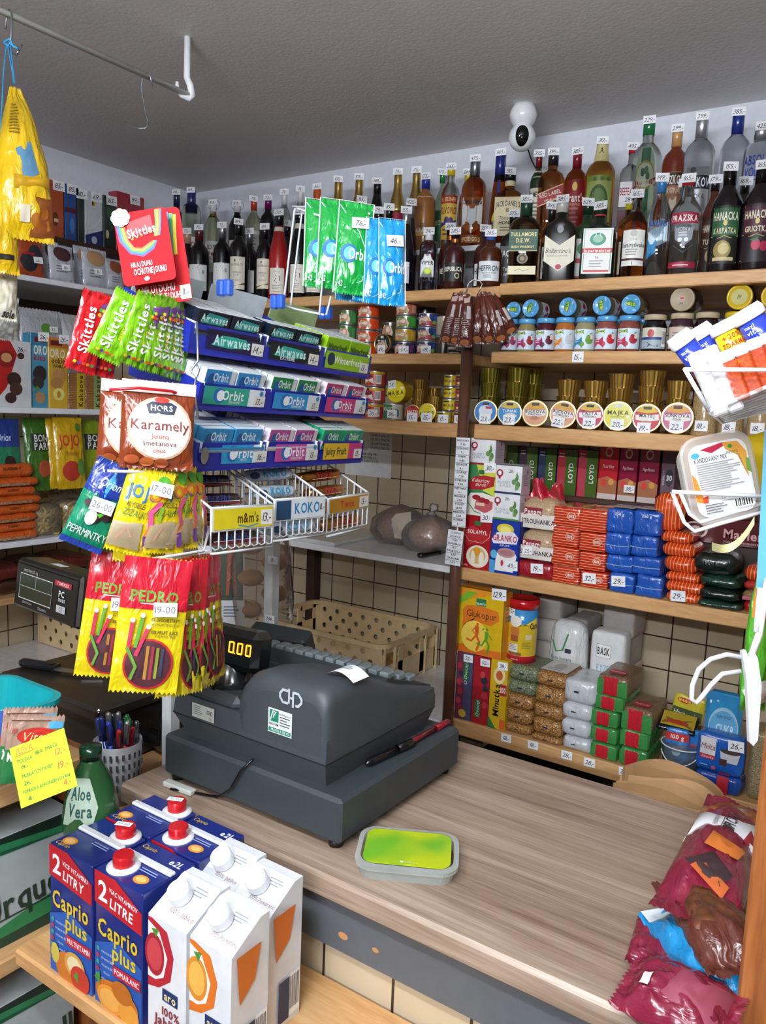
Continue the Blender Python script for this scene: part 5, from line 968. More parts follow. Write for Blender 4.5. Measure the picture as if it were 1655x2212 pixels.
part(t, 'print', cl); price(t, '75,-', cyl(r + .001, .03, h * .72, .042, -.9))
# rice bags behind
def bagpx(label, xl, yt, xr, yb, Y, d, ms, front=(), z=Z0, **k):
    x0, x1, z0, z1 = BX(xl, yt, xr, yb, Y)
    return packat(label, x1 - x0, d, z1 - z, ((x0 + x1) / 2, Y, z), ms, front, name='rice_bag', cat='bag', **k), z1
bagpx('white rice bag with green arc behind the silver bags', 1186, 1345, 1258, 1450, 2.43, .07, 'd8dad8:f', [('b', [(.12, .82), (.25, .72), (.45, .74), (.58, .9)], .05, '3a8a48'), ('t', 'Ryze loupana', .42, .66, .05, '4a6a50', 'n', .62), ('t', 'Ryza lupana', .42, .6, .05, '4a6a50', 'n', .56), ('r', .52, .72, .7, .76, '28304a')], r=.03, bul=.01)
bagpx('white rice brick with blue foot behind the green bags', 1274, 1366, 1348, 1470, 2.43, .07, 'dcdedc', [('p', [(0, .08), (.6, .08), (.3, .3), (0, .36)], '5aaad8'), ('r', .2, .76, .62, .88, 'f0f0ec'), ('b', [(.2, .76), (.62, .76), (.62, .88), (.2, .88), (.2, .76)], .012, '1a1a1c'), ('t', 'BASK', .41, .82, .07, '1a1a1c', 'b', .36), ('t', 'RYZE', .42, .66, .07, '7aaac8', 'n', .36), ('l', .3, .58, .6, 2, .05, '8090a0')], r=.012, bul=.004)
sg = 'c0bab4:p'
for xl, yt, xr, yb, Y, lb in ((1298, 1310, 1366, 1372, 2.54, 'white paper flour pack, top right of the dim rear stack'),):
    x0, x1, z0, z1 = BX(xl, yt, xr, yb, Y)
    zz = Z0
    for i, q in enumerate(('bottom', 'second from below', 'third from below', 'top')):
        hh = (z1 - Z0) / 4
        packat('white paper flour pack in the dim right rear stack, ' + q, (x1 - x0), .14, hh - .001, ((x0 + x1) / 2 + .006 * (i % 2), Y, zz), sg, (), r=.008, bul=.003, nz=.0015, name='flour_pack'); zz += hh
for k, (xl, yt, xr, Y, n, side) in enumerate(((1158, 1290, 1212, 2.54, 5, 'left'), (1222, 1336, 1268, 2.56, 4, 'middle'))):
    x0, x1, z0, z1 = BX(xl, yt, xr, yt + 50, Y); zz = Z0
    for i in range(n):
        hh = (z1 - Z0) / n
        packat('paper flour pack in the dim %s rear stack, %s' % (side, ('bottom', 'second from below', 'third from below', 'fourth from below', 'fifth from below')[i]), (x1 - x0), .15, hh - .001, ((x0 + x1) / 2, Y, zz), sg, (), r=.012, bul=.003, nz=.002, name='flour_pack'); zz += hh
# prices on the edge of the lowest board
for px, py, tx in ((1094, 1595, '18,-'), (1152, 1610, '18,-'), (1225, 1632, '28,-'), (1274, 1648, '28,-'), (1350, 1668, '28,-')):
    P = PY(px, py, YF - .001); price(sh_01, tx, flat((P.x - sh_01.location.x, YF - .0008 - sh_01.location.y, P.z - sh_01.location.z - .012), (1, 0, .04), (-.04, 0, 1), .034, .026))
# plastic tub with blue packs
P = PY(1455, 1655, Yc + .06); rt = .058
t = thing('clear_tub', 'clear round plastic tub holding blue dessert packets', 'tub', (P.x + .02, Yc + .062, Z0), 0); TUB = t.location.copy()
part(t, 'wall', lambda m: [m.lathe([(rt * .86, 0), (rt * .97, .075), (rt, .085), (rt * 1.03, .086)], 'd8ecf4:c', 28)])
part(t, 'rim', lambda m: m.tube([(rt * 1.02 * math.cos(a), rt * 1.02 * math.sin(a), .086) for a in [2 * PI * i / 28 for i in range(28)]], .002, 'd8e8f0:g', 6, True))
part(t, 'handle', lambda m: m.tube([(rt * 1.04 * math.sin(a), -rt * 1.04 * math.cos(a), .07 + -.03 * math.cos(a * 1.5)) for a in [(-1 + i / 8) * 1.0 for i in range(17)]], .0016, 'e0eef4:g', 6))
for i, (dx, dy, rz, c) in enumerate(((-.014, -.012, .1, 'red-topped'), (.026, .006, -.15, 'dark'))):
    packat('blue dessert packet in the clear tub, %s one' % ('front red-banded' if i == 0 else 'rear right'), .062, .02, .125, (TUB.x + dx, TUB.y + dy, TUB.z + .003), '2a78c0:f', [('r', 0, .74, 1, .92, 'c02a28'), ('t', '100 g', .5, .83, .1, 'f0e8e0', 'b', .6), ('e', .5, .5, .2, .12, 'd8e0e8')] if i == 0 else [('r', 0, .6, 1, .7, 'a83050')], r=.006, bul=.003, name='dessert_packet', rz=rz)
# spice sachets, coffee substitute bags
def sach(label, px, py, w, h, Y, c, ops, rot, t_=.012, z=None):
    P = PY(px, py, Y); 
    if z: P.z = z
    return packat(label, w, t_, h, P, c, ops, r=.004, bul=.003, nz=.0025, name='food_sachet', cat='sachet', rot=rot)
sach('yellow and green seasoning sachet standing above the clear tub', 1486, 1498, .085, .075, 2.40, 'd0c030:f', [('e', .35, .8, .25, .1, 'c02a20'), ('t', 'MAGGI', .35, .8, .1, 'e8d840', 'b', .4), ('r', 0, .1, 1, .5, '3a4a28'), ('t', 'Harmonie', .45, .3, .22, 'f0f0e0', 'i', .8)], (-.1, .1, .0), z=Z0 + .125)
packat('dark carton stub under the yellow seasoning sachet', .08, .05, .118, (PY(1486, 1498, 2.42).x, 2.405, Z0), '3a3028', (), r=.004, bul=0, nz=0, name='carton_box', cat='box')
sach('black and yellow seasoning sachet lying on the clear tub', 1462, 1548, .105, .075, Yc + .05, '16161c:f', [('r', .08, .12, .95, .9, 'b09828'), ('p', [(.1, .2), (.9, .15), (.85, .6), (.2, .55)], '7a5a28'), ('e', .5, .35, .3, .12, 'a83a20')], (-1.15, .05, .1), z=Z0 + .125)
t, zz = boxpx('light blue sugar bag with round pale oval behind the coffee substitute', 1520, 1500, 1600, 1620, Yc + .06, .05, '3a98cc:g', Z0, front=[('e', .55, .62, .42, .24, 'a8d0e4'), ('e', .55, .6, .4, .22, '68b0d8'), ('t', 'CUKR', .6, .62, .1, 'd8ecf4', 'b', .5), ('t', 'CAMPING', .55, .5, .1, 'f0f8fc', 'b', .7), ('t', 'cukrovar', .55, .76, .05, '204a80', 'n', .4), ('p', [(.12, .5), (.2, .56), (.48, .34), (.4, .28)], 'd0d4d8'), ('e', .15, .9, .03, .02, 'd8ecf4'), ('e', .35, .93, .03, .02, 'd8ecf4'), ('r', 0, .93, 1, 1, '2a88c0')], name='sugar_bag', cat='bag', bev=.012)
P = PY(1560, 1672, Yc); hb = .085
packat('blue and red coffee substitute pack lying flat on the lowest shelf', .115, .09, .05, (P.x - .01, Yc - .004, Z0), '1c4ca8:f', [('r', .5, .0, .75, 1, 'c02030')], r=.012, bul=.004, nz=.003, name='coffee_pack', top=[('r', .5, .0, .75, 1, 'c02030')])
packat('blue coffee substitute pack with white logo square and cup', .118, .055, .105, (P.x - .012, Yc + .002, Z0 + .0515), '1c5cb4:f', [('r', .08, .34, .42, .92, 'd8d4d4'), ('r', .08, .34, .42, .46, 'b02838'), ('t', 'Melta', .25, .68, .16, '6a2030', 'i', .32), ('t', 'Zitovka', .25, .4, .07, 'f0e8e8', 'i', .28), ('p', [(.55, .36), (.9, .36), (.95, .64), (.52, .64)], 'c8c8cc'), ('e', .74, .66, .22, .07, '40302a'), ('r', .52, .26, .68, .44, '4a3028'), ('e', .4, .14, .05, .05, 'c8506a'), ('l', .1, .16, .3, 1, .06, '98b0d8')], r=.01, bul=.004, nz=.0018, name='coffee_pack', tagt='26,-', tagp=(.86, .86))
packat('grain bag in pale film by the right post on the lowest shelf', .05, .10, .19, (PY(1630, 1640, Yc).x + .01, Yc + .01, Z0), 'b0a078:k80704a_330', (), r=.015, bul=.003, name='food_bag', cat='bag')
# ---------------------------------------------------------------- film pouches
def pouch(mb, w, h, t, ms, st=.06, sb=.05, nz=.002, seed=0, zig=.002, nu=28, nv=34, back=None, tap=0.0):
    tw_ = lambda b: 1 - tap * max(0, (b - .4) / .6) ** 1.4
    def hgt(u, v):                                   # u -.5...5, v 0..1
        s = (v - sb) / (1 - st - sb)
        if s <= 0 or s >= 1: return 0.0
        return t / 2 * max(0, 1 - (2 * u) ** 2) ** .5 * (1 - abs(2 * s - 1) ** 3.2) ** .7
    def wr(u, v):
        return (mnoise.noise(Vector((u * 5 + seed * 3.7, v * 7, seed * 1.3))) + .5 * mnoise.noise(Vector((u * 11, v * 13 + seed, 4)))) * nz
    def fn(sg):
        def g(a, b):
            u = a - .5; y = -sg * hgt(u, b) + wr(u, b); z = b * h
            if b in (0.0, 1.0): z += zig * (1 if int(round(a * nu)) % 2 else -1)
            pin = 1 - .05 * math.sin(PI * b) * (t / w)
            return (u * w * pin * tw_(b), y, z)
        return g
    mb.grid(fn(1), nu, nv, ms, True); mb.grid(fn(-1), nu, nv, back or ms, True, True)
    S = Surf(lambda u, v, q: Vector((u * (1 - .05 * math.sin(PI * v / h) * (t / w)) * tw_(v / h), -hgt(u / w, v / h) + wr(u / w, v / h) - q - .0004 - nz * .3, v)), w, h, 20)
    return S
def pouchat(label, w, h, t, loc, rot, ms, front=(), name='candy_bag', cat='bag', tagt=None, tagp=(.6, .7), grp=None, nz=.002, st=.06, sb=.05, tw=.034, zig=.002, back=None, ink='15151c', tap=0.0):
    T = thing(name, label, cat, loc, 0, grp, rot); sd = sum(map(ord, label)) % 89; box = []
    part(T, 'pouch', lambda m: box.append(pouch(m, w, h, t, ms, st, sb, nz, sd, zig, back=back, tap=tap))); S = box[0]
    if front: part(T, 'print', lambda m: m.art(S, front))
    if tagt:
        c = S.fn((tagp[0] - .5) * w, tagp[1] * h, .0045)
        price(T, tagt, flat(c - Vector((0, 0, tw * .3)), (1, 0, .06), (-.06, 0, 1), tw, tw * .62), ink=ink, st='n' if tagt[-1] == '0' else 'hi')
    return T
def frame(zax, nrm):
    z = zax.normalized(); y = -(nrm - z * nrm.dot(z)).normalized(); x = y.cross(z)
    return Matrix((x, y, z)).transposed()
def hang(label, top, bot, wpx, D, yaw=0.0, dD=0.0, t=.02, **k):
    A, B = PD(top[0], top[1], D), PD(bot[0], bot[1], D + dD); ax = A - B; n = (OFF - (A + B) / 2).normalized()
    n = Matrix.Rotation(yaw, 3, 'Z') @ n
    R = frame(ax, n)
    ms = k.pop('ms'); front = k.pop('front', ())
    return pouchat(label, wpx * D / FPX, ax.length, t, B, R.to_euler(), ms, front, **k)
# ---------------------------------------------------------------- bread shelf and white worktop
ZBR = ZS - .004
def slab(name, label, cat, x0, y0, x1, y1, z, th, ms, bev=.004):
    t = thing(name, label, cat, ((x0 + x1) / 2, (y0 + y1) / 2, z)); part(t, 'board', lambda m: m.box(-(x1 - x0) / 2, -(y1 - y0) / 2, 0, (x1 - x0) / 2, (y1 - y0) / 2, th, ms, bev)); return t
slab('cutting_board', 'white plastic cutting board on the bread shelf', 'cutting board', -2.12, 2.262, -1.74, 2.62, ZBR, .014, 'e2e6e4:g', .006)
def loaf(label, px, py, y, rx, rz_, twist, tagged):
    P = PY(px, py, y); t = thing('bread_loaf', label, 'bread', (P.x, y, ZBR), facecam((P.x, y)))
    part(t, 'loaf', lambda m: m.ball((0, 0, rz_ * .94), (rx, rx * .8, rz_), '8e5c3c:ka8744e_90', 24, 14))
    def bag(m):
        def fn(u, v):
            a = 2 * PI * u; z = v * (rz_ * 2.02); q = max(0.02, 1 - (abs(z / rz_ - .8) / 1.25) ** 2.4)
            k = 1.27 + .2 * mnoise.noise(Vector((math.cos(a) * 2.5, math.sin(a) * 2.5, v * 3 + rx * 50)))
            return (rx * q * k * math.cos(a), rx * .82 * q * k * math.sin(a), max(.001, z))
        m.grid(fn, 40, 18, 'f0eeec:cc')
        if twist:
            m.tube([(0, 0, rz_ * 1.95), (.002, 0, rz_ * 2.15)], [.022, .009], 'f0eeec:cc', 12); m.tube([(.002, 0, rz_ * 2.15), (.006, 0, rz_ * 2.3), (.008, 0, rz_ * 2.55)], [.009, .017, .015], 'f4f4f4:cc', 12)
    part(t, 'film_bag', bag)
    if tagged:
        part(t, 'paper_label', lambda m: (setattr(m, 'lw', .002), m.ppoly(Surf(lambda u, v, w: Vector((u, -rx * .82 * math.cos(u / rx * .9) * (1.02 - .3 * (v / .12) ** 2) - w - .012, .028 + v)), .1, .1, 8), [(.3, .02), (.75, .0), (.9, .5), (.85, 1), (.3, .9), (.15, .7)], 'd8ccb4:p')))
    return t
loaf('brown bread loaf in clear bag with pale paper label', 866, 1130, 2.52, .086, .072, False, True)
loaf('brown bread loaf in clear bag tied at the top', 932, 1130, 2.46, .078, .066, True, False)
def knife(label, A, B, lh, col='141416:g'):
    """handle end A, blade tip B"""
    A, B = Vector(A), Vector(B); d = (B - A); L = d.length; t = thing('knife', label, 'knife', A, math.atan2(d.y, d.x))
    part(t, 'handle', lambda m: [softbox(m, lh, .024, .018, .008, col, 0, 1, 8, 0, (lh / 2, -.012, 0)), m.ball((.012, 0, .009), (.014, .014, .009), col), m.box(lh - .006, -.013, .002, lh, .013, .016, col)])
    def bl(m): m.prism([(lh - .01, -.010), (L * .8, -.010), (L, .006), (lh - .01, .010)], (0, 0, .006), (1, 0, 0), (0, 1, 0), .0018, 'b0b4b8:m')
    part(t, 'blade', bl); return t
knife('black-handled bread knife lying on the bread shelf', PZ(905, 1206, ZBR), PZ(1000, 1186, ZBR), .115)
# price lists
def listcard(name, label, cat, A, w, h, rz, ops, tilt=0, ms='e6e8ea:p'):
    t = thing(name, label, cat, A, rz, None, (0, tilt, rz)); 
    def f(m):
        m.box(-w / 2, 0, 0, w / 2, .0012, h, ms); m.lw = .0002; m.art(fsurf(w, h), ops)
    part(t, 'sheet', f); return t
rows = ['MANDARINKA', '7,50', 'SLUNECNICE', '7,-', 'FENIX', '6,80', 'CIZRNOVA', '6,-', 'LOUPAK', '7,20', 'KOBLIHA', '9,90', 'PLETYNKA', '6,-', 'HOUSKA', '3,50', 'TOUST', '18,50', 'MASLOVKA', '5,50', 'ROHLIK', '3,-']
P0, P1 = PY(1010, 946, YF - .05), PY(984, 1138, YF - .05); hh = P0.z - P1.z
def rowops(rs): return [o for i, s in enumerate(rs) for o in ([('t', s, .5, 1 - (i + .7) / (len(rs) + .6), .5 / len(rs), '2a2a30', 'b', .84)] + ([('b', [(0, 1 - (i + 1.3) / (len(rs) + .6)), (1, 1 - (i + 1.3) / (len(rs) + .6))], .02, '505058')] if i % 2 else []))]
PLX = (P0.x + P1.x) / 2 - .004
listcard('price_list', 'long narrow bakery price strip hanging on the brown pole', 'price list', (PLX, YF - .046, P1.z), .046, hh, .1, rowops(rows), -.0)
P2, P3 = PY(984, 1144, YF - .062), PY(970, 1218, YF - .062)
listcard('price_list', 'short bakery price strip at the corner of the bread shelf', 'price list', (P3.x + .012, YF - .062, P3.z - .002), .052, P2.z - P3.z, .12, rowops(['CIZRNA', 'LOUPAK', '9,80', 'SUPERMAX', '16,-', 'BANKETKA', '4,50', 'GRAHAM', '4,50']), .06)
P = PY(822, 1034, YW - .003); Pt = PY(822, 925, YW - .003); w_ = .235
listcard('price_list', 'white sheet of handwritten cheese prices taped on the tiles', 'price list', (PY(808, 980, YW - .002).x - .03, YW - .0013, P.z + .004), w_, Pt.z - P.z + .04, 0,
         [('t', 'PEKARNA', .25, .92, .055, 'b05050', 'h', .3), ('t', 'CHLEB', .72, .92, .05, 'b05050', 'h', .26)] + [('t', s, .75, .84 - i * .07, .042, '2a2a34', 'h', .42) for i, s in enumerate(('CHLEB 600g 42,-', 'CHLEB 1kg 56,-', 'CHLEB SL 600g 45,-', 'CHLEB SL 900g 54,-', 'CHLEB PIVNI 28,-', 'CHLEB SLUNEC 28,-'))] + [('t', 'TIGRO', .38, .46, .05, 'b06060', 'h', .2)] + [('t', s, .5, .38 - i * .06, .042, '2a2a34', 'h', .5) for i, s in enumerate(('CHLEB 450g 48,-', 'CHLEB 750g 62,-', 'CHLEB DARKOVY 52,-'))] + [('t', s, .22, .84 - i * .07, .042, '2a2a34', 'h', .36) for i, s in enumerate(('450g 42,- 8', '750g 34,- 8', '900g 9k', '1200 4,-'))])
# crates
def crate(label, x0, x1, y0, y1, z, h, rolls):
    t = thing('bread_crate', label, 'crate', ((x0 + x1) / 2, (y0 + y1) / 2, z)); W, D = (x1 - x0), (y1 - y0); ms = 'e8cc9c:g'
    def holed(m, o, U, L, H, skip=0):
        o, U = Vector(o), Vector(U); nx = int(L / .034); ny = max(1, int((H) / .034)); cw, ch = L / nx, H / ny; V_ = Vector((0, 0, 1)); N = 12
        for i in range(nx):
            for j in range(ny):
                c = o + U * ((i + .5) * cw) + V_ * ((j + .5) * ch)
                sq = []; ci = []
                for k in range(N):
                    a = 2 * PI * k / N + PI / 4; ca, sa = math.cos(a), math.sin(a); q = max(abs(ca), abs(sa))
                    sq.append(c + U * (ca / q * cw / 2) + V_ * (sa / q * ch / 2)); ci.append(c + U * (ca * .011) + V_ * (sa * .011))
                if (i + j) % 2 == skip and 0 < i < nx - 1: m.add(sq + ci, [(k, (k + 1) % N, N + (k + 1) % N, N + k) for k in range(N)], ms)
                else: m.add(sq, [tuple(range(N))], ms)
    f = lambda m, *a: holed(m, *a)
    a, b_ = W / 2, D / 2
    for nm, o, U, L in (('front_wall', (-a, -b_, .012), (1, 0, 0), W), ('back_wall', (-a, b_, .012), (1, 0, 0), W)):
        o_ = part(t, nm, lambda m: holed(m, o, U, L, h - .03)); md = o_.modifiers.new('thick', 'SOLIDIFY'); md.thickness = .003; md.offset = 0
    for sx, nm in ((-1, 'left_wall'), (1, 'right_wall')):
        def wall(m):
            x = sx * a; m.box(x - .002, -b_, .012, x + .002, b_, h * .52, ms)
            for y in (-b_, -b_ * .45, b_ * .45 - .02, b_ - .02): m.box(x - .002, y, .012, x + .002, y + .02 if abs(y) > .1 else y + .03, h - .015, ms)
            for y in (-b_ + .004, -b_ * .62, b_ * .5, b_ - .012): m.box(x + (0 if sx > 0 else -.010), y, 0, x + (.010 if sx > 0 else 0), y + .006, h - .01, ms)
            m.box(x - .002, -b_, h * .8, x + .002, -b_ * .45, h - .015, ms); m.box(x - .002, b_ * .45, h * .8, x + .002, b_, h - .015, ms)
        part(t, nm, wall)
    def rim(m):
        c, e = .045, .010; pts = []
        for cx, cy, a0 in ((a - c, b_ - c, 0), (-a + c, b_ - c, 90), (-a + c, -b_ + c, 180), (a - c, -b_ + c, 270)):
            for k in range(7): g = math.radians(a0 + k * 15); pts.append((cx + (c + .004) * math.cos(g), cy + (c + .004) * math.sin(g)))
        n = len(pts); vs = []
        for z0, s in ((h - .020, 1.0), (h - .018, 1.016), (h, 1.016), (h, .975), (h - .018, .985)):
            vs += [(p[0] * s, p[1] * s, z0) for p in pts]
        m.add(vs, [(q * n + i, q * n + (i + 1) % n, (q + 1) * n + (i + 1) % n, (q + 1) * n + i) for q in range(4) for i in range(n)], ms, False)
    part(t, 'rim', rim); part(t, 'floor', lambda m: m.box(-a, -b_, .004, a, b_, .012, ms))
    for i, (dx, dy) in enumerate(rolls):
        r_ = thing('bread_roll', 'pale bread roll in the beige crate, %s' % ('left one of two' if i == 0 else 'right one of two, tilted up'), 'bread', (t.location.x + dx, t.location.y + dy, z + .013))
        part(r_, 'crust', lambda m: m.ball((0, 0, .03), (.075, .035, .03), 'c89a5c', 16, 10)); part(r_, 'score', lambda m: m.tube([(-.05, 0, .0545), (0, 0, .0615), (.05, 0, .0545)], .003, 'e8cc98', 6))
        r_.rotation_euler = (0, -.05 * i, .5 + i)
    return t
crate('beige plastic bread crate with round holes on the white worktop', -2.17, -1.555, 2.325, 2.705, Z0 - .012, .172, [(.16, .02), (.22, -.08)])
crate('beige plastic bread crate under the scale display by the left wall', -2.96, -2.58, 1.88, 2.48, Z0 - .012, .15, [])
# ---------------------------------------------------------------- left wall goods (fronts face +x)
def LX(xl, yt, xr, yb, X):
    return PX(xl, (yt + yb) / 2, X).y, PX(xr, (yt + yb) / 2, X).y, PX((xl + xr) / 2, yb, X).z, PX((xl + xr) / 2, yt, X).z
def lbox(label, xl, yt, xr, yb, X, d, col, z, **k):
    a, b_, z0, z1 = LX(xl, yt, xr, yb, X); return boxat(label, b_ - a - .001, d, z1 - z, (X, (a + b_) / 2, z), PI / 2, col, **k)
def lpouch(label, xl, yt, xr, yb, X, t, ms, z, front=(), lean=.12, **k):
    a, b_, z0, z1 = LX(xl, yt, xr, yb, X); return pouchat(label, b_ - a, z1 - z, t, (X, (a + b_) / 2, z + .001), (-lean, 0, PI / 2), ms, front, **k)
ZCH = EYE + .572; XC = -2.80
cbx = [(70, 106, 388, '6a1828:g', [], 'wine-red chocolate box behind the yellow crisps bag', None), (107, 138, 391, 'b04a20:g', [('e', .4, .35, .2, .12, '6a3018'), ('r', .3, .3, .6, .36, 'd8b890')], 'copper orange chocolate box with price', '85,-'), (140, 166, 399, '20488a:g', [('r', 0, .52, 1, .6, '5a2028'), ('e', .6, .3, .2, .14, '4a78b8')], 'blue chocolate box with dark band', '85,-'), (168, 182, 410, '1a2c22:g', [], 'narrow dark green chocolate box', '10,-'),
       (184, 222, 416, 'c8ccd2:g', [('p', [(0, 0), (1, 0), (1, .35), (0, .2)], '28306a'), ('b', [(0, .3), (.5, .38), (1, .6)], .03, 'd8dce0'), ('r', .38, .76, .46, .86, '1a1a1a'), ('r', .46, .76, .54, .86, 'd8a820'), ('e', .5, .14, .16, .07, 'b8bcc8')], 'white chocolate box with navy corner', '69,-'), (224, 250, 424, '14261c:g', [('e', .3, .3, .14, .08, 'c0bca0'), ('e', .6, .5, .2, .12, '2a4a2c'), ('e', .4, .7, .2, .1, '3a5a3a')], 'dark green christmas chocolate box', '165,-'), (251, 312, 420, 'a02030:g', [('r', .3, .3, .7, .6, '7a1420')], 'red chocolate box half behind the candy sign', '99,-')]
for xl, xr, yt, c, ops, lb, tg in cbx: lbox(lb, xl, yt, xr, yt + 120, XC, .05, c, ZCH, front=ops, tagt=tg, tagp=(.66, .93), name='chocolate_box', tw=.05)
zsh = ZL1
bag4 = lambda c, k, nm: [('e', .5, .75, .36, .2, c), ('r', .06, .1, .94, .5, 'b8bcc4'), ('l', .2, .4, .8, 3, .07, k)]
lpouch('orange dried fruit bag with dark berries behind the crisps bag', 36, 504, 96, 596, -2.60, .03, 'a04018:f', zsh, [('e', .4, .35, .3, .22, '20222a'), ('e', .65, .55, .25, .2, '2a2c34'), ('r', .2, .5, .6, .56, 'a02020')], tagt='25,-', tagp=(.7, .4), name='snack_bag')
for i, (xl, xr, yt, c) in enumerate(((93, 132, 520, '4a2a28'), (108, 161, 529, '4a2a28'))):
    lpouch('white chip bag with dark chocolate picture, %s one' % ('rear' if i == 0 else 'front priced'), xl, yt, xr, yt + 84, -2.66 + i * .07, .028, 'b4b8c2:f', zsh, bag4(c, '707078', ''), tagt='16,-' if i else None, tagp=(.55, .38), name='snack_bag')
for i, (xl, xr, yt) in enumerate(((164, 205, 532), (180, 235, 537))):
    lpouch('white chip bag with cereal flake picture, %s one' % ('rear' if i == 0 else 'front priced'), xl, yt, xr, yt + 84, -2.66 + i * .07, .028, 'b4b8c2:f', zsh, bag4('b08a60', '707078', ''), tagt='11,-' if i else None, tagp=(.5, .4), name='snack_bag')
lpouch('grey-white chip bag partly hidden by the candy sign', 232, 560, 268, 626, -2.58, .028, 'a8acb4:f', zsh, bag4('8a4a30', '707078', ''), name='snack_bag')
# cookie shelf
lbox('red and white cookie box with coffee cup picture', -10, 736, 68, 878, -2.56, .07, 'd0d4d8:g', ZL2, front=[('p', [(0, 1), (.4, 1), (.6, .8), (.3, .3), (0, .1)], 'b0201c'), ('e', .3, .72, .24, .13, '8a1a18'), ('e', .3, .74, .15, .07, 'c89868'), ('e', .7, .78, .1, .05, '4a2a20'), ('e', .5, .42, .2, .11, '3a2420'), ('e', .55, .28, .18, .1, '4a3028'), ('e', .4, .14, .16, .08, '3a2420'), ('t', '26,-', .72, .88, .07, '20202a', 'h', .3)], name='cookie_box')
lbox('blue coconut cookie box on the cookie shelf', 67, 720, 104, 879, -2.57, .05, '4a98b8:g', ZL2, front=[('r', 0, .84, 1, 1, '2a7aa0'), ('r', .2, .88, .9, .95, '6a2020'), ('t', 'ORO', .55, .78, .12, 'f0e8e0', 'b', .8), ('t', 'kies', .5, .68, .08, 'b02838', 'b', .7), ('e', .5, .46, .4, .11, '30282a'), ('e', .4, .34, .34, .09, '3a3030'), ('e', .5, .14, .3, .08, 'b08a60'), ('p', [(.1, .2), (.5, .26), (.3, .3)], '4a8a3a')], tagt='26,-', tagp=(.75, .96), name='cookie_box')
lbox('yellow vanilla cookie box on the cookie shelf', 105, 730, 147, 880, -2.565, .05, 'd8b038:g', ZL2, front=[('r', 0, .86, 1, 1, 'c87828'), ('r', .1, .89, .7, .96, '6a2020'), ('t', 'ORO', .45, .78, .12, 'f0e8e0', 'b', .8), ('t', 'ookies', .55, .68, .08, '5a1a20', 'b', .8), ('t', 'VANILLA', .55, .6, .05, '3a3038', 'b', .7), ('e', .55, .48, .36, .09, 'c89858'), ('e', .4, .36, .34, .08, 'b88848'), ('e', .5, .2, .3, .09, 'e8e080'), ('e', .5, .2, .1, .05, 'c89828')], tagt='26,-', tagp=(.8, .99), name='cookie_box')
for i, (xl, xr, c, lc) in enumerate(((148, 183, 'c8b020', 'brown'), (185, 220, '8ab06a', 'green'))):
    lbox('clear pack of stacked round cookies with %s label' % ('yellow' if i == 0 else 'light green'), xl, 806, xr, 881, -2.565, .05, 'a87848:s6a4428_52_Z', ZL2, front=[('r', .5, 0, 1, 1, c), ('v', 'Kakaove', .74, .5, .3, '5a1a20', 'b', .9)], name='cookie_pack', cat='cookies')
lbox('pale cookie pack at the end of the cookie shelf row', 221, 806, 246, 882, -2.565, .05, 'c8b8a8', ZL2, front=[('r', .1, .5, .9, .9, 'd8d0c8'), ('e', .5, .3, .3, .2, 'a85a38')], name='cookie_pack', cat='cookies')
lpouch('white coffee bag with maroon square label behind the cookie boxes', 38, 668, 138, 800, -2.70, .05, 'b8bcc2:f', ZL2 + .0, [('r', .22, .35, .9, .62, '5a1a30'), ('t', 'MOKA', .56, .5, .12, 'e0d8dc', 'n', .5), ('e', .6, .8, .12, .06, '5a9a38')], lean=.05, tagt='32,-', tagp=(.75, .8), name='coffee_bag')
lpouch('white coffee bag beside the maroon-labelled one', 138, 680, 182, 800, -2.70, .05, 'b8bcc2:f', ZL2, [('t', 'BIO', .4, .5, .08, '6a6a70', 'n', .3)], lean=.05, name='coffee_bag')
# candy shelf
lpouch('blue and green mint candy bag on the left candy shelf', -12, 905, 50, 1000, -2.59, .035, '1a7a50:f', ZL3 + .16, [('r', 0, .62, 1, 1, '1c3a88:f'), ('t', 'Orion', .35, .75, .1, 'd8e4f0', 'i', .5), ('e', .5, .4, .2, .1, '301c1c'), ('t', 'PEPRMINTKY', .5, .16, .1, 'd8e8d8', 'n', .9)], name='candy_bag')
bon = lambda c: [('r', .2, .55, .9, .78, '2a2c28'), ('t', 'BON', .55, .72, .1, 'e0e4d8', 'b', .5), ('t', 'PARI', .55, .61, .1, 'e0e4d8', 'b', .55), ('e', .6, .3, .22, .12, c)]
lpouch('dark green fruit candy bag left of the yellow one', 58, 903, 116, 1002, -2.60, .035, '3a6a20:f', ZL3 + .16, bon('a84a30'), name='candy_bag')
for i, (xl, xr) in enumerate(((108, 172), (124, 186))):
    lpouch('yellow gummy candy bag on the left candy shelf, %s one' % ('rear' if i == 0 else 'front'), xl, 902, xr, 990, -2.59 + .03 * i, .03, 'd0a818:f', ZL3 + .165, [('t', 'JOJO', .45, .68, .16, 'c83828', 'b', .7), ('t', 'Medvidci', .5, .5, .07, 'b05a20', 'i', .5), ('e', .8, .86, .1, .06, '5a8a28'), ('e', .45, .25, .3, .14, 'b83828'), ('e', .8, .3, .14, .12, '5a9038')] if i else (), name='candy_bag')
lpouch('lime green fruit candy bag right of the yellow gummy bags', 172, 906, 236, 1003, -2.61, .035, '8aa020:f', ZL3 + .16, bon('c0a030'), name='candy_bag')
bar = thing('hang_bar', 'thin dark metal bar that holds the left row of candy bags', 'rack', (-2.66, 1.3, ZL3 + .24)); part(bar, 'rod', lambda m: m.tube([(0, 0, .0), (0, .9, 0)], .004, '3a3a3c:m')); part(bar, 'arm', lambda m: m.tube([(0, .0, 0), (-.349, .0, 0)], .004, '3a3a3c:m')); part(bar, 'arm', lambda m: m.tube([(0, .9, 0), (-.349, .9, 0)], .004, '3a3a3c:m'))
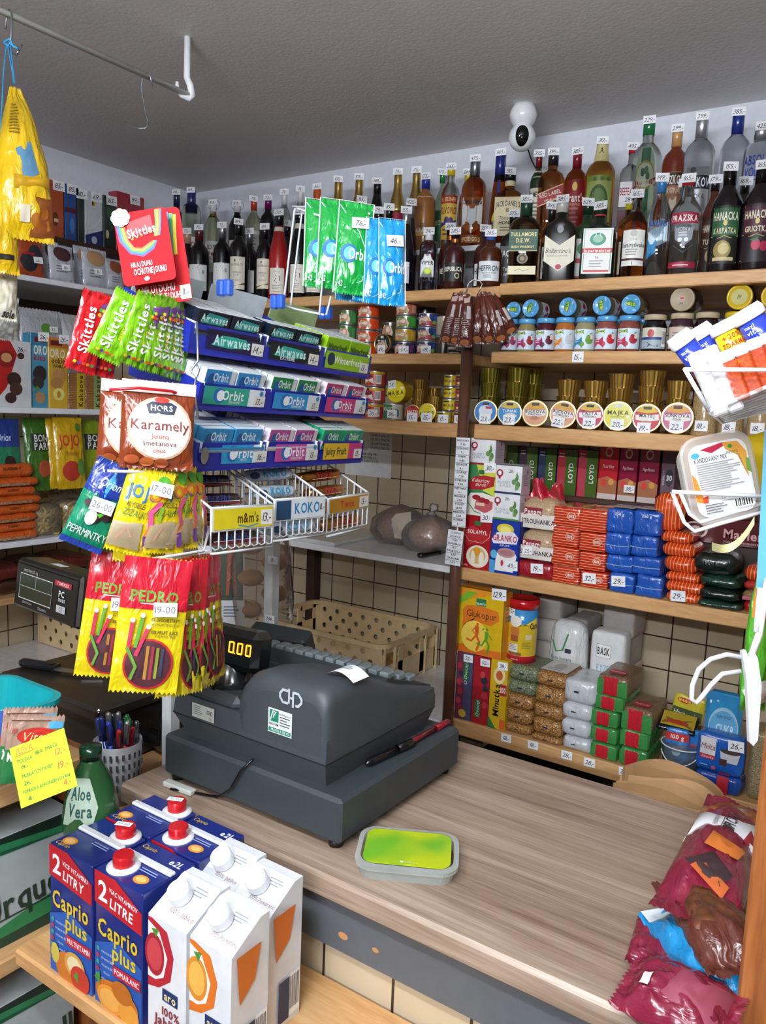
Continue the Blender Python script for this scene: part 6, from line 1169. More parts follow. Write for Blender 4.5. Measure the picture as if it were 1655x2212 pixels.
zz = ZL3; ys = [1002, 1032, 1056, 1074, 1094, 1114, 1134, 1152]
for i, xr in enumerate((82, 80, 80, 86, 90, 80, 84, 75)):
    a, b_ = PX(-30, 1100, -2.57).y, PX(xr, 1100, -2.57).y
    zt = PX(40, ys[7 - i], -2.57).z if i < 7 else PX(40, 1002, -2.57).z
    hh = max(.03, zt - zz)
    packat('orange snack bag in the pile on the left candy shelf, %s' % ['bottom', 'second from below', 'third from below', 'fourth from below', 'fifth from below', 'sixth from below', 'seventh from below', 'top'][i], b_ - a, .14, hh, (-2.565, (a + b_) / 2, zz), 'c85a20:f', [('r', .0, .15, .8, .45, 'b89878:k8a6a50_160')] if i % 2 == 0 else [('t', 'SUSENKY', .5, .7, .22, '3a2018', 'b', .6)], r=.02, bul=.003, nz=.004, rz=PI / 2, name='snack_bag', cat='bag'); zz += hh + .0006
def rings(label, xl, xr, yt, yb, X, z, seed):
    a, b_, z0, z1 = LX(xl, yt, xr, yb, X); w, h = b_ - a, z1 - z; t = thing('corn_ring_bag', label, 'bag', (X, (a + b_) / 2, z), PI / 2); rr = random.Random(seed)
    part(t, 'film', lambda m: softbox(m, w, .09, h, .03, 'e4dcc0:c', .004, seed, 9, .004))
    def f(m):
        for k in range(int(w * h * 3300)):
            c = Vector((rr.uniform(-.38, .38) * w, .02 + rr.random() * .05, h * rr.uniform(.14, .84))); n = Vector((rr.uniform(-1, 1), -1.4, rr.uniform(-1, 1))).normalized(); u = n.orthogonal().normalized(); v = n.cross(u); R = rr.uniform(.014, .022)
            m.tube([c + u * (R * math.cos(q * PI / 6)) + v * (R * .8 * math.sin(q * PI / 6)) for q in range(12)], .0045, 'd0b468', 6, True)
    o = part(t, 'corn_rings', f); o['kind'] = 'stuff'; return t
rings('clear bag of pale corn rings beside the orange snack pile, left lower', 78, 140, 1090, 1162, -2.57, ZL3, 1)
rings('clear bag of pale corn rings beside the orange snack pile, right lower', 138, 204, 1080, 1156, -2.575, ZL3, 2)
rings('clear bag of pale corn rings in the upper rear of the pile', 86, 200, 1012, 1150, -2.70, ZL3 + .0, 3)
for i, (xl, xr) in enumerate(((-20, 60), (62, 130), (132, 200))):
    a, b_, z0, z1 = LX(xl, 1210, xr, 1290, -2.58)
    for j in range(2):
        packat('dark red packed meat bag on the lowest left shelf, %s %s' % (('near the frame edge', 'middle', 'by the liquorice bags')[i], ('lower', 'upper')[j]), b_ - a - .004, .2, .05, (-2.58, (a + b_) / 2, ZL4 + j * .051), '5a2018:f' if (i + j) % 2 else '3a2018:f', (), r=.02, bul=.002, nz=.005, rz=PI / 2, name='meat_pack')
# ---------------------------------------------------------------- cash register
GR = '3a4044:'; DK = '24282a:'
E_ = lambda z: EYE + z
t = thing('cash_register', 'dark grey cash register with customer display on its cash drawer', 'cash register', (-.914, 1.15, ZK)); c = t.location; REG = t
def rb(nm, x0, y0, z0, x1, y1, z1, ms, bev=.004): return part(t, nm, lambda m: m.box(x0 - c.x, y0 - c.y, E_(z0) - c.z, x1 - c.x, y1 - c.y, E_(z1) - c.z, ms, bev))
rb('drawer', -1.12, .96, -.688, -.708, 1.343, -.612, '343b3f:', .006)
for x in (-1.10, -.73):
    for y in (.98, 1.32): part(t, 'foot', lambda m: m.lathe([(.012, 0), (.012, .012)], '111111', 12, (x - c.x, y - c.y)))
def base(m):
    a = [(-1.078, .985), (-.758, .985), (-.758, 1.285), (-1.078, 1.285)]; b_ = [(-1.108, .972), (-.750, .972), (-.750, 1.312), (-1.108, 1.312)]
    vs = [(x - c.x, y - c.y, E_(-.612) - c.z) for x, y in a] + [(x - c.x, y - c.y, E_(-.570) - c.z) for x, y in b_] + [(x - c.x, y - c.y, E_(-.532) - c.z) for x, y in [(-1.104, .976), (-.752, .976), (-.752, 1.31), (-1.104, 1.31)]]
    m.add(vs, [(0, 3, 2, 1)] + [(q * 4 + i, q * 4 + (i + 1) % 4, q * 4 + 4 + (i + 1) % 4, q * 4 + 4 + i) for q in (0, 1) for i in range(4)] + [(8, 9, 10, 11)], GR)
part(t, 'base_shell', base)
part(t, 'seam', lambda m: m.box(-1.1088 - c.x, .9712 - c.y, E_(-.5712) - c.z, -.7492 - c.x, 1.3125 - c.y, E_(-.5698) - c.z, '181a1c'))
def hump(m):
    secs = [(.973, .022, -.475), (.976, .010, -.463), (.984, .003, -.455), (.998, 0, -.449), (1.05, 0, -.452), (1.12, 0, -.468), (1.20, 0, -.498), (1.27, 0, -.520), (1.312, 0, -.534)]; rows_ = []
    for y, ins, zt in secs:
        x0, x1 = -.955 + ins, -.750 - ins * .5; zb = -.566; rl, rr_ = min(.07, (zt - zb) * .8), min(.028, (zt - zb) * .5); P = [(x0, zb)]
        for k in range(9): a = PI - k * PI / 16; P.append((x0 + rl + rl * math.cos(a), zt - rl + rl * math.sin(a)))
        for k in range(7): a = PI / 2 - k * PI / 12; P.append((x1 - rr_ + rr_ * math.cos(a), zt - rr_ + rr_ * math.sin(a)))
        P.append((x1, zb)); rows_.append([(x - c.x, y - c.y, E_(z) - c.z) for x, z in P])
    n = len(rows_[0]); m.add([p for r_ in rows_ for p in r_], [(j * n + i, j * n + i + 1, (j + 1) * n + i + 1, (j + 1) * n + i)[::-1] for j in range(len(rows_) - 1) for i in range(n - 1)], GR, True)
    m.add(rows_[0], [tuple(range(n))], GR); m.add(rows_[-1], [tuple(range(n))[::-1]], GR)
part(t, 'printer_cover', hump)
rb('side_deck', -1.104, .976, -.54, -.95, 1.20, -.510, GR, .012)
part(t, 'keyboard', lambda m: m.prism([(1.17 - c.y, -.53), (1.325 - c.y, -.55), (1.325 - c.y, -.535), (1.17 - c.y, -.482)], (-1.10 - c.x, 0, EYE - c.z), (0, 1, 0), (0, 0, 1), .33, '2c3133:'))
for i in range(12):
    for j in range(3):
        x, y = -1.075 + i * .0255, 1.205 + j * .038; z = -.482 - (y - 1.17) * .342
        part(t, 'key', lambda m: m.box(x - c.x - .010, y - c.y - .013, E_(z) - c.z - .002, x - c.x + .010, y - c.y + .013, E_(z) - c.z + .012, '9aa4a6:c' if False else '6a7476:g', .003))
# customer display on its stem, operator display behind
dp = PD(490, 1440, 1.62); 
PDs = PY(508, 1402, 1.03); T = Matrix.Translation(PDs - c) @ Matrix.Rotation(.10, 4, 'Z') @ Matrix.Rotation(-.15, 4, 'X')
part(t, 'display_stem', lambda m: m.lathe([(.05, E_(-.512) - c.z), (.036, E_(-.50) - c.z), (.032, E_(-.45) - c.z)], '1a1c1e:g', 18, (PDs.x - .01 - c.x, 1.035 - c.y)))
def cust(m): m.T = T; m.box(-.09, -.025, -.034, .066, .03, .040, '0c0d0f:g', .012)
part(t, 'customer_display', cust)
def led(m):
    m.T = T; S = flat((.032, -.0256, -.004), (1, 0, 0), (0, 0, 1), .058, .024); m.lw = .0004
    seg = {'0': ((0, 0, 1, 0), (0, 0, 0, 2), (1, 0, 1, 2), (0, 2, 1, 2))}
    for x in (0, .33, .66):
        for a, b_, d, e in seg['0']: m.pband(S, [(x + .06 + a * .17, .12 + b_ * .38), (x + .06 + d * .17, .12 + e * .38)], .045, 'ff8a1c:e3')
    m.pell(S, .30, .1, .025, .05, 'ff8a1c:e3')
part(t, 'digits', led)
To = Matrix.Translation(PD(612, 1400, 1.80) - c) @ Matrix.Rotation(.15, 4, 'Z') @ Matrix.Rotation(.42, 4, 'X')
def oper(m): m.T = To; m.box(-.075, -.022, -.062, .075, .022, .05, '2c3236:', .006)
part(t, 'operator_display', oper)
part(t, 'display_arm', lambda m: m.tube([Vector((-1.0, 1.20, E_(-.53))) - c, PD(612, 1400, 1.80) - c], .014, '1e2224:', 10))
def prints(m):
    Sf = flat((-.86 - c.x, .9726 - c.y, E_(-.566) - c.z), (1, 0, 0), (0, 0, 1), .2, .10); m.lw = .0006
    x = lambda px, py: PY(px, py, .972)
    def quad(px, py, w, h): p = x(px, py); return flat((p.x - c.x, .9722 - c.y, p.z - c.z - h / 2), (1, 0, .0), (0, 0, 1), w, h)
    S = quad(629, 1508, .05, .03); g = 'b4bcc0'
    m.pband(S, [(.38, .85), (.15, .85), (.03, .6), (.03, .4), (.15, .15), (.38, .15)], .09, g); m.pband(S, [(.42, 1.0), (.42, .15)], .08, g); m.pband(S, [(.42, .5), (.6, .5)], .08, g); m.pband(S, [(.6, .9), (.6, .0)], .08, g); m.pband(S, [(.6, .85), (.82, .85), (.96, .6), (.96, .4), (.82, .15), (.7, .15)], .09, g)
part(t, 'logo', prints)
def stick(m):
    p = PY(605, 1562, .971); S = flat((p.x - c.x, .9714 - c.y, p.z - c.z - .020), (1, 0, .0), (0, 0, 1), .052, .042); m.lw = .0006
    m.prect(S, 0, 0, 1, 1, 'd8dcda'); m.prect(S, .06, .46, .44, .94, '1a7a60'); m.pband(S, [(.1, .5), (.2, .9), (.26, .9), (.2, .6), (.34, .9)], .04, 'd8dcda'); m.ptext(S, 'NOVUM', .25, .36, .1, '202428', 'b', .38); m.ptext(S, 'NOVUM spol s r.o.', .72, .84, .09, '303438', 'n', .5); m.art(S, [('l', .5, .7, .95, 4, .11, '505458')]); m.prect(S, .04, .05, .96, .22, '1a7a60'); m.ptext(S, 'PRODEJ A SERVIS', .52, .14, .1, 'd8e4e0', 'b', .76)
part(t, 'service_sticker', stick)
def stick2(m):
    p = PY(440, 1540, .9716); S = flat((p.x - c.x, .9714 - c.y - .0006, p.z - c.z - .012), (1, 0, 0), (0, 0, 1), .056, .026); m.lw = .0006
    m.prect(S, 0, 0, 1, 1, 'a8aca0'); m.ptext(S, 'CHD', .8, .6, .3, '303434', 'b', .26); m.art(S, [('l', .06, .8, .5, 5, .14, '606460')]); m.ptext(S, 'CE', .84, .2, .2, '404444', 'n', .2)
part(t, 'type_plate', stick2)
def slip(m):
    P = PY(755, 1462, 1.06) - c
    m.grid(lambda u, v: (P.x - .035 + u * .058, P.y - .02 + v * .045, P.z - .006 + .018 * math.sin(PI * (.15 + u * .75))), 10, 3, 'eef0f2:p')
tt = thing('receipt', 'curled white receipt on top of the cash register', 'receipt', c); part(tt, 'paper', slip)
def rlines(m):
    P = PY(755, 1462, 1.06) - c; S = Surf(lambda u, v, w: Vector((P.x - .006 + u, P.y - .02 + v, P.z - .006 + .018 * math.sin(PI * (.15 + (u + .029) / .058 * .75)) + w)), .058, .045, 8); m.lw = .0006; m.art(S, [('l', .15, .75, .6, 3, .14, '80868c')])
part(tt, 'print', rlines)
k0 = [PY(547, 1640, .962), PY(520, 1665, .952), PY(498, 1705, .948), PZ(470, 1722, ZK + .004), PZ(420, 1712, ZK + .004), PZ(368, 1704, ZK + .004)]
part(REG, 'power_cord', lambda m: m.tube([p - REG.location for p in k0], .0022, '0a0a0a:g', 8))
ad = thing('power_adaptor', 'small white adaptor under the left corner of the drawer', 'adaptor', PZ(395, 1703, ZK) + Vector((0, .012, 0))); part(ad, 'body', lambda m: m.box(-.035, -.008, 0, .035, .008, .010, 'c8ccc4', .002)); ad.rotation_euler = (0, 0, .05); ad.location.y = .948
# pens on the drawer
def pen(label, A, B, r, col, cap, clip='8a8e92:m', capf=.35):
    A, B = Vector(A), Vector(B); d = B - A; L = d.length; R = d.to_track_quat('Z', 'Y').to_euler()
    t = thing('pen', label, 'pen', A, 0, None, R)
    part(t, 'barrel', lambda m: m.lathe([(r * .3, 0), (r * .9, .008), (r, .014), (r, L * (1 - capf))], col, 12))
    part(t, 'cap', lambda m: m.lathe([(r * 1.12, L * (1 - capf)), (r * 1.12, L * .97), (r * .7, L)], cap, 12))
    part(t, 'clip', lambda m: m.box(-r * .3, -r * 1.6, L * (1 - capf * .75), r * .3, -r * 1.05, L * .97, clip)); return t
zd = E_(-.612)
pen('black marker lying on the cash drawer edge', PZ(790, 1650, zd + .008), PZ(892, 1603, zd + .008), .0075, '0e0e10:g', '0e0e10:g')
pen('dark red pen lying on the cash drawer behind the black marker', PZ(882, 1606, zd + .006), PZ(970, 1558, zd + .006), .0055, '7a1420:g', '7a1420:g')
# clear tub with green label
t = thing('candied_fruit_tub', 'clear rounded tub with lime green label lying on the counter', 'tub', PZ(880, 1862, ZK), .50)
def rr(w, d, c_, n=6): return [(sx * (w / 2 - c_) + c_ * math.cos(a), sy * (d / 2 - c_) + c_ * math.sin(a)) for sx, sy, a0 in ((1, 1, 0), (-1, 1, 90), (-1, -1, 180), (1, -1, 270)) for a in [math.radians(a0 + 90 * k / n) for k in range(n + 1)]]
def tubm(m):
    rs = [(rr(.144, .110, .024), 0), (rr(.150, .114, .026), .015), (rr(.158, .121, .03), .016), (rr(.158, .121, .03), .022), (rr(.142, .106, .026), .024)]; n = len(rs[0][0])
    m.add([(x, y, z) for p, z in rs for x, y in p], [(q * n + i, q * n + (i + 1) % n, (q + 1) * n + (i + 1) % n, (q + 1) * n + i) for q in range(4) for i in range(n)] + [tuple(range(n))[::-1]], 'c8d0ca:h')
part(t, 'tray', tubm)
def lm(m):
    c_ = custom('lime_label', lambda mm, nt, b: (nt.links.new(ramp(nt, nt.links.new(coords(nt, (9, 9, 9)), nd(nt, 'ShaderNodeTexNoise', Scale=1.6, Detail=1.0).inputs['Vector']).to_node.outputs['Fac'], [(.38, '6fae2a'), (.62, 'b4c41c')]), b.inputs['Base Color']), b.inputs['Roughness'].__setattr__('default_value', .35)))
    m.prism(rr(.134, .098, .018), (0, 0, .0225), (1, 0, 0), (0, 1, 0), .0015, c_); S = flat((0, -.049, .0242), (1, 0, 0), (0, 1, 0), .134, .098); m.prect(S, .43, .05, .47, .1, 'd8e8c0'); m.ptext(S, 'natura', .54, .075, .045, 'd8e8c0', 'n', .12)
part(t, 'label', lm)
# ---------------------------------------------------------------- bread rolls in film by the post
def lay(label, a, b_, z, w, th, ms, front=(), up=.7, **k):
    A, B = PZ(a[0], a[1], z), PZ(b_[0], b_[1], z); ax = A - B; n = ((OFF - A).normalized() * (1 - up) + Vector((0, 0, 1)) * up); R = frame(ax, n)
    return pouchat(label, w, ax.length, th, B, R.to_euler(), ms, front, name='bread_bag', cat='bread', st=.10, sb=.10, nz=.006, **k)
MA = '7a1c34:f'
lay('long bread roll in wine-red film with white band, by the wooden post', (1602, 1738), (1492, 1990), ZK + .078, .105, .075, MA, [('p', [(.1, .70), (.9, .70), (.8, .93), (.5, .97), (.2, .93)], 'a8642c:k8a4c20_60'), ('v', 'Vyni. ceste', .6, .8, .1, 'e8e4e4', 'n', .16), ('p', [(0, .48), (1, .48), (1, .70), (0, .70)], 'dcdcde'), ('v', 'SPICKA', .55, .59, .16, '2a2428', 'b', .16), ('v', 'S RAZENOU MOUKOU', .36, .59, .06, '6a6468', 'n', .16), ('b', [(.46, .51), (.46, .67)], .01, '4a4448'), ('p', [(.78, .49), (1, .52), (1, .62), (.82, .6)], 'b02838'), ('p', [(.35, .36), (.8, .34), (.85, .42), (.4, .45)], 'c8702c'), ('p', [(.2, .24), (.7, .16), (.8, .24), (.5, .33)], '3a2a2c'), ('p', [(.3, .2), (.75, .13), (.8, .18), (.4, .26)], 'c0602c')])
lay('brown roll in clear wine-red film lying under the white band roll', (1474, 1900), (1612, 2105), ZK + .062, .09, .06, '5a2c22:f', [('p', [(.1, .3), (.9, .2), (.85, .8), (.2, .85)], '6a3c20:k4a2a18_70')])
lay('bright blue film bread bag lying across the wine-red ones', (1440, 1965), (1600, 2165), ZK + .035, .085, .055, '1c84bc:f', [('p', [(.05, .85), (.95, .9), (.95, .99), (.05, .99)], 'd0d8dc')])
lay('wine-red film bread bag nearest the customer on the counter', (1350, 2105), (1590, 2225), ZK + .03, .095, .055, MA, [('p', [(.1, .1), (.9, .1), (.8, .55), (.3, .6)], '8a3c4c'), ('r', .3, .72, .5, .8, 'e0dcdc')])
lay('wine-red film bread bag under the blue one', (1445, 1990), (1420, 2100), ZK + .016, .08, .03, MA, [])
t = thing('wooden_post', 'stained pine post at the right end of the counter', 'post', (-.075, 1.03, 0)); part(t, 'beam', lambda m: m.box(-.05, -.07, 0, .05, .07, ZC - .001, PINEZ, .004))
# kraft bags, chair, green crate behind the counter
t = thing('paper_bag_stack', 'curled stack of brown kraft paper bags behind the counter', 'paper bags', (-.345, 1.483, EYE - .84))
for i in range(6):
    part(t, 'paper_bag', lambda m: m.grid(lambda u, v: (-.09 + .18 * u + .008 * i * (u - .5), .012 + .10 * math.sin(PI * (.04 + .92 * u)) ** .7 * (1 - .15 * i) + .008 * (v - .5) * math.sin(u * 9 + i), v * (.168 - .009 * i + .005 * math.sin(u * 6 + i * 1.7))), 18, 6, ('a8845c:p', '94734c:p', 'b69068:p')[i % 3]))
P = PY(1210, 1622, 1.85); P.z -= .085
t = thing('office_chair', 'dark grey chair back behind the counter', 'chair', (P.x, 1.85, 0))
part(t, 'backrest', lambda m: softbox(m, .44, .07, .46, .05, '2c3034', 0, 1, 10, .01, (0, 0, P.z - .46))); part(t, 'seat', lambda m: softbox(m, .44, .42, .07, .03, '2c3034', 0, 1, 8, .01, (0, -.43, P.z - .56))); part(t, 'column', lambda m: m.lathe([(.03, .06), (.03, P.z - .55)], '1a1a1a:g', 14, (0, -.22)))
for k in range(5): a = k * 2 * PI / 5; part(t, 'leg', lambda m: m.tube([(0, -.22, .07), (.24 * math.cos(a), -.22 + .24 * math.sin(a), .05)], .016, '1a1a1a:g')); part(t, 'castor', lambda m: m.ball((.24 * math.cos(a), -.22 + .24 * math.sin(a), .026), .026, '111111'))
t = thing('plastic_crate', 'dark green plastic crate under the lowest pine shelf', 'crate', (-.98, 2.50, 0)); part(t, 'body', lambda m: [m.box(-.2, -.15, 0, .2, .15, .44, '17382c:g', .01)]); part(t, 'rim', lambda m: m.box(-.21, -.16, .44, .21, .16, .47, '1c4636:g', .006))
# ---------------------------------------------------------------- scale on its table left of the counter
ZT_ = EYE - .775
t = thing('side_table', 'small pine table carrying the scale', 'table', (-1.49, 1.16, 0))
part(t, 'tabletop', lambda m: m.box(-.30, -.31, ZT_ - .03, .30, .32, ZT_, PINEY, .003))
for sx in (-1, 1):
    for sy in (-1, 1): part(t, 'leg', lambda m: m.box(sx * .27 - .02, sy * .28 - .02, 0, sx * .27 + .02, sy * .28 + .02, ZT_ - .03, PINEZ))
t = thing('shop_scale', 'dark steel shop scale with tilted price display head', 'scale', (-1.51, 1.135, ZT_)); c = t.location; ST = '5a5450:m'
part(t, 'body', lambda m: m.box(-.15, -.13, 0, .15, .14, .115, '2c2a2a:g', .006))
def plat(m): m.box(-.175, -.16, .138, .178, .158, .15, '6a615a:m', .004); m.box(-.178, -.163, .125, .181, -.157, .146, '6a615a:m', .002); m.box(.175, -.163, .125, .181, .161, .146, '6a615a:m', .002)
part(t, 'platter', plat); part(t, 'platter_stem', lambda m: m.lathe([(.05, .11), (.05, .14)], '2a2a2a', 14))
hT = Matrix.Translation(Vector((-1.575, 1.02, E_(-.43))) - c) @ Matrix.Rotation(-.10, 4, 'Z') @ Matrix.Rotation(-.12, 4, 'X')
def hd(m): m.T = hT; m.box(-.14, -.0, -.056, .14, .075, .056, '5c5a58:m', .006)
part(t, 'display_head', hd)
def hp(m):
    m.T = hT; m.box(-.132, -.003, -.05, .132, .0, .046, '0e1012:g', .002); S = flat((0, -.0032, -.05), (1, 0, 0), (0, 0, 1), .264, .096); m.lw = .0005
    m.prect(S, .08, .2, .62, .78, '2c3424:g'); m.pband(S, [(.08, .2), (.62, .2), (.62, .78), (.08, .78), (.08, .2)], .008, 'c8ccc8'); m.pband(S, [(.08, .49), (.62, .49)], .006, '9aa09a'); m.pband(S, [(.35, .49), (.35, .78)], .006, '9aa09a')
    m.ptext(S, 'HMOTNOST kg', .25, .87, .07, 'c0c4c4', 'n', .26); m.prect(S, .66, .76, .92, .88, 'b02830'); m.ptext(S, 'TOMOREX', .79, .82, .07, 'e8d0d0', 'b', .2); m.ptext(S, 'PC', .78, .6, .14, 'd8dcdc', 'b', .12); m.ptext(S, 'SERIES', .79, .46, .07, 'c8cccc', 'b', .14); m.prect(S, .72, .18, .86, .34, 'b8bcbc'); m.ptext(S, 'CE', .79, .26, .1, '1a1a1a', 'n', .1); m.ptext(S, 'JEDNOTKOVA', .24, .13, .05, 'a8acac', 'n', .24); m.ptext(S, 'CELKEM Kc', .5, .1, .06, 'b0b4b4', 'n', .18)
part(t, 'display_panel', hp)
def hk(m): m.T = hT; m.prect(flat((-.01, .02, .0562), (1, 0, 0), (0, 1, 0), .05, .022), 0, 0, 1, 1, 'e0e4e6', .0005)
part(t, 'sticker', hk)
def kn(m): m.T = hT @ Matrix.Translation((.14, .038, -.01)) @ Matrix.Rotation(PI / 2, 4, 'Y'); m.lathe([(.026, 0), (.022, .05), (.016, .06), (.014, .075)], '141416:g', 18)
part(t, 'knob', kn)
kx = hT @ Vector((.215, .038, -.01))
part(t, 'column_tube', lambda m: m.tube([kx, kx + Vector((.03, .0, -.02)), Vector((.235, -.03, .21)), Vector((.245, -.035, .12)), Vector((.235, -.03, .055)), Vector((.20, -.01, .035)), Vector((.14, .0, .035))], .018, '6a6a6c:m', 14))
knife('black-handled knife lying on the scale platter', PZ(45, 1438, ZT_ + .151), PZ(218, 1466, ZT_ + .151), .10)
# pen cup
PC = Vector((-1.245, .955, ZT_)); r = .046; h = .118
t = thing('pen_cup', 'grey slotted plastic cup full of pens beside the counter', 'pen cup', PC, facecam(PC))
part(t, 'cup', lambda m: [m.lathe([(r * .88, 0), (r, h), (r * .97, h), (r * .86, .004), (0, .004)], 'a8a8ac', 26)])
def slots(m):
    S = cyl(r * .93, 2.4 * r, .0, h, 0, (0, 0), -.04); S.n = 8; m.lw = .003
    for j in range(5):
        for i in range(11): m.prect(S, .02 + i * .09, .12 + j * .17, .055 + i * .09, .22 + j * .17, '4a4a4e', .0032)
part(t, 'slots', slots)
pens = [('orange-topped', 'd88a20:g', '2a3a90:g'), ('silver', 'b8bcc0:m', 'b8bcc0:m'), ('blue ball-topped', '2848a8:g', '2848a8:g'), ('green flat', '1a7a3a:g', '1a7a3a:g'), ('chrome and dark red', '5a1018:g', 'c8ccd0:m'), ('bright red', 'c82028:g', 'c82028:g'), ('dark green', '1c6a34:g', '1c6a34:g'), ('navy', '22307a:g', '22307a:g'), ('white with red tip', 'e0e4e4:g', 'c82830:g'), ('dark blue', '182868:g', '303848:g'), ('royal blue', '2c4cc0:g', '2c4cc0:g'), ('maroon', '6a1420:g', '8a8e92:m'), ('pale grey', 'c8ccd0:g', '3848a0:g'), ('red clip', 'b02030:g', 'd0d4d8:m'), ('black', '101012:g', '101012:g')]
for i, (nm, a_, b_) in enumerate(pens):
    g = 2.4 * i; q = .030 * math.sqrt((i + .5) / 15); A = PC + Vector((q * math.cos(g) * .5, q * math.sin(g) * .5, .008)); B = PC + Vector((q * 1.45 * math.cos(g), q * 1.45 * math.sin(g), .158 + .012 * math.sin(i * 2.1)))
    pen('%s pen standing in the grey pen cup' % nm, A, B, .0046, a_, b_, capf=.3)
# ---------------------------------------------------------------- juice shelf in front of the counter
ZJS = EYE - .886
t = thing('juice_shelf', 'narrow pine shelf for juice cartons along the counter front', 'shelf', (-.79, .79, ZJS - .028)); c = t.location
part(t, 'board', lambda m: m.box(-1.137 - c.x, .672 - c.y, 0, -.42 - c.x, .93 - c.y, .028, PINE, .004))
for x in (-1.0, -.6): part(t, 'bracket', lambda m: m.prism([(.93 - c.y, 0), (.70 - c.y, 0), (.93 - c.y, -.16)], (x - c.x, 0, 0), (0, 1, 0), (0, 0, 1), .02, PINEZ))
def capm(m, p, r, col, base, tilt=0):
    m.T = Matrix.Translation(p) @ Matrix.Rotation(tilt, 4, 'X')
    if base: m.lathe([(r * 1.6, 0), (r * 1.55, .003), (r * 1.1, .005)], base, 22)
    vs = [(r, .004), (r * 1.0, .018), (r * .92, .021), (0, .021)]
    m.lathe(vs, col, 26, smooth=False); m.T = None
def caprio(label, x0, y0, kind, flip, pr):
    w, d, h = .104, .098, .207; t = thing('juice_carton', label, 'carton', (x0 + w / 2, y0, ZJS)); BL = '1b2a74:g'
    lt, sub = (('LITRY', 'VICE VITAMINU') if kind == 'MULTIVITAMIN' else ('LITRE', 'VIAC VITAMINOV'))
    fr_ = [('p', [(0, .0), (1, 0), (1, .45), (.5, .55), (0, .45)], '2858a8'), ('p', [(0, 1), (.45, 1), (1, .86), (1, .70), (0, .76)], 'b81824'), ('t', '2', .18, .87, .15, 'f0f0f0', 'b', .22), ('t', lt, .58, .80, .075, 'f0f0f0', 'b', .48, -.12), ('t', sub, .62, .885, .035, 'f0f0f0', 'b', .6, -.14), ('t', 'Caprio', .5, .60, .13, 'd8b820', 'b', .84), ('t', 'plus', .64, .46, .11, 'd8b820', 'b', .5)] + [o for k, s in enumerate(('vitamin B6', 'vitamin B12', 'vitamin B1', 'niacin', 'vitamin C')) for o in (('e', .08, .42 - k * .05, .035, .018, ('3a9a8a', 'b03048')[k % 2]), ('t', s, .28, .42 - k * .05, .022, 'c8d0e8', 'n', .3))] + [('p', [(.42, .29), (1, .29), (1, .37), (.42, .37)], 'b81c30'), ('t', kind, .71, .33, .042, 'f0e8e8', 'b', .52)]
    fr_ += [('e', .5, .1, .34, .13, 'c8742c'), ('e', .62, .16, .24, .10, 'd8a050'), ('e', .62, .16, .17, .07, 'e8d8a8'), ('e', .75, .08, .22, .1, 'c03828'), ('p', [(.6, .08), (.7, .14), (.72, .04)], '4a9038'), ('e', .16, .17, .1, .08, 'c8b850')] if kind == 'MULTIVITAMIN' else [('e', .5, .12, .46, .12, 'c86c1c'), ('e', .36, .09, .28, .1, 'e09030'), ('e', .36, .09, .22, .075, 'e8a850'), ('e', .76, .07, .22, .09, 'e09838'), ('e', .62, .2, .22, .08, 'b8681c'), ('p', [(.02, .2), (.14, .26), (.16, .16)], '4a8a30')]
    def f(m):
        m.box(-w / 2, 0, 0, w / 2, d, h, BL, .002); m.lw = .0003; m.art(fsurf(w, h, -.0002), fr_); S = rsurf(w, d, h); m.art(S, [('l', .3, .7, .7, 9, .03, '8a98c8'), ('r', .2, .78, .8, .9, 'b81824')] if flip else [('v', kind, .5, .5, .1, 'c8d0e8', 'n', .3)])
    part(t, 'carton', f)
    def tp(m):
        m.lw = .0005; S = flat((0, 0, h), (1, 0, 0), (0, 1, 0), w, d); m.art(S, [('r', .01, .01, .99, .49, BL), ('t', 'e2L', .82, .8, .13, 'e8ecf0', 'b', .24), ('e', .72 if not flip else .2, .22, .13, .1, 'e09030'), ('e', .72 if not flip else .2, .22, .09, .06, 'e8c070'), ('t', 'Caprio', .2, .85 if not flip else .1, .09, 'd8b820', 'i', .3), ('l', .5, .42, .9, 2, .05, '9aa8d0')])
    part(t, 'top_print', tp); part(t, 'top_seam', lambda m: m.box(-w / 2, d * .5, h, w / 2, d * .62, h + .006, 'd4d8da', .002))
    cp = Vector((-w * .22 if not flip else w * .24, d * (.28 if not flip else .82), h))
    part(t, 'cap', lambda m: capm(m, cp, .0155, 'c01820:g', 'e4e6e6'))
    if pr: price(t, '39-00', flat(cp + Vector((0, -.007, .0215)), (.9, .4, 0), (-.4, .9, 0), .026, .012), ink='808488', st='n')
    return t
caprio('blue two litre multivitamin juice carton, front left', -1.052, .682, 'MULTIVITAMIN', True, True); caprio('blue two litre orange juice carton, front right', -.941, .682, 'POMARANC', False, False)
caprio('blue two litre multivitamin juice carton, rear left against the counter', -1.052, .785, 'MULTIVITAMIN', True, True); caprio('blue two litre orange juice carton, rear right against the counter', -.941, .785, 'POMARANC', False, False)
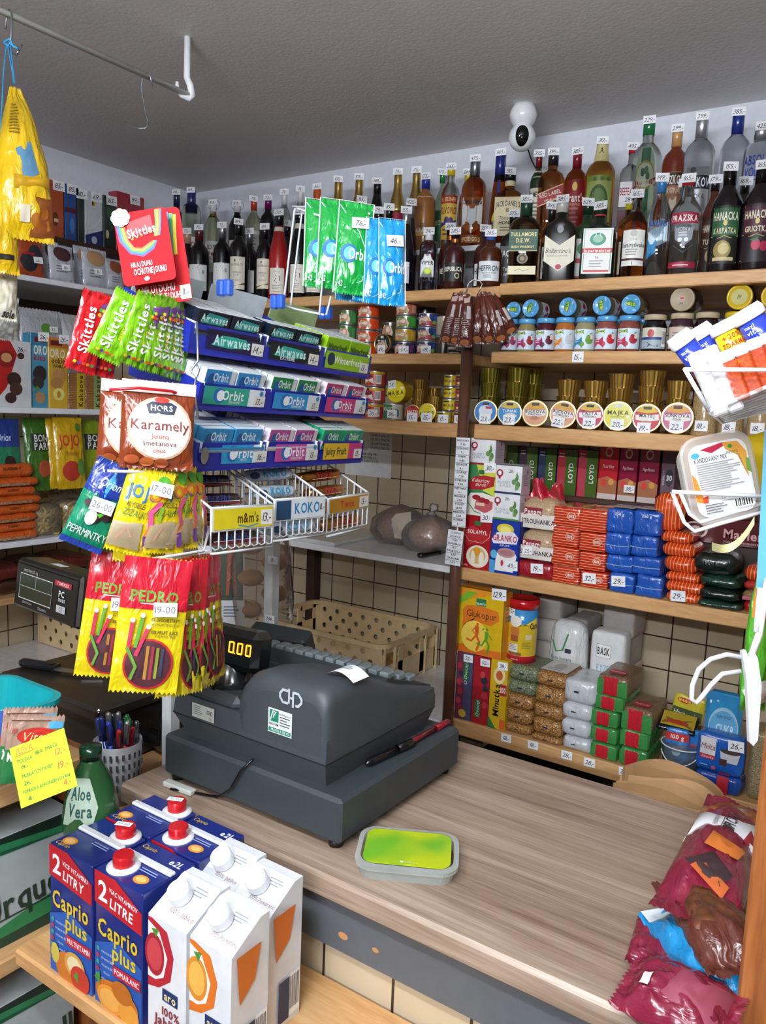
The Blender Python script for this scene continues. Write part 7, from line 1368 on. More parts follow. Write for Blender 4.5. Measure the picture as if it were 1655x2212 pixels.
def aro(label, x0, y0, w, d, kind, side):
    h1, h2 = .184, .214; t = thing('juice_carton', label, 'carton', (x0 + w / 2, y0, ZJS)); oc = 'd87020' if kind == 'Pomaranc' else 'b02030'
    part(t, 'carton', lambda m: m.prism([(0, 0), (d, 0), (d, h2), (d * .75, h2), (0, h1)], (-w / 2, 0, 0), (0, 1, 0), (0, 0, 1), w, 'dfe2e4:g'))
    def pr(m):
        m.lw = .0004; S = fsurf(w, h1, 0)
        m.art(S, [('p', [(0, .98), (.12, .98), (.5, .93), (.68, .75), (.6, .55), (.3, .45), (0, .42)], oc), ('p', [(0, .95), (.3, .9), (.52, .72), (.42, .55), (.2, .5), (0, .5)], 'e8e4dc'), ('e', .18, .70, .26, .17, 'd8882c' if oc[0] == 'd' else 'a02030'), ('e', .18, .70, .2, .13, 'e8b050' if oc[0] == 'd' else 'c04048'), ('p', [(.1, .9), (.3, .92), (.22, .84)], '4a8a38'), ('r', .4, .37, .8, .47, '1c3060'), ('t', 'aro', .6, .42, .07, 'e8d890', 'b', .3), ('t', '100%', .62, .29, .065, '8a3038', 'b', .5), ('t', kind, .56, .2, .08, '8a3038', 'b', .84), ('t', 'Z KONCENTRATU', .6, .13, .035, '404048', 'b', .7)])
        S2 = flat((w / 2 + .0003, d / 2, 0), (0, 1, 0), (0, 0, 1), d, h1); m.art(S2, [('p', [(.1, .98), (.75, .98), (.6, .72), (.2, .6)], oc) if side else ('r', .1, .85, .4, .95, 'b02030'), ('r', .3, .05, .62, .4, '2a3450'), ('x', .64, .06, .95, .42)] if side else [('l', .15, .9, .85, 14, .045, '70747c')])
    part(t, 'print', pr)
    sl = math.atan2(h2 - h1, d * .75)
    part(t, 'top_print', lambda m: (setattr(m, 'lw', .0004), m.art(flat((0, 0, h1), (1, 0, 0), (0, math.cos(sl), math.sin(sl)), w, d * .9), [('r', .02, .02, .98, .98, 'dfe2e4:g'), ('t', '100% ' + kind, .65, .25, .1, '906068', 'n', .6), ('l', .5, .8, .9, 3, .07, '9098a0')])))
    cp = Vector((-.008, d * .42, h1 + (h2 - h1) * .56))
    part(t, 'cap', lambda m: capm(m, cp, .0165, 'e6e8ea:g', None, sl)); return t
aro('white apple juice carton with white cap, front left of the white four', -.826, .684, .076, .08, 'Jablko', False)
aro('white orange juice carton with white cap, front right of the white four', -.745, .686, .076, .07, 'Pomaranc', True)
aro('white orange juice carton with white cap, rear right by the counter', -.762, .775, .076, .07, 'Pomaranc', True)
aro('white apple juice carton with white cap, rear left beside the blue cartons', -.842, .785, .076, .07, 'Jablko', False)
# ---------------------------------------------------------------- left pine unit: beer boxes, basket, note, aloe drink
t = thing('shelf_unit', 'pine shelf unit with beer boxes at the left frame edge', 'shelf', (-1.35, .45, 0)); c = t.location
ZU1, ZU2 = EYE - .612, EYE - .905
for z, th in ((ZU1, .035), (ZU2, .03), (EYE - 1.2, .03)): part(t, 'board', lambda m: m.box(-1.56 - c.x, .05 - c.y, z - th, -1.146 - c.x, .825 - c.y, z, PINEY, .003))
for y in (.03, .826): part(t, 'side_panel', lambda m: m.box(-1.555 - c.x, y - c.y, 0, -1.155 - c.x, y + .016 - c.y, ZU1 - .004, PINEZ))
beer = [('p', [(0, 0), (1, 0), (1, .12), (0, .04)], '1a3a2c'), ('p', [(0, .04), (1, .12), (1, .34), (.4, .1)], '2a7a48'), ('p', [(0, .82), (.55, .96), (1, .88), (1, 1), (0, 1)], '16281f'), ('p', [(0, .74), (.55, .9), (1, .82), (1, .88), (.55, .96), (0, .82)], '2a7a50'), ('e', .47, .68, .11, .2, 'a01c28'), ('e', .47, .68, .08, .15, 'b83038'), ('e', .47, .68, .06, .11, 'a01c28'), ('t', 'Pilsner Urquell', .54, .36, .24, '1c3428', 'b', .9, .10), ('b', [(0, .2), (1, .28)], .008, '1c3428')]
for i, (z, lb) in enumerate(((ZU2, 'upper white and green beer box with red seal in the pine unit'), (EYE - 1.2, 'lower white and green beer box with red seal in the pine unit'))):
    boxat(lb, .36, .27, .19, (-1.18, .625, z + .0006), PI / 2 - .04, 'a8b0b0', beer, name='beer_box')
t = thing('aloe_drink_bottle', 'green tapered aloe drink bottle between beer box and juice cartons', 'bottle', (-1.1, .79, ZJS), .45)
part(t, 'body', lambda m: m.lathe([(.04, 0), (.043, .004), (.043, .17), (.047, .185), (.044, .21), (.034, .255), (.018, .285), (.014, .30)], '2a5a30:g', 28)); part(t, 'cap', lambda m: m.lathe([(.018, .292), (.018, .312), (0, .312)], '123a24:g', 20))
def al(m):
    S = cyl(.0495, .075, .19, .085, 0, (0, 0), .21); S.n = 10; m.lw = .001; m.ppoly(S, [(.15, .05), (.85, .05), (1, .4), (.8, .95), (.35, .95), (.1, .5)], 'b0c4b0'); m.ptext(S, 'Aloe', .55, .68, .24, '1c5048', 'b', .55); m.ptext(S, 'Vera', .55, .36, .24, '1c5048', 'b', .6); m.pband(S, [(.3, .53), (.8, .53)], .02, '1c5048')
part(t, 'label', al)
t = thing('spice_basket', 'turquoise slotted basket of spice sachets on the pine unit', 'basket', (-1.245, .63, ZU1)); TQ = '1a9aa0:g'
def bs(m):
    rs = [(rr(.15, .27, .03), 0), (rr(.172, .30, .036), .10), (rr(.19, .318, .04), .104), (rr(.19, .318, .04), .112), (rr(.17, .298, .034), .112), (rr(.146, .266, .03), .004)]; n = len(rs[0][0])
    m.add([(x, y, z) for p, z in rs for x, y in p], [(q * n + i, q * n + (i + 1) % n, (q + 1) * n + (i + 1) % n, (q + 1) * n + i) for q in range(5) for i in range(n)] + [tuple(range(n))[::-1], tuple(range(5 * n, 6 * n))], TQ)
part(t, 'tray', bs)
def bh(m):
    m.lw = .001
    for S in (flat((.081, 0, .01), (0, 1, 0), (.11, 0, 1), .24, .085), flat((0, -.1455, .01), (1, 0, 0), (0, -.11, 1), .12, .085)):
        nx = int(S.W / .018); w = .0035
        for i in range(nx):
            for j in range(4): m.prect(S, (i + .2) / nx, (j + .15) / 4, (i + .75) / nx, (j + .75) / 4, '0f4a50', w)
part(t, 'slots', bh)
def sachet(label, top, bot, w, D, ops, ms='a88a78:f', yaw=0): return hang(label, top, bot, w, D, yaw, t=.008, ms=ms, front=ops, name='spice_sachet', cat='sachet', st=.03, sb=.03, nz=.0012)
vt = [('e', .55, .70, .38, .13, 'b82418'), ('t', 'Vitana', .55, .70, .13, 'e8d890', 'i', .6), ('r', 0, 0, 1, .5, '1a6a34'), ('t', 'MUSKATOVY', .5, .40, .13, 'd8dcc8', 'b', .9), ('r', .72, .82, .98, .92, '4aa0c8'), ('b', [(.05, .93), (.75, .93)], .02, '5a2a20'), ('t', '19', .12, .78, .08, 'b02820', 'h', .16)]
sachet('pink-brown nutmeg sachet with red oval logo, front one', (82, 1545), (62, 1690), 112, 1.20, vt, yaw=.1)
sachet('pink-brown nutmeg sachet behind the front one', (68, 1528), (50, 1690), 108, 1.24, vt, yaw=.1)
sachet('blue and red seasoning sachet at the left of the basket', (0, 1535), (-6, 1690), 60, 1.24, [('r', 0, .6, 1, 1, '2a4a98'), ('e', .6, .5, .4, .15, 'b82020'), ('r', 0, 0, 1, .3, '3a8a30')], 'c8ccd0:f')
A, B, C2, D2 = (PD(x, y, d_) for x, y, d_ in ((10, 1621, 1.10), (126, 1580, 1.12), (181, 1690, 1.08), (57, 1743, 1.06))); U = (B - A + C2 - D2) / 2; V2 = (A - D2 + B - C2) / 2
t = thing('sticky_note', 'neon yellow-green handwritten sale note stuck to the spice sachets', 'note', (A + B + C2 + D2) / 4); o = t.location
def nt_(m):
    Un, Vn = U.normalized(), (V2 - U.normalized() * V2.dot(U.normalized())).normalized(); W, H = U.length, V2.length; m.prism([(-W / 2, -H / 2), (W / 2, -H / 2), (W / 2, H / 2), (-W / 2, H / 2)], (0, 0, 0), Un, Vn, .0006, 'b6de2e:p')
    S = flat(-Vn * H / 2 + Un.cross(Vn) * .0007, Un, Vn, W, H); m.lw = .0002; R_, G_ = 'c0501c', '1e3a1c'
    m.art(S, [('t', s, x, y, h_, k_, 'h', mw) for s, x, y, h_, k_, mw in (('SLEVA', .24, .90, .10, R_, .3), ('POLEVA', .22, .73, .065, G_, .26), ('BILA, TMAVA', .62, .77, .06, G_, .4), ('12,-', .84, .66, .11, R_, .2), ('19,-', .2, .62, .065, G_, .16), ('MUSKATOVY KVET', .4, .47, .06, G_, .56), ('19,-', .84, .43, .12, R_, .2), ('26,-', .2, .35, .065, G_, .16), ('POMUCKA KE KONZERVOVANI', .5, .22, .055, G_, .84), ('4,-', .84, .13, .11, R_, .14), ('8,-', .2, .1, .065, G_, .12))]); m.pband(S, [(.06, .82), (.44, .84)], .012, R_)
part(t, 'paper', nt_)
# ---------------------------------------------------------------- gum and candy rack left of the register
BLU = '1a2a9a:g'; WIRE = 'd8dce0:g'
RK = thing('candy_rack', 'white wire and blue plastic rack of gum and candy bars left of the register', 'rack', (-1.22, 1.22, ZT_)); rc = RK.location
for x, y in ((-1.215, 1.06), (-1.245, 1.385)): part(RK, 'post', lambda m: m.box(x - .013 - rc.x, y - .013 - rc.y, 0, x + .013 - rc.x, y + .013 - rc.y, EYE + .20 - rc.z, 'd4d8d8:g', .002))
pT = PX(588, 1165, -1.232)
for px, py, tx in ((592, 1158, '101,-'), (590, 1218, '13,-'), (583, 1345, '249,-')):
    p = PY(px, py, 1.3715); price(RK, tx, flat((p.x - rc.x, 1.3715 - rc.y, p.z - rc.z), (1, 0, 0), (0, 0, 1), .03, .018))
D0, DR = 1.30, 1.76
def rail(TL, BL_, TR, BR, ops, bk=(-.17, 0, .055)):
    A, B, C_, D_ = PD(*TL, D0), PD(*BL_, D0 + .012), PD(*TR, DR), PD(*BR, DR + .016); U = (C_ - A); L = U.length; U.normalize(); V = (A - B + C_ - D_) / 2; H = V.length; Vn = (V - U * V.dot(U)).normalized(); N = U.cross(Vn)
    o = (A + B) / 2 - Vn * H / 2 - rc; bkv = Vector(bk)
    def f(m):
        m.prism([(0, 0), (L, 0), (L, H), (0, H)], o - N * .006, U, Vn, .006, BLU); w = L
        q = [o + Vector((0, 0, 0)), o + U * L, o + U * L + bkv, o + bkv]; m.add(q + [p - Vector((0, 0, .006)) for p in q], [(0, 1, 2, 3), (7, 6, 5, 4), (0, 4, 5, 1), (1, 5, 6, 2), (2, 6, 7, 3), (3, 7, 4, 0)], BLU)
        for s in (0, L): p = o + U * s; m.prism([(0, 0), (0, H), (1, H * 1.2), (1, 0)], p, bkv, Vn, .003, BLU)
    part(RK, 'tray', f)
    S = flat(o + U * L / 2, U, Vn, L, H); S2 = Surf(lambda u, v, w: o + U * (L / 2 + u) + Vn * v + N * (w + .0006), L, H)
    part(RK, 'rail_labels', lambda m: m.art(S2, ops))
    return o + rc, U, Vn, N, L, H, bkv
tg = lambda x, t_: [('r', x - .032, .14, x + .028, .62, 'dcdcd4'), ('t', t_, x - .002, .38, .3, '20242c', 'i', .05)]
orb = lambda x0, x1, c, nm, n2: [('r', x0, .12, x1, .9, 'dfe8ea'), ('r', x0, .12, x0 + (x1 - x0) * .72, .9, c), ('e', x0 + (x1 - x0) * .24, .52, .028, .34, '1c6ab0'), ('e', x0 + (x1 - x0) * .26, .52, .018, .24, 'e8eef0'), ('t', nm, x0 + (x1 - x0) * .46, .56, .42, 'f0f4f4', 'b', .11), ('t', n2, x0 + (x1 - x0) * .5, .26, .12, 'e8f0f0', 'n', .08), ('e', x0 + (x1 - x0) * .93, .74, .010, .12, '3a8ac0')]
aw = lambda x0, x1, c: [('r', x0, .12, x1, .9, c), ('p', [(x0 + .02, .3), (x0 + .07, .75), (x0 + .18, .68), (x0 + .2, .35), (x0 + .1, .25)], '2aa090'), ('t', 'Airwaves', x0 + .115, .52, .4, 'd0f0e8', 'b', .17)]
R1 = rail((408, 692), (412, 757), (798, 768), (791, 806), aw(.07, .33, '1c1440') + tg(.31, '14,-') + aw(.37, .65, '10181e') + [('t', 'EXTREME', .47, .24, .16, 'd0d8e0', 'b', .1)] + tg(.62, '14,-') + [('r', .69, .12, .985, .92, '8ab820'), ('e', .725, .55, .024, .3, '1a3050'), ('t', 'Winterfresh', .84, .56, .34, 'f0f4e8', 'b', .19)] + tg(.955, '13,-'))
R2 = rail((430, 827), (428, 876), (793, 862), (788, 900), orb(.02, .32, '2aa08a', 'Orbit', 'SPEARMINT') + tg(.295, '13,-') + orb(.37, .65, '2a90cc', 'Orbit', 'PEPPERMINT') + tg(.62, '13,-') + orb(.69, .98, 'c83a78', 'Orbit', 'WATERMELON') + tg(.955, '13,-'))
R3 = rail((418, 958), (425, 1010), (781, 954), (776, 995), orb(.12, .34, '2a98c8', 'Orbit', 'MINTS') + tg(.325, '16,-') + orb(.40, .66, 'c04a98', 'Orbit', 'BUBBLEMINT') + tg(.635, '13,-') + [('r', .70, .12, .98, .92, 'd8b020'), ('r', .88, .12, .98, .92, 'c83878'), ('t', 'Juicy Fruit', .79, .54, .36, '2a3a30', 'b', .15)] + tg(.955, '13,-') + [('e', .035, .5, .018, .34, 'b0b8c0:m')])
for Rr in (R1, R2, R3):
    o, U, Vn, N, L, H, bk = Rr
    for s in (.33, .66): part(RK, 'divider', lambda m: m.prism([(0, 0), (0, H * .9), (1, H * 1.4), (1, 0)], o - rc + U * (L * s), bk, Vn, .002, BLU))
def packs(Rr, k, nm, bc, ops, cardc, nrow, rowname, tilt=.0):
    o, U, Vn, N, L, H, bk = Rr; sw = L / 3; b_ = bk.normalized(); nn = U.cross(b_) * -1 if U.cross(b_).z < 0 else U.cross(b_)
    R = Matrix((U, b_, nn)).transposed().to_euler(); h0 = H * .55
    org = o + U * (sw * k + sw * .05) + nn * (H * .55 + .002); w = sw * .9
    t = thing('gum_display_box', 'open %s display box in the %s tray of the rack' % (nm, rowname), 'box', org, 0, None, R); dd = bk.length * .96
    def f(m):
        m.box(0, .004, 0, w, dd, .004, cardc); m.box(0, .004, 0, .0015, dd, h0 * .8, cardc); m.box(w - .0015, .004, 0, w, dd, h0 * .8, cardc); m.box(0, dd - .0015, 0, w, dd, h0 + .045, cardc); m.box(0, .004, 0, w, .006, h0 * .35, bc)
    part(t, 'carton', f)
    Rm = R.to_matrix(); proto = None
    for j in range(nrow):
        for c in (0, 1):
            pw = w * .48; y = .010 + j * .0155
            P = org + Rm @ Vector((.004 + c * (w * .5) + pw / 2, y, .0045))
            lb = '%s gum pack, %s tray, %s column, row %s from front' % (nm, rowname, ('left', 'right')[c], ('one', 'two', 'three', 'four', 'five', 'six', 'seven', 'eight', 'nine')[j])
            if proto is None:
                g = thing('gum_pack', lb, 'gum', P, 0, 'gum packs in the rack', R); hp_ = h0 + .012
                part(g, 'wrapper', lambda m: [m.box(-pw / 2, 0, 0, pw / 2, .0145, hp_, bc, .001), m.box(-pw / 2 + .003, .002, hp_ - .0006, pw / 2 - .0006, .0141, hp_ + .0003, 'dfe4e4')])
                part(g, 'print', lambda m: m.art(fsurf(pw, hp_, -.0002), ops)); proto = g
            else:
                g = copy_tree(proto); g.location = P; g['label'] = lb
agp = [('p', [(.1, .4), (.3, .9), (.9, .8), (.8, .4)], '2a8a84'), ('t', 'Airwaves', .5, .66, .36, 'c8e8e0', 'b', .8)]
ogp = lambda c: [('r', 0, 0, .8, 1, c), ('e', .2, .5, .12, .3, '1c5a98'), ('t', 'Orbit', .5, .64, .44, 'e8eef0', 'b', .5)]
packs(R1, 0, 'black and teal', '141c2c:g', agp, 'c4d4d8', 8, 'top'); packs(R1, 1, 'black and ice blue', '10202c:g', agp, 'd0d8dc', 3, 'top'); packs(R1, 2, 'lime green', '8cc01e:g', [('t', 'Winterfresh', .5, .5, .36, '2a4a20', 'b', .85)], 'b0c890', 6, 'top')
packs(R2, 0, 'sky blue', 'd8e2e6:g', ogp('2a8ac8'), 'dde4e6', 8, 'middle'); packs(R2, 1, 'green and white', 'd8e2e0:g', ogp('1c8a4a'), 'dde4e6', 7, 'middle'); packs(R2, 2, 'pink and white', 'e0dade:g', ogp('b83a68'), 'dde4e6', 8, 'middle')
packs(R3, 0, 'blue mint', '2a90c8:g', ogp('2a90c8'), 'e0e6e8', 4, 'bottom'); packs(R3, 1, 'magenta and white', 'e0d8e0:g', ogp('b04a90'), 'e0e6e8', 7, 'bottom'); packs(R3, 2, 'emerald green', '1c9a68:g', ogp('1c9a68'), 'a8a8a0', 4, 'bottom')
for px, py in ((486, 622), (600, 652), (704, 676)):
    p = PD(px, py, 1.42 + (px - 486) * .0018) - rc; part(RK, 'clip', lambda m: [m.box(p.x - .016, p.y - .008, p.z - .014, p.x - .001, p.y + .008, p.z + .014, '2f60c8:g', .003), m.box(p.x + .001, p.y - .008, p.z - .014, p.x + .016, p.y + .008, p.z + .014, '2f60c8:g', .003)])
def wire(pts, r=.0022, ms=WIRE, nm='wire'): part(RK, nm, lambda m: m.tube([Vector(p) - rc for p in pts], r, ms, 6))
def W(px, py, d): return PD(px, py, d)
wire([W(612, 660, 1.66), W(636, 455, 1.70), W(640, 448, 1.70), W(700, 470, 1.62), W(708, 480, 1.62), W(690, 680, 1.62)]); wire([W(628, 660, 1.66), W(652, 462, 1.70), W(700, 463, 1.66)]); wire([W(632, 446, 1.70), W(690, 448, 1.66), W(800, 462, 1.60)]); wire([W(705, 680, 1.62), W(715, 640, 1.62)]); wire([W(600, 655, 1.66), W(640, 668, 1.66), W(700, 680, 1.62)])
for pts in ([W(425, 695, 1.24), W(428, 780, 1.24), W(420, 790, 1.24), W(412, 800, 1.24), W(425, 815, 1.24), W(430, 800, 1.24), W(424, 785, 1.24)], [W(424, 815, 1.24), W(420, 835, 1.24), W(428, 905, 1.24)]): wire(pts, .0018, 'a8b0b4:m', 'ring_hook')
# baskets with bars
def basket(TL, TR, BL_, D, D2, w_ops, pc, dep=(-.13, 0, .06), hh=.075):
    A, B, C_ = PD(*TL, D), PD(*TR, D2), PD(*BL_, D + .01); U = (B - A); L = U.length; U.normalize(); hv = (A - C_).length; Z = Vector((0, 0, 1)); o = A - rc; bk = Vector(dep)
    def fr(m):
        n = 8
        for i in range(n + 1):
            p = o + U * (L * i / n); m.tube([p, p - Z * hh * .9, p - Z * hh + bk * .06, p - Z * hh + bk * .5, p - Z * hh * .8 + bk, p + bk + Z * .0], .0016, WIRE, 5)
        for q in (o, o - Z * hh): m.tube([q, q + U * L], .0022, WIRE, 6)
        for s in (0, 1):
            p = o + U * (L * s); m.tube([p, p + bk], .0022, WIRE, 6)
            for j in range(1, 7): g = p + bk * (j / 7); m.tube([g, g - Z * hh * (1 - .1 * j / 7)], .0014, WIRE, 5)
        m.tube([o + bk, o + bk + U * L], .0022, WIRE, 6)
    part(RK, 'wire_basket', fr)
    S = Surf(lambda u, v, w: o + U * (L / 2 + u) - Z * (hv - v) + U.cross(Z) * (.0035 + w), L, hv)
    part(RK, 'basket_plate', lambda m: [m.prism([(0, 0), (L, 0), (L, hv), (0, hv)], o - Z * hv + U.cross(Z) * .001, U, Z, .002, 'd8d8d4'), m.art(S, [('r', .02, .06, .98, .94, pc)] + w_ops)])
    return A, U, L, bk, hh
def barp(label, P, U, L, w, h, ms, ops, tilt=0.0, roll=0.0):
    U = U.normalized(); R = (Matrix((U, Vector((0, 0, 1)).cross(U) , Vector((0, 0, 1)))).transposed() @ Matrix.Rotation(tilt, 3, 'X') @ Matrix.Rotation(roll, 3, 'Z'))
    t = thing('chocolate_bar', label, 'chocolate bar', P, 0, None, R.to_euler())
    part(t, 'wrapper', lambda m: softbox(m, L, w, h, .008, ms, .0015, len(label), 8, .002))
    for s in (-1, 1): part(t, 'crimp', lambda m: m.grid(lambda u, v: (s * (L / 2 - .002 + u * .012), v * w, h / 2 + .002 * math.sin(v * 30)), 3, 10, ms))
    part(t, 'print', lambda m: (setattr(m, 'lw', .002), m.art(fsurf(L, h, .0, .002), ops), m.art(flat((0, 0, h + .0015), (1, 0, 0), (0, 1, 0), L, w), ops))); return t
sn = [('r', .0, .05, 1, .2, '8a2028'), ('t', 'SNICKERS', .5, .58, .5, '2a3a88', 'b', .84), ('b', [(.06, .3), (.94, .3)], .01, 'd8d8e0')]
A, U, L, bk, hh = basket((456, 1098), (589, 1090), (452, 1147), 1.30, 1.42, [('t', "m&m's", .56, .52, .44, '4a2a18', 'b', .34), ('b', [(.4, .2), (.56, .1), (.72, .2)], .015, '3a8ab0'), ('r', .77, .14, .97, .82, 'e8e8e4'), ('t', '13,-', .87, .5, .4, '20242c', 'h', .17)], 'd8c81c')
for i in range(4): barp('dark brown peanut bar with blue lettering in the left basket, %s' % ('front lowest', 'second from the front', 'third from the front', 'rearmost')[i], A + U * L * .5 + bk * (.10 + .2 * i) - Vector((0, 0, hh * .94 - .018 * i)), U, L * .86, .026, .02, '2e1410:f', sn, -.15)
ko = [('t', 'KOKO', .55, .55, .6, '2a9ac8', 'b', .6), ('e', .12, .4, .1, .3, '1c3a58')]
A, U, L, bk, hh = basket((592, 1080), (701, 1072), (596, 1126), 1.45, 1.56, [('r', .02, .06, .3, .94, '1c4060'), ('t', 'KOKO', .62, .55, .5, '2878a8', 'b', .5), ('t', '11,-', .92, .55, .3, '2a2a30', 'h', .14)], 'd0d8dc')
for i in range(5): barp('white coconut bar with blue lettering in the middle basket, %s' % ('front lowest', 'second from the front', 'third from the front', 'fourth from the front', 'rearmost on top')[i], A + U * L * (.5 + .05 * (i % 2)) + bk * (.08 + .17 * i) - Vector((0, 0, hh * .94 - .021 * i)), U, L * .84, .026, .022, 'c8d4da:f', ko, -.2, .08 * (i % 3 - 1))
tw = [('t', 'TWIX', .5, .5, .62, 'b81c2c', 'b', .6), ('b', [(.2, .2), (.8, .2)], .01, 'f0e0c0')]
A, U, L, bk, hh = basket((708, 1078), (795, 1064), (704, 1110), 1.60, 1.73, [('t', 'Twix', .44, .52, .5, 'c02030', 'b', .42), ('r', .74, .12, .97, .84, 'e0dcd4'), ('t', '13,-', .85, .5, .4, '20242c', 'h', .2)], 'b08020')
for i in range(6): barp('gold caramel bar with red lettering in the right basket, %s' % ('front lowest', 'second from the front', 'third from the front', 'fourth from the front', 'fifth from the front', 'rearmost on top')[i], A + U * L * .5 + bk * (.06 + .15 * i) - Vector((0, 0, hh * .94 - .022 * i)), U, L * .86, .028, .022, 'b8803a:m', tw, -.2, .06 * (i % 3 - 1))
# ---------------------------------------------------------------- hanging candy
wire([W(290, 640, 1.22), W(330, 648, 1.26), W(400, 690, 1.32)], .0025, 'c02028:g', 'prong'); wire([W(236, 842, 1.17), W(300, 838, 1.19), W(370, 845, 1.21), W(440, 870, 1.34)], .0025, 'b81c28:g', 'prong'); wire([W(232, 1017, 1.19), W(310, 1020, 1.22), W(425, 1030, 1.33)], .0025, 'c8c0c0:g', 'prong'); wire([W(300, 1212, 1.2), W(440, 1190, 1.26), W(452, 1140, 1.32)], .0025, 'c8c0c0:g', 'prong')
def card(label, q, D, ops, ms):
    A, B, C_, E2 = (PD(x, y, D) for x, y in q); U = (B - A + C_ - E2) / 2; V = (A - E2 + B - C_) / 2; t = thing('promo_card', label, 'sign', (A + B + C_ + E2) / 4); Un = U.normalized(); Vn = (V - Un * V.dot(Un)).normalized(); w, h = U.length, V.length
    def f(m):
        m.prism(rr(w, h, .008, 4), (0, 0, 0), Un, Vn, .0012, ms); m.lw = .0002; m.art(flat(-Vn * h / 2 + Un.cross(Vn) * .0013, Un, Vn, w, h), ops)
    part(t, 'card', f); return t, Un, Vn, w, h
rain = lambda: [('b', [(.02 + .03 * i, .95), (.06 + .035 * i, .62), (.22 + .02 * i, .44 + .015 * i), (.45, .38 + .024 * i), (.66 - .01 * i, .46 + .02 * i), (.74 - .015 * i, .56)], .035, c) for i, c in enumerate(('5a3a98', '2a6ab8', '2a9a48', 'e0c020', 'e07020'))]
card('red rainbow candy promo card, rear one of two', ((300, 462), (395, 446), (409, 648), (268, 668)), 1.30, [('b', [(.62 + .07 * i, 1 - .02 * i), (.66 + .05 * i, .75), (.58 + .06 * i, .5)], .06, c) for i, c in enumerate(('6a98c8', '5a4a90', '3a7ab8', '3a9a50', 'd8c020'))] + [('t', 'MILUJ DUHU', .42, .17, .08, 'f0e8e0', 'b', .6), ('t', 'OCHUTNEJ DUHU', .5, .08, .07, 'f0e8e0', 'b', .7), ('r', .80, .02, .99, .17, 'd8dcb0'), ('t', '11,-', .895, .10, .07, '20242c', 'h', .14)], 'b81c24:p')
card('red rainbow candy promo card with white cloud badge, front one of two', ((251, 464), (366, 445), (374, 604), (262, 621)), 1.27, rain() + [('b', [(.80 + .035 * i, .98), (.78 + .03 * i, .8), (.72 + .03 * i, .62)], .03, c) for i, c in enumerate(('2a9a48', 'e0c020', 'e07020', '3a6ab8'))] + [('p', [(.2, .66), (.72, .72), (.7, .92), (.25, .86)], 'a81420'), ('t', 'Skittles', .48, .72, .12, 'f4f0f0', 'b', .54, .12)] + [('e', .3 + .09 * i, .62 + .015 * i, .02, .015, c) for i, c in enumerate(('e0c020', '3a9a40', 'e07020', '7a3a90', 'e0c020'))] + [('t', 'HRAJ DUHU', .40, .27, .07, 'f4f0f0', 'b', .4), ('t', 'OCHUTNEJ DUHU', .54, .17, .085, 'f4f0f0', 'b', .62), ('e', .46, .06, .05, .03, 'f0e8e8')] + [('e', .14 + .11 * math.cos(a), .93 + .075 * math.sin(a), .075, .055, 'ece4d8') for a in [k * PI / 4 for k in range(8)]] + [('e', .14, .93, .12, .09, 'ece4d8'), ('t', 'KAZDE BALENI', .14, .97, .03, 'b83030', 'b', .2), ('t', 'VYHRAVA!', .14, .93, .035, 'b83030', 'b', .2)], 'c01a22:p')
sk = lambda c: [('v', 'Skittles', .34, .52, .30, 'f4f0f0', 'b', .74), ('v', 'FRUITS', .66, .45, .10, 'e8c820', 'b', .3)] + [('p', [(.6, .86), (.95, .95), (.95, .6), (.72, .7)], '7a4a98')] + [('e', .62 + .1 * (i % 3), .74 + .06 * (i // 3), .06, .025, c2) for i, c2 in enumerate(('e0c020', 'd83020', 'e07828', '3a9a40', 'e0c020', '7a3a90'))] + [('e', .2 + .14 * i, .1, .06, .02, c2) for i, c2 in enumerate(('e0c020', '7a3a90', 'd84020', 'e08828', '3a8a40'))]
for i, (tp, bt) in enumerate((((240, 640), (212, 812)), ((213, 634), (172, 802)))): hang('red fruit candy bag, %s of the two red ones' % ('rear' if i == 0 else 'front'), tp, bt, 70, 1.25 - .03 * i, .45, t=.014, ms='c01a22:f', front=sk(0), st=.07)
for i, (tp, bt, yw) in enumerate((((392, 652), (386, 822), 1.1), ((383, 648), (372, 818), 1.05), ((372, 645), (353, 812), 1.0), ((360, 643), (334, 806), .9), ((345, 642), (306, 798), .8), ((328, 641), (278, 788), .65), ((286, 637), (222, 775), .35))):
    hang('lime green sour candy bag, %s' % ('nearest the gum trays', 'second from the gum trays', 'third from the gum trays', 'fourth from the gum trays', 'fifth from the gum trays', 'third from the red bags', 'frontmost with full lettering')[i], tp, bt, 76, 1.32 - .018 * i, yw, t=.012, ms='78b81c:f', front=sk(0), st=.07)
kar = [('e', .52, .46, .44, .36, 'c8a080'), ('e', .52, .46, .41, .335, 'e4dcd8'), ('r', 0, .86, 1, 1, 'c8b4ac'), ('p', [(.36, .62), (.7, .62), (.74, .72), (.66, .76), (.4, .76), (.32, .72)], '22283a'), ('t', 'HORS', .53, .69, .065, 'e8e8e8', 'b', .3), ('e', .53, .78, .1, .035, 'c03028'), ('t', 'Karamely', .52, .50, .12, '7a2a1c', 'n', .8), ('t', 'Jemna', .52, .37, .06, 'a04a30', 'n', .3), ('t', 'smetanova', .52, .29, .06, '5a2a28', 'n', .5), ('t', 'chut', .52, .21, .055, 'a04a30', 'n', .22), ('e', .36, .08, .1, .05, 'b05a28'), ('e', .56, .07, .1, .05, 'a04a20'), ('e', .16, .1, .1, .05, 'a85024')]
hang('brown and white caramel candy bag, rear one', (298, 826), (286, 1012), 150, 1.26, .1, t=.03, ms='7a3418:f', front=kar, st=.12); hang('brown and white caramel candy bag, front one', (345, 825), (337, 1014), 155, 1.22, .1, t=.03, ms='7a3418:f', front=kar, st=.12)
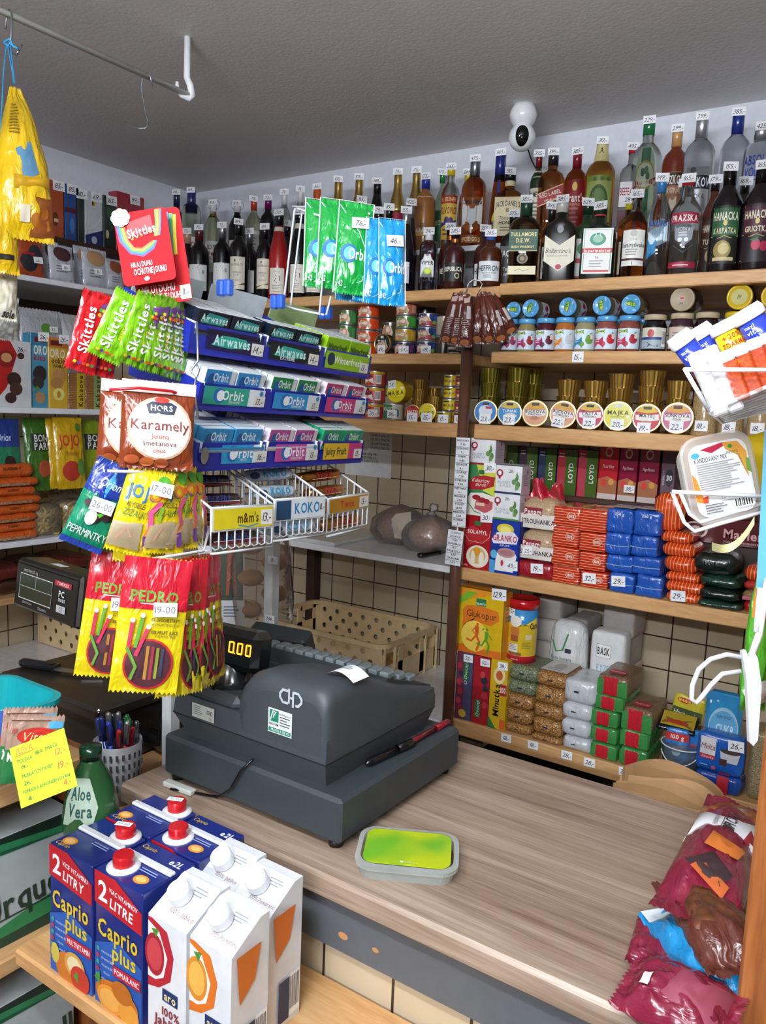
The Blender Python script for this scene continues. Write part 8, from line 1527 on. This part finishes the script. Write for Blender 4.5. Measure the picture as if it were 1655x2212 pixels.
hang('blue and green peppermint candy bag hanging tilted', (258, 1003), (172, 1180), 92, 1.22, .1, t=.024, ms='127a58:f', front=[('r', 0, .62, 1, 1, '1c3488:f'), ('p', [(0, .66), (.5, .56), (1, .66), (1, .7), (0, .7)], '1c3488:f'), ('p', [(.5, .6), (.64, .76), (.52, .92), (.4, .76)], '3a98d0'), ('t', 'Orion', .52, .77, .1, 'e0e8f0', 'i', .5), ('e', .5, .40, .16, .1, '2a1818'), ('e', .42, .36, .13, .09, 'd8dce0'), ('e', .74, .46, .16, .1, '301c1c'), ('e', .22, .5, .08, .04, '301c1c'), ('p', [(.5, .42), (.7, .46), (.6, .38)], '5ab030'), ('t', 'PEPRMINTKY', .5, .18, .09, 'dce8e0', 'n', .92), ('r', 0, 0, 1, .07, '1c3488:f')], tagt='26-00', tagp=(.55, .52), ink='70747a')
jo = [('t', 'JOJO', .44, .72, .15, '2a6ab0', 'b', .7), ('e', .7, .72, .13, .07, 'e07828'), ('e', .7, .72, .07, .04, 'd8c01c'), ('e', .8, .88, .14, .07, '4a9a28'), ('e', .88, .74, .07, .04, 'd85a20'), ('t', 'KYSELE', .36, .56, .06, '3a3a18', 'h', .4), ('t', 'ZIZALKY', .42, .47, .08, '3a6a28', 'h', .6), ('p', [(0, .06), (.7, .06), (.6, .38), (0, .34)], '9a8a6a'), ('b', [(.15, .15), (.3, .3), (.45, .2)], .06, 'b88a70'), ('b', [(.86, .66), (.70, .52), (.80, .34)], .12, 'd05080'), ('b', [(.80, .36), (.74, .24)], .12, 'd87838'), ('b', [(.74, .25), (.82, .08)], .12, '6a3a88'), ('b', [(.92, .62), (.92, .44)], .1, '9ac030')]
for i, (tp, bt, yw) in enumerate((((404, 1012), (418, 1175), .9), ((388, 1008), (392, 1186), .8), ((366, 1008), (352, 1196), .6), ((332, 1012), (274, 1196), .15))):
    hang('yellow sour gummy worm bag, %s' % ('nearest the wire baskets', 'second from the wire baskets', 'second from the front', 'frontmost with price sticker')[i], tp, bt, 100, 1.30 - .025 * i, yw, t=.022, ms='d8c014:f', front=jo, tagt='17-00' if i == 3 else None, tagp=(.78, .8), ink='70747a')
hang('yellow gummy bag showing only its bottom edge above the liquorice bags', (310, 1100), (300, 1214), 110, 1.27, .1, t=.012, ms='d8c014:f', front=())
pd = [('r', 0, .62, 1, 1, 'b8182c:f'), ('t', 'PEDRO', .5, .72, .085, '5a9a30', 'b', .7), ('l', .3, .66, .7, 1, .02, 'e0c0c0'), ('t', '15% OVOCNE STAVY', .70, .55, .026, '3a3418', 'b', .42), ('t', 'BEZ PALMOVEHO OLEJE', .71, .515, .02, '4a4420', 'n', .4), ('t', '15% FRUIT JUICE', .71, .46, .026, '3a3418', 'b', .4), ('t', 'PALM OIL FREE', .73, .43, .02, '4a4420', 'n', .3), ('e', .52, .22, .37, .19, 'b81828'), ('e', .52, .22, .34, .175, '4a2028')] + [('b', [(.34 + .075 * i, .10 + .012 * abs(i - 2.5)), (.34 + .075 * i, .36 - .008 * abs(i - 2.5))], .045, c) for i, c in enumerate(('3a1830', '28202a', 'a87828', '8a2838', '7a8828', '2a3048'))] + [('b', [(.2, .32), (.22, .54)], .055, 'c02048'), ('b', [(.3, .34), (.36, .58)], .055, '5a9a30'), ('b', [(.32, .28), (.46, .50)], .055, 'c02048'), ('b', [(.18, .34), (.34, .2), (.28, .1)], .05, '5a8a30'), ('e', .22, .54, .035, .018, 'f0ecec'), ('e', .36, .58, .035, .018, 'f0ecec'), ('e', .46, .5, .035, .018, 'f0ecec')]
for i, (tp, bt, yw) in enumerate((((446, 1196), (462, 1468), 1.15), ((436, 1198), (446, 1480), 1.1), ((426, 1202), (428, 1490), 1.0), ((416, 1206), (410, 1496), .9), ((400, 1208), (386, 1500), .6))):
    hang('red and yellow liquorice rope bag, %s' % ('nearest the register display', 'second from the register display', 'third from the register display', 'third behind the front bag', 'directly behind the front bag')[i], tp, bt, 118, 1.30 - .015 * i, yw, t=.010, ms='d4c014:f', front=pd, st=.03, sb=.03)
hang('red and yellow liquorice rope bag, left one set back', (262, 1196), (222, 1462), 120, 1.27, .05, t=.012, ms='d4c014:f', front=pd, tagt='19-00', tagp=(.65, .6), st=.03, sb=.03, ink='6a6a70'); hang('red and yellow liquorice rope bag, frontmost one', (345, 1206), (308, 1496), 142, 1.20, .05, t=.012, ms='d4c014:f', front=pd, tagt='19-00', tagp=(.68, .63), st=.03, sb=.03, ink='6a6a70')
og = lambda c, n_: [('b', [(.03, .95), (.6, .66), (.9, .45), (.8, .15), (.3, .06)], .025, 'd8eee8'), ('e', .34, .42, .24, .10, '1c6ab0'), ('e', .36, .42, .16, .07, '5ad0e0'), ('t', 'Orbit', .64, .42, .12, 'f4f8f8', 'b', .6), ('t', 'x42', .14, .1, .06, 'f0f4f4', 'b', .2), ('b', [(.0, 0), (0, 1), (1, 1), (1, 0)], .03, 'e4ecec')]
for i, (tp, bt) in enumerate((((698, 433), (692, 622)), ((730, 432), (720, 624)), ((771, 438), (756, 636)))): hang('green gum refill bag, %s of the three' % ('left', 'middle', 'right front')[i], tp, bt, 76, 1.66 - .03 * i, .15, t=.03, ms='0f9a3c:f', front=og(0, 0), tagt='76,-' if i == 2 else None, tagp=(.62, .75))
for i, (tp, bt) in enumerate((((760, 490), (752, 650)), ((800, 474), (790, 652)), ((820, 474), (812, 656)), ((846, 474), (846, 660)))): hang('sky blue gum refill bag, %s' % ('rearmost behind the green bags', 'left', 'middle', 'right front')[i], tp, bt, 60, 1.64 - .02 * i, .3, t=.025, ms='1a92d0:f', front=og(0, 0), tagt='46,-' if i == 3 else None, tagp=(.55, .72))
# coffee bags clipped to the pole
cfb = [('p', [(.1, .9), (.9, .95), (.8, .82), (.3, .8)], 'c8a8a0'), ('r', .55, .5, .85, .74, 'c8c4c4'), ('l', .3, .46, .85, 9, .035, 'b8a09a'), ('e', .5, .08, .3, .05, 'b06a38')]
for i, (tp, bt, w_) in enumerate((((986, 632), (962, 742), 30), ((1000, 630), (982, 746), 30), ((1010, 634), (1003, 750), 34), ((1038, 634), (1029, 742), 32), ((1044, 630), (1057, 742), 32), ((1052, 632), (1084, 740), 34), ((1062, 636), (1106, 722), 34))):
    hang('brown snack bag clipped to the pole, %s' % ('leftmost', 'second from the left', 'just left of the pole', 'just right of the pole', 'second right of the pole', 'third right of the pole', 'rightmost and most tilted')[i], tp, bt, w_, 2.44 - .012 * (i % 3), -.25 + .1 * i, t=.03, ms='5a2414:f', front=cfb if i < 3 else cfb[3:] + [('r', .6, .3, .85, .6, 'd0c4c0')], name='snack_bag', tap=.55)
p = PD(1022, 606, 2.46); t = thing('clip_hook', 'bent wire hook on the brown pole holding the snack bags', 'hook', p); part(t, 'wire', lambda m: m.tube([PD(x, y, 2.44) - p for x, y in ((1008, 632), (1012, 612), (1022, 604), (1036, 606), (1042, 614), (1034, 632))], .0022, 'c0c4c8:m', 6))
# calendar and roll bag behind the rack
P = PY(495, 1300, 1.50)
A, B, C_, E2 = (PY(x, y, 1.50) for x, y in ((440, 1165), (532, 1165), (522, 1345), (440, 1345)))
card('white calendar with a lookout tower photo behind the rack', ((428, 1160), (533, 1160), (524, 1350), (428, 1350)), 1.99, [('r', .3, .28, .97, .98, '2c3a22'), ('r', .3, .8, .97, .98, '3a4a28'), ('p', [(.6, .34), (.64, .9), (.78, .9), (.84, .34), (.78, .34), (.74, .6), (.70, .6), (.66, .34)], '9a4a2c'), ('r', .58, .88, .84, .92, '7a3a20'), ('b', [(.63, .5), (.8, .6)], .02, 'b86a48'), ('b', [(.8, .5), (.64, .6)], .02, 'b86a48'), ('b', [(.64, .66), (.78, .76)], .02, 'b86a48'), ('l', .55, .2, .9, 4, .035, '606878')], 'd4d6d8')
t = thing('roll_bag', 'clear bag of pale bread rolls hanging behind the white rack post', 'bag', PD(565, 1345, 2.02)); o = t.location
R_ = frame(Vector((0, 0, 1)), (OFF - o).normalized()); t.rotation_euler = R_.to_euler()
def rbag(m): m.grid(lambda u, v: (.075 * (.45 + .55 * min(1, (1 - v) * 2.2)) * math.cos(2 * PI * u) * (1 + .06 * math.sin(v * 9 + u * 20)), .05 * (.45 + .55 * min(1, (1 - v) * 2.2)) * math.sin(2 * PI * u), v * .30), 28, 14, 'e0d8d0:c')
part(t, 'film_bag', rbag)
for i in range(5): q = Vector((-.03 + .03 * (i % 2) * 2, .0, .035 + .04 * i)); r_ = thing('bread_roll', 'pale bread roll in the hanging clear bag, %s' % ('lowest', 'second from below', 'third from below', 'fourth from below', 'topmost')[i], 'bread', o + R_ @ q, .3 * i); part(r_, 'crust', lambda m: m.ball((0, 0, 0), (.034, .028, .022), 'b88a58', 14, 10)); part(r_, 'score', lambda m: m.tube([(-.02, -.004, .019), (0, -.004, .0225), (.02, -.004, .019)], .002, 'd8b888', 6))
# ---------------------------------------------------------------- ceiling rod, hooks, crisps bags, security camera
H = PZ(405, 80, ZC); rz_ = PX(408, 205, H.x).z
t = thing('ceiling_hook', 'white painted ceiling hook carrying the end of the rod', 'hook', H)
part(t, 'hook', lambda m: m.tube([(0, 0, 0), (0, 0, (rz_ - H.z) * .72), (.008, .004, (rz_ - H.z) * .84), (.004, .016, (rz_ - H.z) * 1.0), (0, .006, (rz_ - H.z) * 1.06), (-.008, -.012, (rz_ - H.z) * 1.03), (-.014, -.022, (rz_ - H.z) * .95), (-.012, -.024, (rz_ - H.z) * .82)], [.009, .009, .0095, .0095, .009, .008, .007, .004], 'e4e8ea:g', 12))
t = thing('ceiling_rod', 'white painted rod hanging under the ceiling at upper left', 'rod', (H.x, .2, rz_)); part(t, 'bar', lambda m: m.tube([(0, -.9, 0), (0, H.y - .2 + .005, 0)], .0075, 'd8dcd6:g', 12))
def rodhook(label, px, py, pts, r=.0016, scale=1.0):
    Pk = PX(px, py, H.x); t = thing('wire_hook', label, 'hook', (H.x, Pk.y, rz_)); part(t, 'wire', lambda m: m.tube([Vector(p) for p in pts], r, 'a0a4a8:m', 8)); return t.location
rodhook('thin wire hook hanging empty on the ceiling rod', 316, 168, [(.010, .012, -.025), (.008, .006, .002), (0, 0, .0098), (-.008, -.004, .002), (-.010, -.008, -.03), (-.004, 0, -.085), (.004, .004, -.115), (.0, .0, -.128), (-.02, -.012, -.128), (-.05, -.03, -.112)])
hk = rodhook('thick wire hook on the ceiling rod with blue string', 20, 45, [(-.006, -.006, -.03), (-.009, 0, 0), (0, 0, .0095), (.009, 0, 0), (.006, 0, -.05), (0, 0, -.078), (.012, .008, -.082), (.022, .016, -.06)], .0024)
Dk = depth(hk)
st = thing('string', 'blue twine tied from the hook to the crisps bags', 'string', PD(22, 100, Dk)); o = st.location
def sg(m):
    for pts in (((14, 95), (8, 150), (4, 230), (0, 290)), ((16, 95), (24, 140), (30, 180)), ((22, 95), (26, 130), (32, 182))): m.tube([PD(x, y, Dk) - o for x, y in pts], .0016, '3aa0d8', 6)
    m.tube([PD(x, y, Dk) - o for x, y in ((8, 92), (20, 84), (26, 98), (40, 106))], .0024, '3aa0d8', 6); m.tube([PD(x, y, Dk) - o for x, y in ((8, 92), (18, 100), (24, 88), (30, 104))], .002, '3aa0d8', 6)
part(st, 'twine', sg)
cr = [('p', [(.25, .55), (.6, .62), (.7, .42), (.4, .34)], '5a88a8'), ('p', [(.5, .02), (1, .04), (1, .3), (.6, .26)], '8a4a18'), ('e', .6, .12, .1, .04, 'b06a20'), ('e', .75, .17, .1, .04, 'a85e1c'), ('e', .7, .08, .1, .03, 'b06a20'), ('e', .85, .1, .08, .03, '9a5418'), ('r', .3, .1, .48, .2, 'd8d0b8'), ('l', .1, .85, .35, 10, .022, '9a7a10'), ('p', [(.2, .3), (.9, .34), (.95, .42), (.2, .38)], 'c89a18')]
hang('bright yellow peanut crisps bag hanging at upper left, upper one', (34, 190), (62, 520), 112, Dk, .35, t=.07, ms='e0b810:f', front=cr, name='crisps_bag', cat='bag', nz=.006, tap=.78, st=.05, sb=.05)
hang('bright yellow crisps bag cut by the left frame edge, lower one', (-12, 330), (2, 590), 80, Dk - .02, .3, t=.06, ms='e0b810:f', front=[('r', .4, .1, .8, .14, '2a2418')], name='crisps_bag', cat='bag', nz=.005, tap=.7)
hang('clear bag of white marshmallows below the yellow crisps bags', (4, 560), (2, 690), 66, Dk + .05, .3, t=.05, ms='d8d0b0:kf0ecd8_60', front=[('t', 'sole', .7, .1, .12, '28282c', 'b', .4)], name='candy_bag', nz=.004)
hang('clear bag of white sweets at the left frame edge above the cookie boxes', (6, 640), (10, 735), 66, Dk + .35, .3, t=.04, ms='c8c8c0:k8a8a88_80', front=(), name='candy_bag', nz=.004)
P = PZ(1132, 228, ZC)
t = thing('security_camera', 'white dome security camera on the ceiling with dark lens window', 'camera', P, facecam(P)); rB = 29 * depth(P) / FPX
part(t, 'mount', lambda m: m.lathe([(rB * .62, -rB * 1.55), (rB * .9, -rB * 1.1), (rB * 1.05, -rB * .75), (rB * .95, -rB * .35), (rB * .82, 0)], 'e6e8ea:g', 28))
hz = -rB * 2.25
part(t, 'head', lambda m: m.ball((0, 0, hz), (rB, rB, rB * 1.02), 'e8eaec:g', 28, 18))
part(t, 'lens_window', lambda m: (setattr(m, 'lw', .0), m.ppoly(Surf(lambda u, v, w: Vector((0, 0, hz)) + Vector((u, -math.sqrt(max(1e-6, rB * rB * 1.04 - u * u - v * v)), v)).normalized() * rB * (1.022), 1, 1, 14), [(.5 + x / 1, y - rB * .12) for x, y in [(rB * .48 * math.cos(a), rB * .72 * math.sin(a) * (1 - .05 * math.cos(a)) if True else 0) for a in [2 * PI * k / 32 for k in range(32)]]], '0a0a0c:g')))
part(t, 'lens', lambda m: m.ball((0, -rB * .93, hz - rB * .28), (rB * .2, rB * .14, rB * .2), '1a1c20:g', 14, 10))
cb_ = thing('camera_cable', 'thin black cable from the security camera down behind the bottles', 'cable', P); part(cb_, 'cable', lambda m: m.tube([p - P for p in (PY(1138, 314, P.y + .01), PY(1148, 345, P.y + .08), PY(1162, 372, P.y + .18), PY(1180, 400, YW - .03), PY(1180, 500, YW - .02))], .0022, '121214', 8))
# ---------------------------------------------------------------- wire hangers at the right frame edge
Z8 = .80
q = [PD(x, y, Z8) for x, y in ((1478, 796), (1790, 802), (1800, 860), (1530, 905))]
bt = thing('wire_basket', 'white wire basket of mints and vitamin tubes at the right frame edge', 'basket', PD(1560, 900, Z8)); o = bt.location
up = RM @ Vector((.0, 1, 0)); rt_ = RM @ Vector((1, 0, 0)); bk_ = RM @ Vector((0, 0, -1))
def wb(m):
    F0, F1, B0, B1 = PD(1480, 798, .78), PD(1780, 800, .78), PD(1500, 800, .90), PD(1780, 790, .92)
    L0, L1, K0, K1 = PD(1532, 888, .79), PD(1790, 800 - 20, .80), PD(1560, 912, .88), PD(1800, 850, .90)
    for a in ((F0, F1), (F0, B0), (B0, B1), (F0, L0), (L0, L1), (L0, K0), (K0, K1), (B0, K0)): m.tube([a[0] - o, a[1] - o], .0022, 'e8eaec:g', 8)
    for i in range(1, 9): s = i / 9; a = L0.lerp(K0, s); b_ = L1.lerp(K1, s); m.tube([a - o, b_ - o], .0016, 'e0e2e4:g', 6); m.tube([B0.lerp(K0, s) - o, B1.lerp(K1, s) - o], .0014, 'e0e2e4:g', 6)
part(bt, 'wire_frame', wb)
def axisobj(name, label, cat, top, bot, D, dD=0):
    A, B = PD(*top, D), PD(*bot, D + dD); R = frame(A - B, (OFF - B).normalized()); return thing(name, label, cat, B, 0, None, R.to_euler()), (A - B).length
def tic(label, top, bot, wpx, D, c, pc):
    t, h = axisobj('mint_box', label, 'mints', top, bot, D, -.01); w = wpx * D / FPX
    part(t, 'lid', lambda m: m.box(-w / 2, -.004, h * .78, w / 2, .012, h, 'f0f0f0:g', .002)); part(t, 'box', lambda m: m.box(-w / 2, -.004, 0, w / 2, .012, h * .78, pc + ':h', .002))
    rr_ = random.Random(len(label)); 
    for k in range(10): part(t, 'mint', lambda m: m.ball((w * .24 * (1 if k % 2 else -1), -.0 + .004, h * (.06 + .07 * k)), (w * .22, .005, h * .055), c, 10, 8))
tic('clear box of white mints, left one in the wire basket', (1500, 762), (1560, 896), 34, .80, 'ececec:g', 'e8eaec'); tic('clear box of white mints, right one in the wire basket', (1530, 750), (1592, 888), 34, .81, 'ececec:g', 'e8eaec')
for i in range(4): tic('clear box of orange mints in the wire basket, %s' % ('leftmost', 'second from the left', 'third from the left', 'cut by the frame edge')[i], (1566 + 30 * i, 758 - 13 * i), (1606 + 28 * i, 862 - 14 * i), 31, .80 + .004 * i, 'd84a14:g', 'd8501c')
def tube_(label, top, bot, wpx, D, ops, c='2238a8:g', c2='c868a0:g'):
    t, h = axisobj('vitamin_tube', label, 'vitamins', top, bot, D); r = wpx * D / FPX / 2
    part(t, 'tube', lambda m: m.lathe([(r * .92, 0, c2), (r * .92, h * .48, c), (r * .92, h * .84)], c2, 26)); part(t, 'cap', lambda m: m.lathe([(r, h * .82), (r * 1.06, h * .84), (r * 1.06, h * .93), (r * .9, h), (r * .8, h), (0, h * .985)], 'eceeee:g', 26))
    def f(m): S = cyl(r * .925, 2.2 * r, 0, h); S.n = 12; m.lw = .0003; m.art(S, ops)
    part(t, 'print', f)
mv = lambda n_: [('t', 'maxi', .34, .75, .05, 'f0f0f4', 'b', .3), ('t', 'vita', .36, .67, .07, 'f0f0f4', 'b', .36), ('t', n_, .5, .44, .07, '3a3868', 'b', .8), ('b', [(.0, .5), (.5, .52), (1, .5)], .02, 'd86828')]
tube_('blue and pink magnesium tube with white cap, leftmost', (1462, 722), (1560, 850), 54, .86, mv('HOREZIUM')); tube_('blue and pink magnesium tube with white cap, second', (1506, 705), (1590, 840), 50, .89, mv('MG')); tube_('yellow and green vitamin tube with sale print', (1557, 695), (1620, 822), 58, .86, [('r', .5, .3, 1, .5, '1a8a3a'), ('t', '+ 20%', .6, .74, .08, 'c83020', 'b', .6), ('t', 'ZDARMA', .6, .62, .08, 'c83020', 'b', .8)], 'e0c81c:g', 'e0c81c:g'); tube_('blue and pink magnesium tube with white cap at the frame edge', (1608, 666), (1690, 800), 66, .84, mv('HORCIK')); tube_('orange vitamin tube between the yellow one and the frame edge tube', (1600, 712), (1660, 810), 44, .90, [], 'd88a20:g', 'd8a030:g')
# candied fruit tub held upright in a wire holder
A, B, C_, E2 = (PD(x, y, .96) for x, y in ((1462, 962), (1612, 925), (1640, 1100), (1505, 1145))); U = (B - A + C_ - E2) / 2; V = (A - E2 + B - C_) / 2; w, h = U.length, V.length; R = frame(V, (U.cross(V)))
t = thing('candied_fruit_tub', 'clear tub with white ingredients label held in a wire holder at right', 'tub', (A + B + C_ + E2) / 4 - V / 2, 0, None, R.to_euler())
def tb(m):
    rs = [(rr(w * 1.06, h * 1.06, .022), .0), (rr(w * 1.06, h * 1.06, .022), -.005), (rr(w, h, .02), -.006), (rr(w * .88, h * .88, .018), .030)]; n = len(rs[0][0]); m.add([(x, d_, y + h / 2) for p, d_ in rs for x, y in p], [(k * n + i, k * n + (i + 1) % n, (k + 1) * n + (i + 1) % n, (k + 1) * n + i)[::-1] for k in range(3) for i in range(n)] + [tuple(range(2 * n, 3 * n)), tuple(range(3 * n, 4 * n))[::-1]], 'd8d4cc:h')
part(t, 'tray', tb); part(t, 'candied_fruit', lambda m: softbox(m, w * .8, .022, h * .8, .012, 'b89868:kc05a38_90', .002, 3, 8, 0, (0, .004, h * .1)))
def tl(m):
    S = fsurf(w * .86, h * .86, -.0); S = Surf(lambda u, v, q_: Vector((u, -.0072 - q_, v + h * .07)), w * .86, h * .86); m.ppoly(S, [(.5 + x / (w * .86), .5 + y / (h * .86)) for x, y in rr(w * .86, h * .86, .014)], 'e4e2de')
    m.art(S, [('p', [(.22, .93), (.6, .98), (.62, .93), (.4, .86)], 'b01c3c'), ('e', .12, .86, .07, .04, '4aa8d8'), ('p', [(.6, .98), (.86, .96), (.98, .8), (.94, .45), (.86, .75), (.64, .88)], 'd8983a'), ('p', [(.94, .72), (1, .7), (1, .5), (.93, .55)], '6a9a40'), ('p', [(0, .62), (.06, .56), (.14, .2), (0, .24)], 'd88a2a'), ('t', 'KANDOVANY MIX', .36, .79, .07, '3a3a3c', 'n', .56), ('t', 'natura', .74, .84, .05, '5a7a4a', 'n', .2), ('e', .72, .91, .04, .025, '3a8a3a'), ('l', .1, .72, .85, 13, .03, '98989a'), ('r', .4, .2, .62, .3, 'f0f0ee'), ('t', '22-00', .51, .25, .05, '606468', 'n', .2), ('x', .62, .06, .95, .2), ('l', .12, .16, .5, 4, .035, '808084'), ('p', [(.1, .28), (.2, .3), (.18, .2), (.1, .22)], 'c84020')])
part(t, 'label', tl)
t = thing('wire_holder', 'white wire holder around the clear tub at right', 'rack', PD(1550, 1100, .94)); o = t.location
def wh(m):
    for pts, D_ in (((( 1452, 1062), (1560, 1068), (1700, 1074)), .93), (((1452, 1062), (1478, 1128), (1500, 1148), (1560, 1130), (1700, 1092)), .945), (((1468, 1060), (1490, 1110), (1512, 1128), (1700, 1074)), .955)): m.tube([PD(x, y, D_) - o for x, y in pts], .0024, 'e8eaea:g', 8)
part(t, 'wire', wh)
t = thing('price_strip', 'curled pale yellow paper strip dangling from the wire holder', 'price strip', PD(1590, 1150, .95)); o = t.location
part(t, 'paper', lambda m: m.grid(lambda u, v: tuple(PD(1538 + 92 * u, 1180 - 58 * u ** 2.2 + 12 * math.sin(u * 3) + (v - .5) * 18, .95 + .02 * math.sin(u * 4)) - o), 14, 2, 'dcd8a0:p'))
def quadthing(name, label, cat, pts, D, ms, ops=(), th=.002):
    P_ = [PD(x, y, D) for x, y in pts]; o = sum(P_, Vector()) / len(P_); t = thing(name, label, cat, o); N = (OFF - o).normalized() * th
    part(t, 'sheet', lambda m: m.add([p - o for p in P_] + [p - o + N for p in P_], [tuple(range(len(P_)))[::-1], tuple(range(len(P_), 2 * len(P_)))] + [(i, (i + 1) % len(P_), len(P_) + (i + 1) % len(P_), len(P_) + i) for i in range(len(P_))], ms)); return t
quadthing('yellow_card', 'plain yellow card behind the tub at the right frame edge', 'card', ((1602, 948), (1700, 915), (1700, 1130), (1640, 1100)), 1.05, 'd8bc18')
quadthing('hanger_strip', 'light blue plastic strip running down the right frame edge', 'strip', ((1652, 930), (1720, 920), (1720, 1300), (1634, 1270)), .90, '6ab4d8:g', th=.004)
hang('bag printed with green herbs and orange at the right frame edge', (1662, 1250), (1625, 1535), 80, 1.00, .9, t=.03, ms='4a9a28:f', front=[('r', 0, .7, 1, 1, 'd87a28:f'), ('e', .5, .15, .5, .1, 'd8d8d0')], name='herb_bag')
t = thing('plastic_hanger', 'white plastic hanger with looped strap at the right frame edge', 'hanger', PD(1600, 1480, .86)); o = t.location
part(t, 'strap', lambda m: m.tube([PD(x, y, .86) - o for x, y in ((1604, 1420), (1570, 1414), (1535, 1424), (1510, 1446), (1496, 1480), (1494, 1510), (1504, 1518), (1516, 1506), (1536, 1480), (1560, 1456), (1600, 1450))], .0027, 'ccced0:g', 10))
part(t, 'plate', lambda m: m.prism([((x - 1600) * .86 / FPX, -(y - 1480) * .86 / FPX) for x, y in ((1598, 1405), (1608, 1470), (1614, 1600), (1622, 1608), (1632, 1596), (1640, 1480), (1632, 1420), (1622, 1402), (1612, 1418), (1606, 1402))], (0, 0, 0), rt_, up, .006, 'd0d2d2:g'))
part(t, 'arm', lambda m: m.tube([PD(x, y, .86) - o for x, y in ((1626, 1410), (1640, 1370), (1652, 1290), (1660, 1250))], .004, 'eceeee:g', 8)); part(t, 'arm', lambda m: m.tube([PD(x, y, .86) - o for x, y in ((1634, 1365), (1638, 1330), (1644, 1270))], .0035, 'eceeee:g', 8))
# ---------------------------------------------------------------- pieces that belong to a part go under that part
def under(parent, pairs):
    for ch in list(parent.children):
        b_ = ch.name.split('.')[0]
        if b_ in pairs:
            for p in parent.children:
                if p.name.split('.')[0] == pairs[b_]: ch.parent = p; break
under(REG, {'logo': 'printer_cover', 'service_sticker': 'printer_cover', 'type_plate': 'base_shell', 'digits': 'customer_display', 'key': 'keyboard'})
for o in list(COL.objects):
    if o.parent is None:
        n = o.name.split('.')[0]
        if n == 'shop_scale': under(o, {'display_panel': 'display_head', 'sticker': 'display_head', 'knob': 'display_head'})
        elif n == 'bottle': under(o, {'price_tag': 'cap'})
        elif n == 'juice_carton': under(o, {'top_print': 'carton', 'print': 'carton'})
for a, b in (('rail_labels', 'tray'), ('basket_plate', 'wire_basket'), ('price_tag', 'post')):
    A = [c for c in RK.children if c.name.split('.')[0] == a]; B = [c for c in RK.children if c.name.split('.')[0] == b]
    for i, x in enumerate(A): x.parent = B[min(i, len(B) - 1)]
bpy.context.view_layer.update()
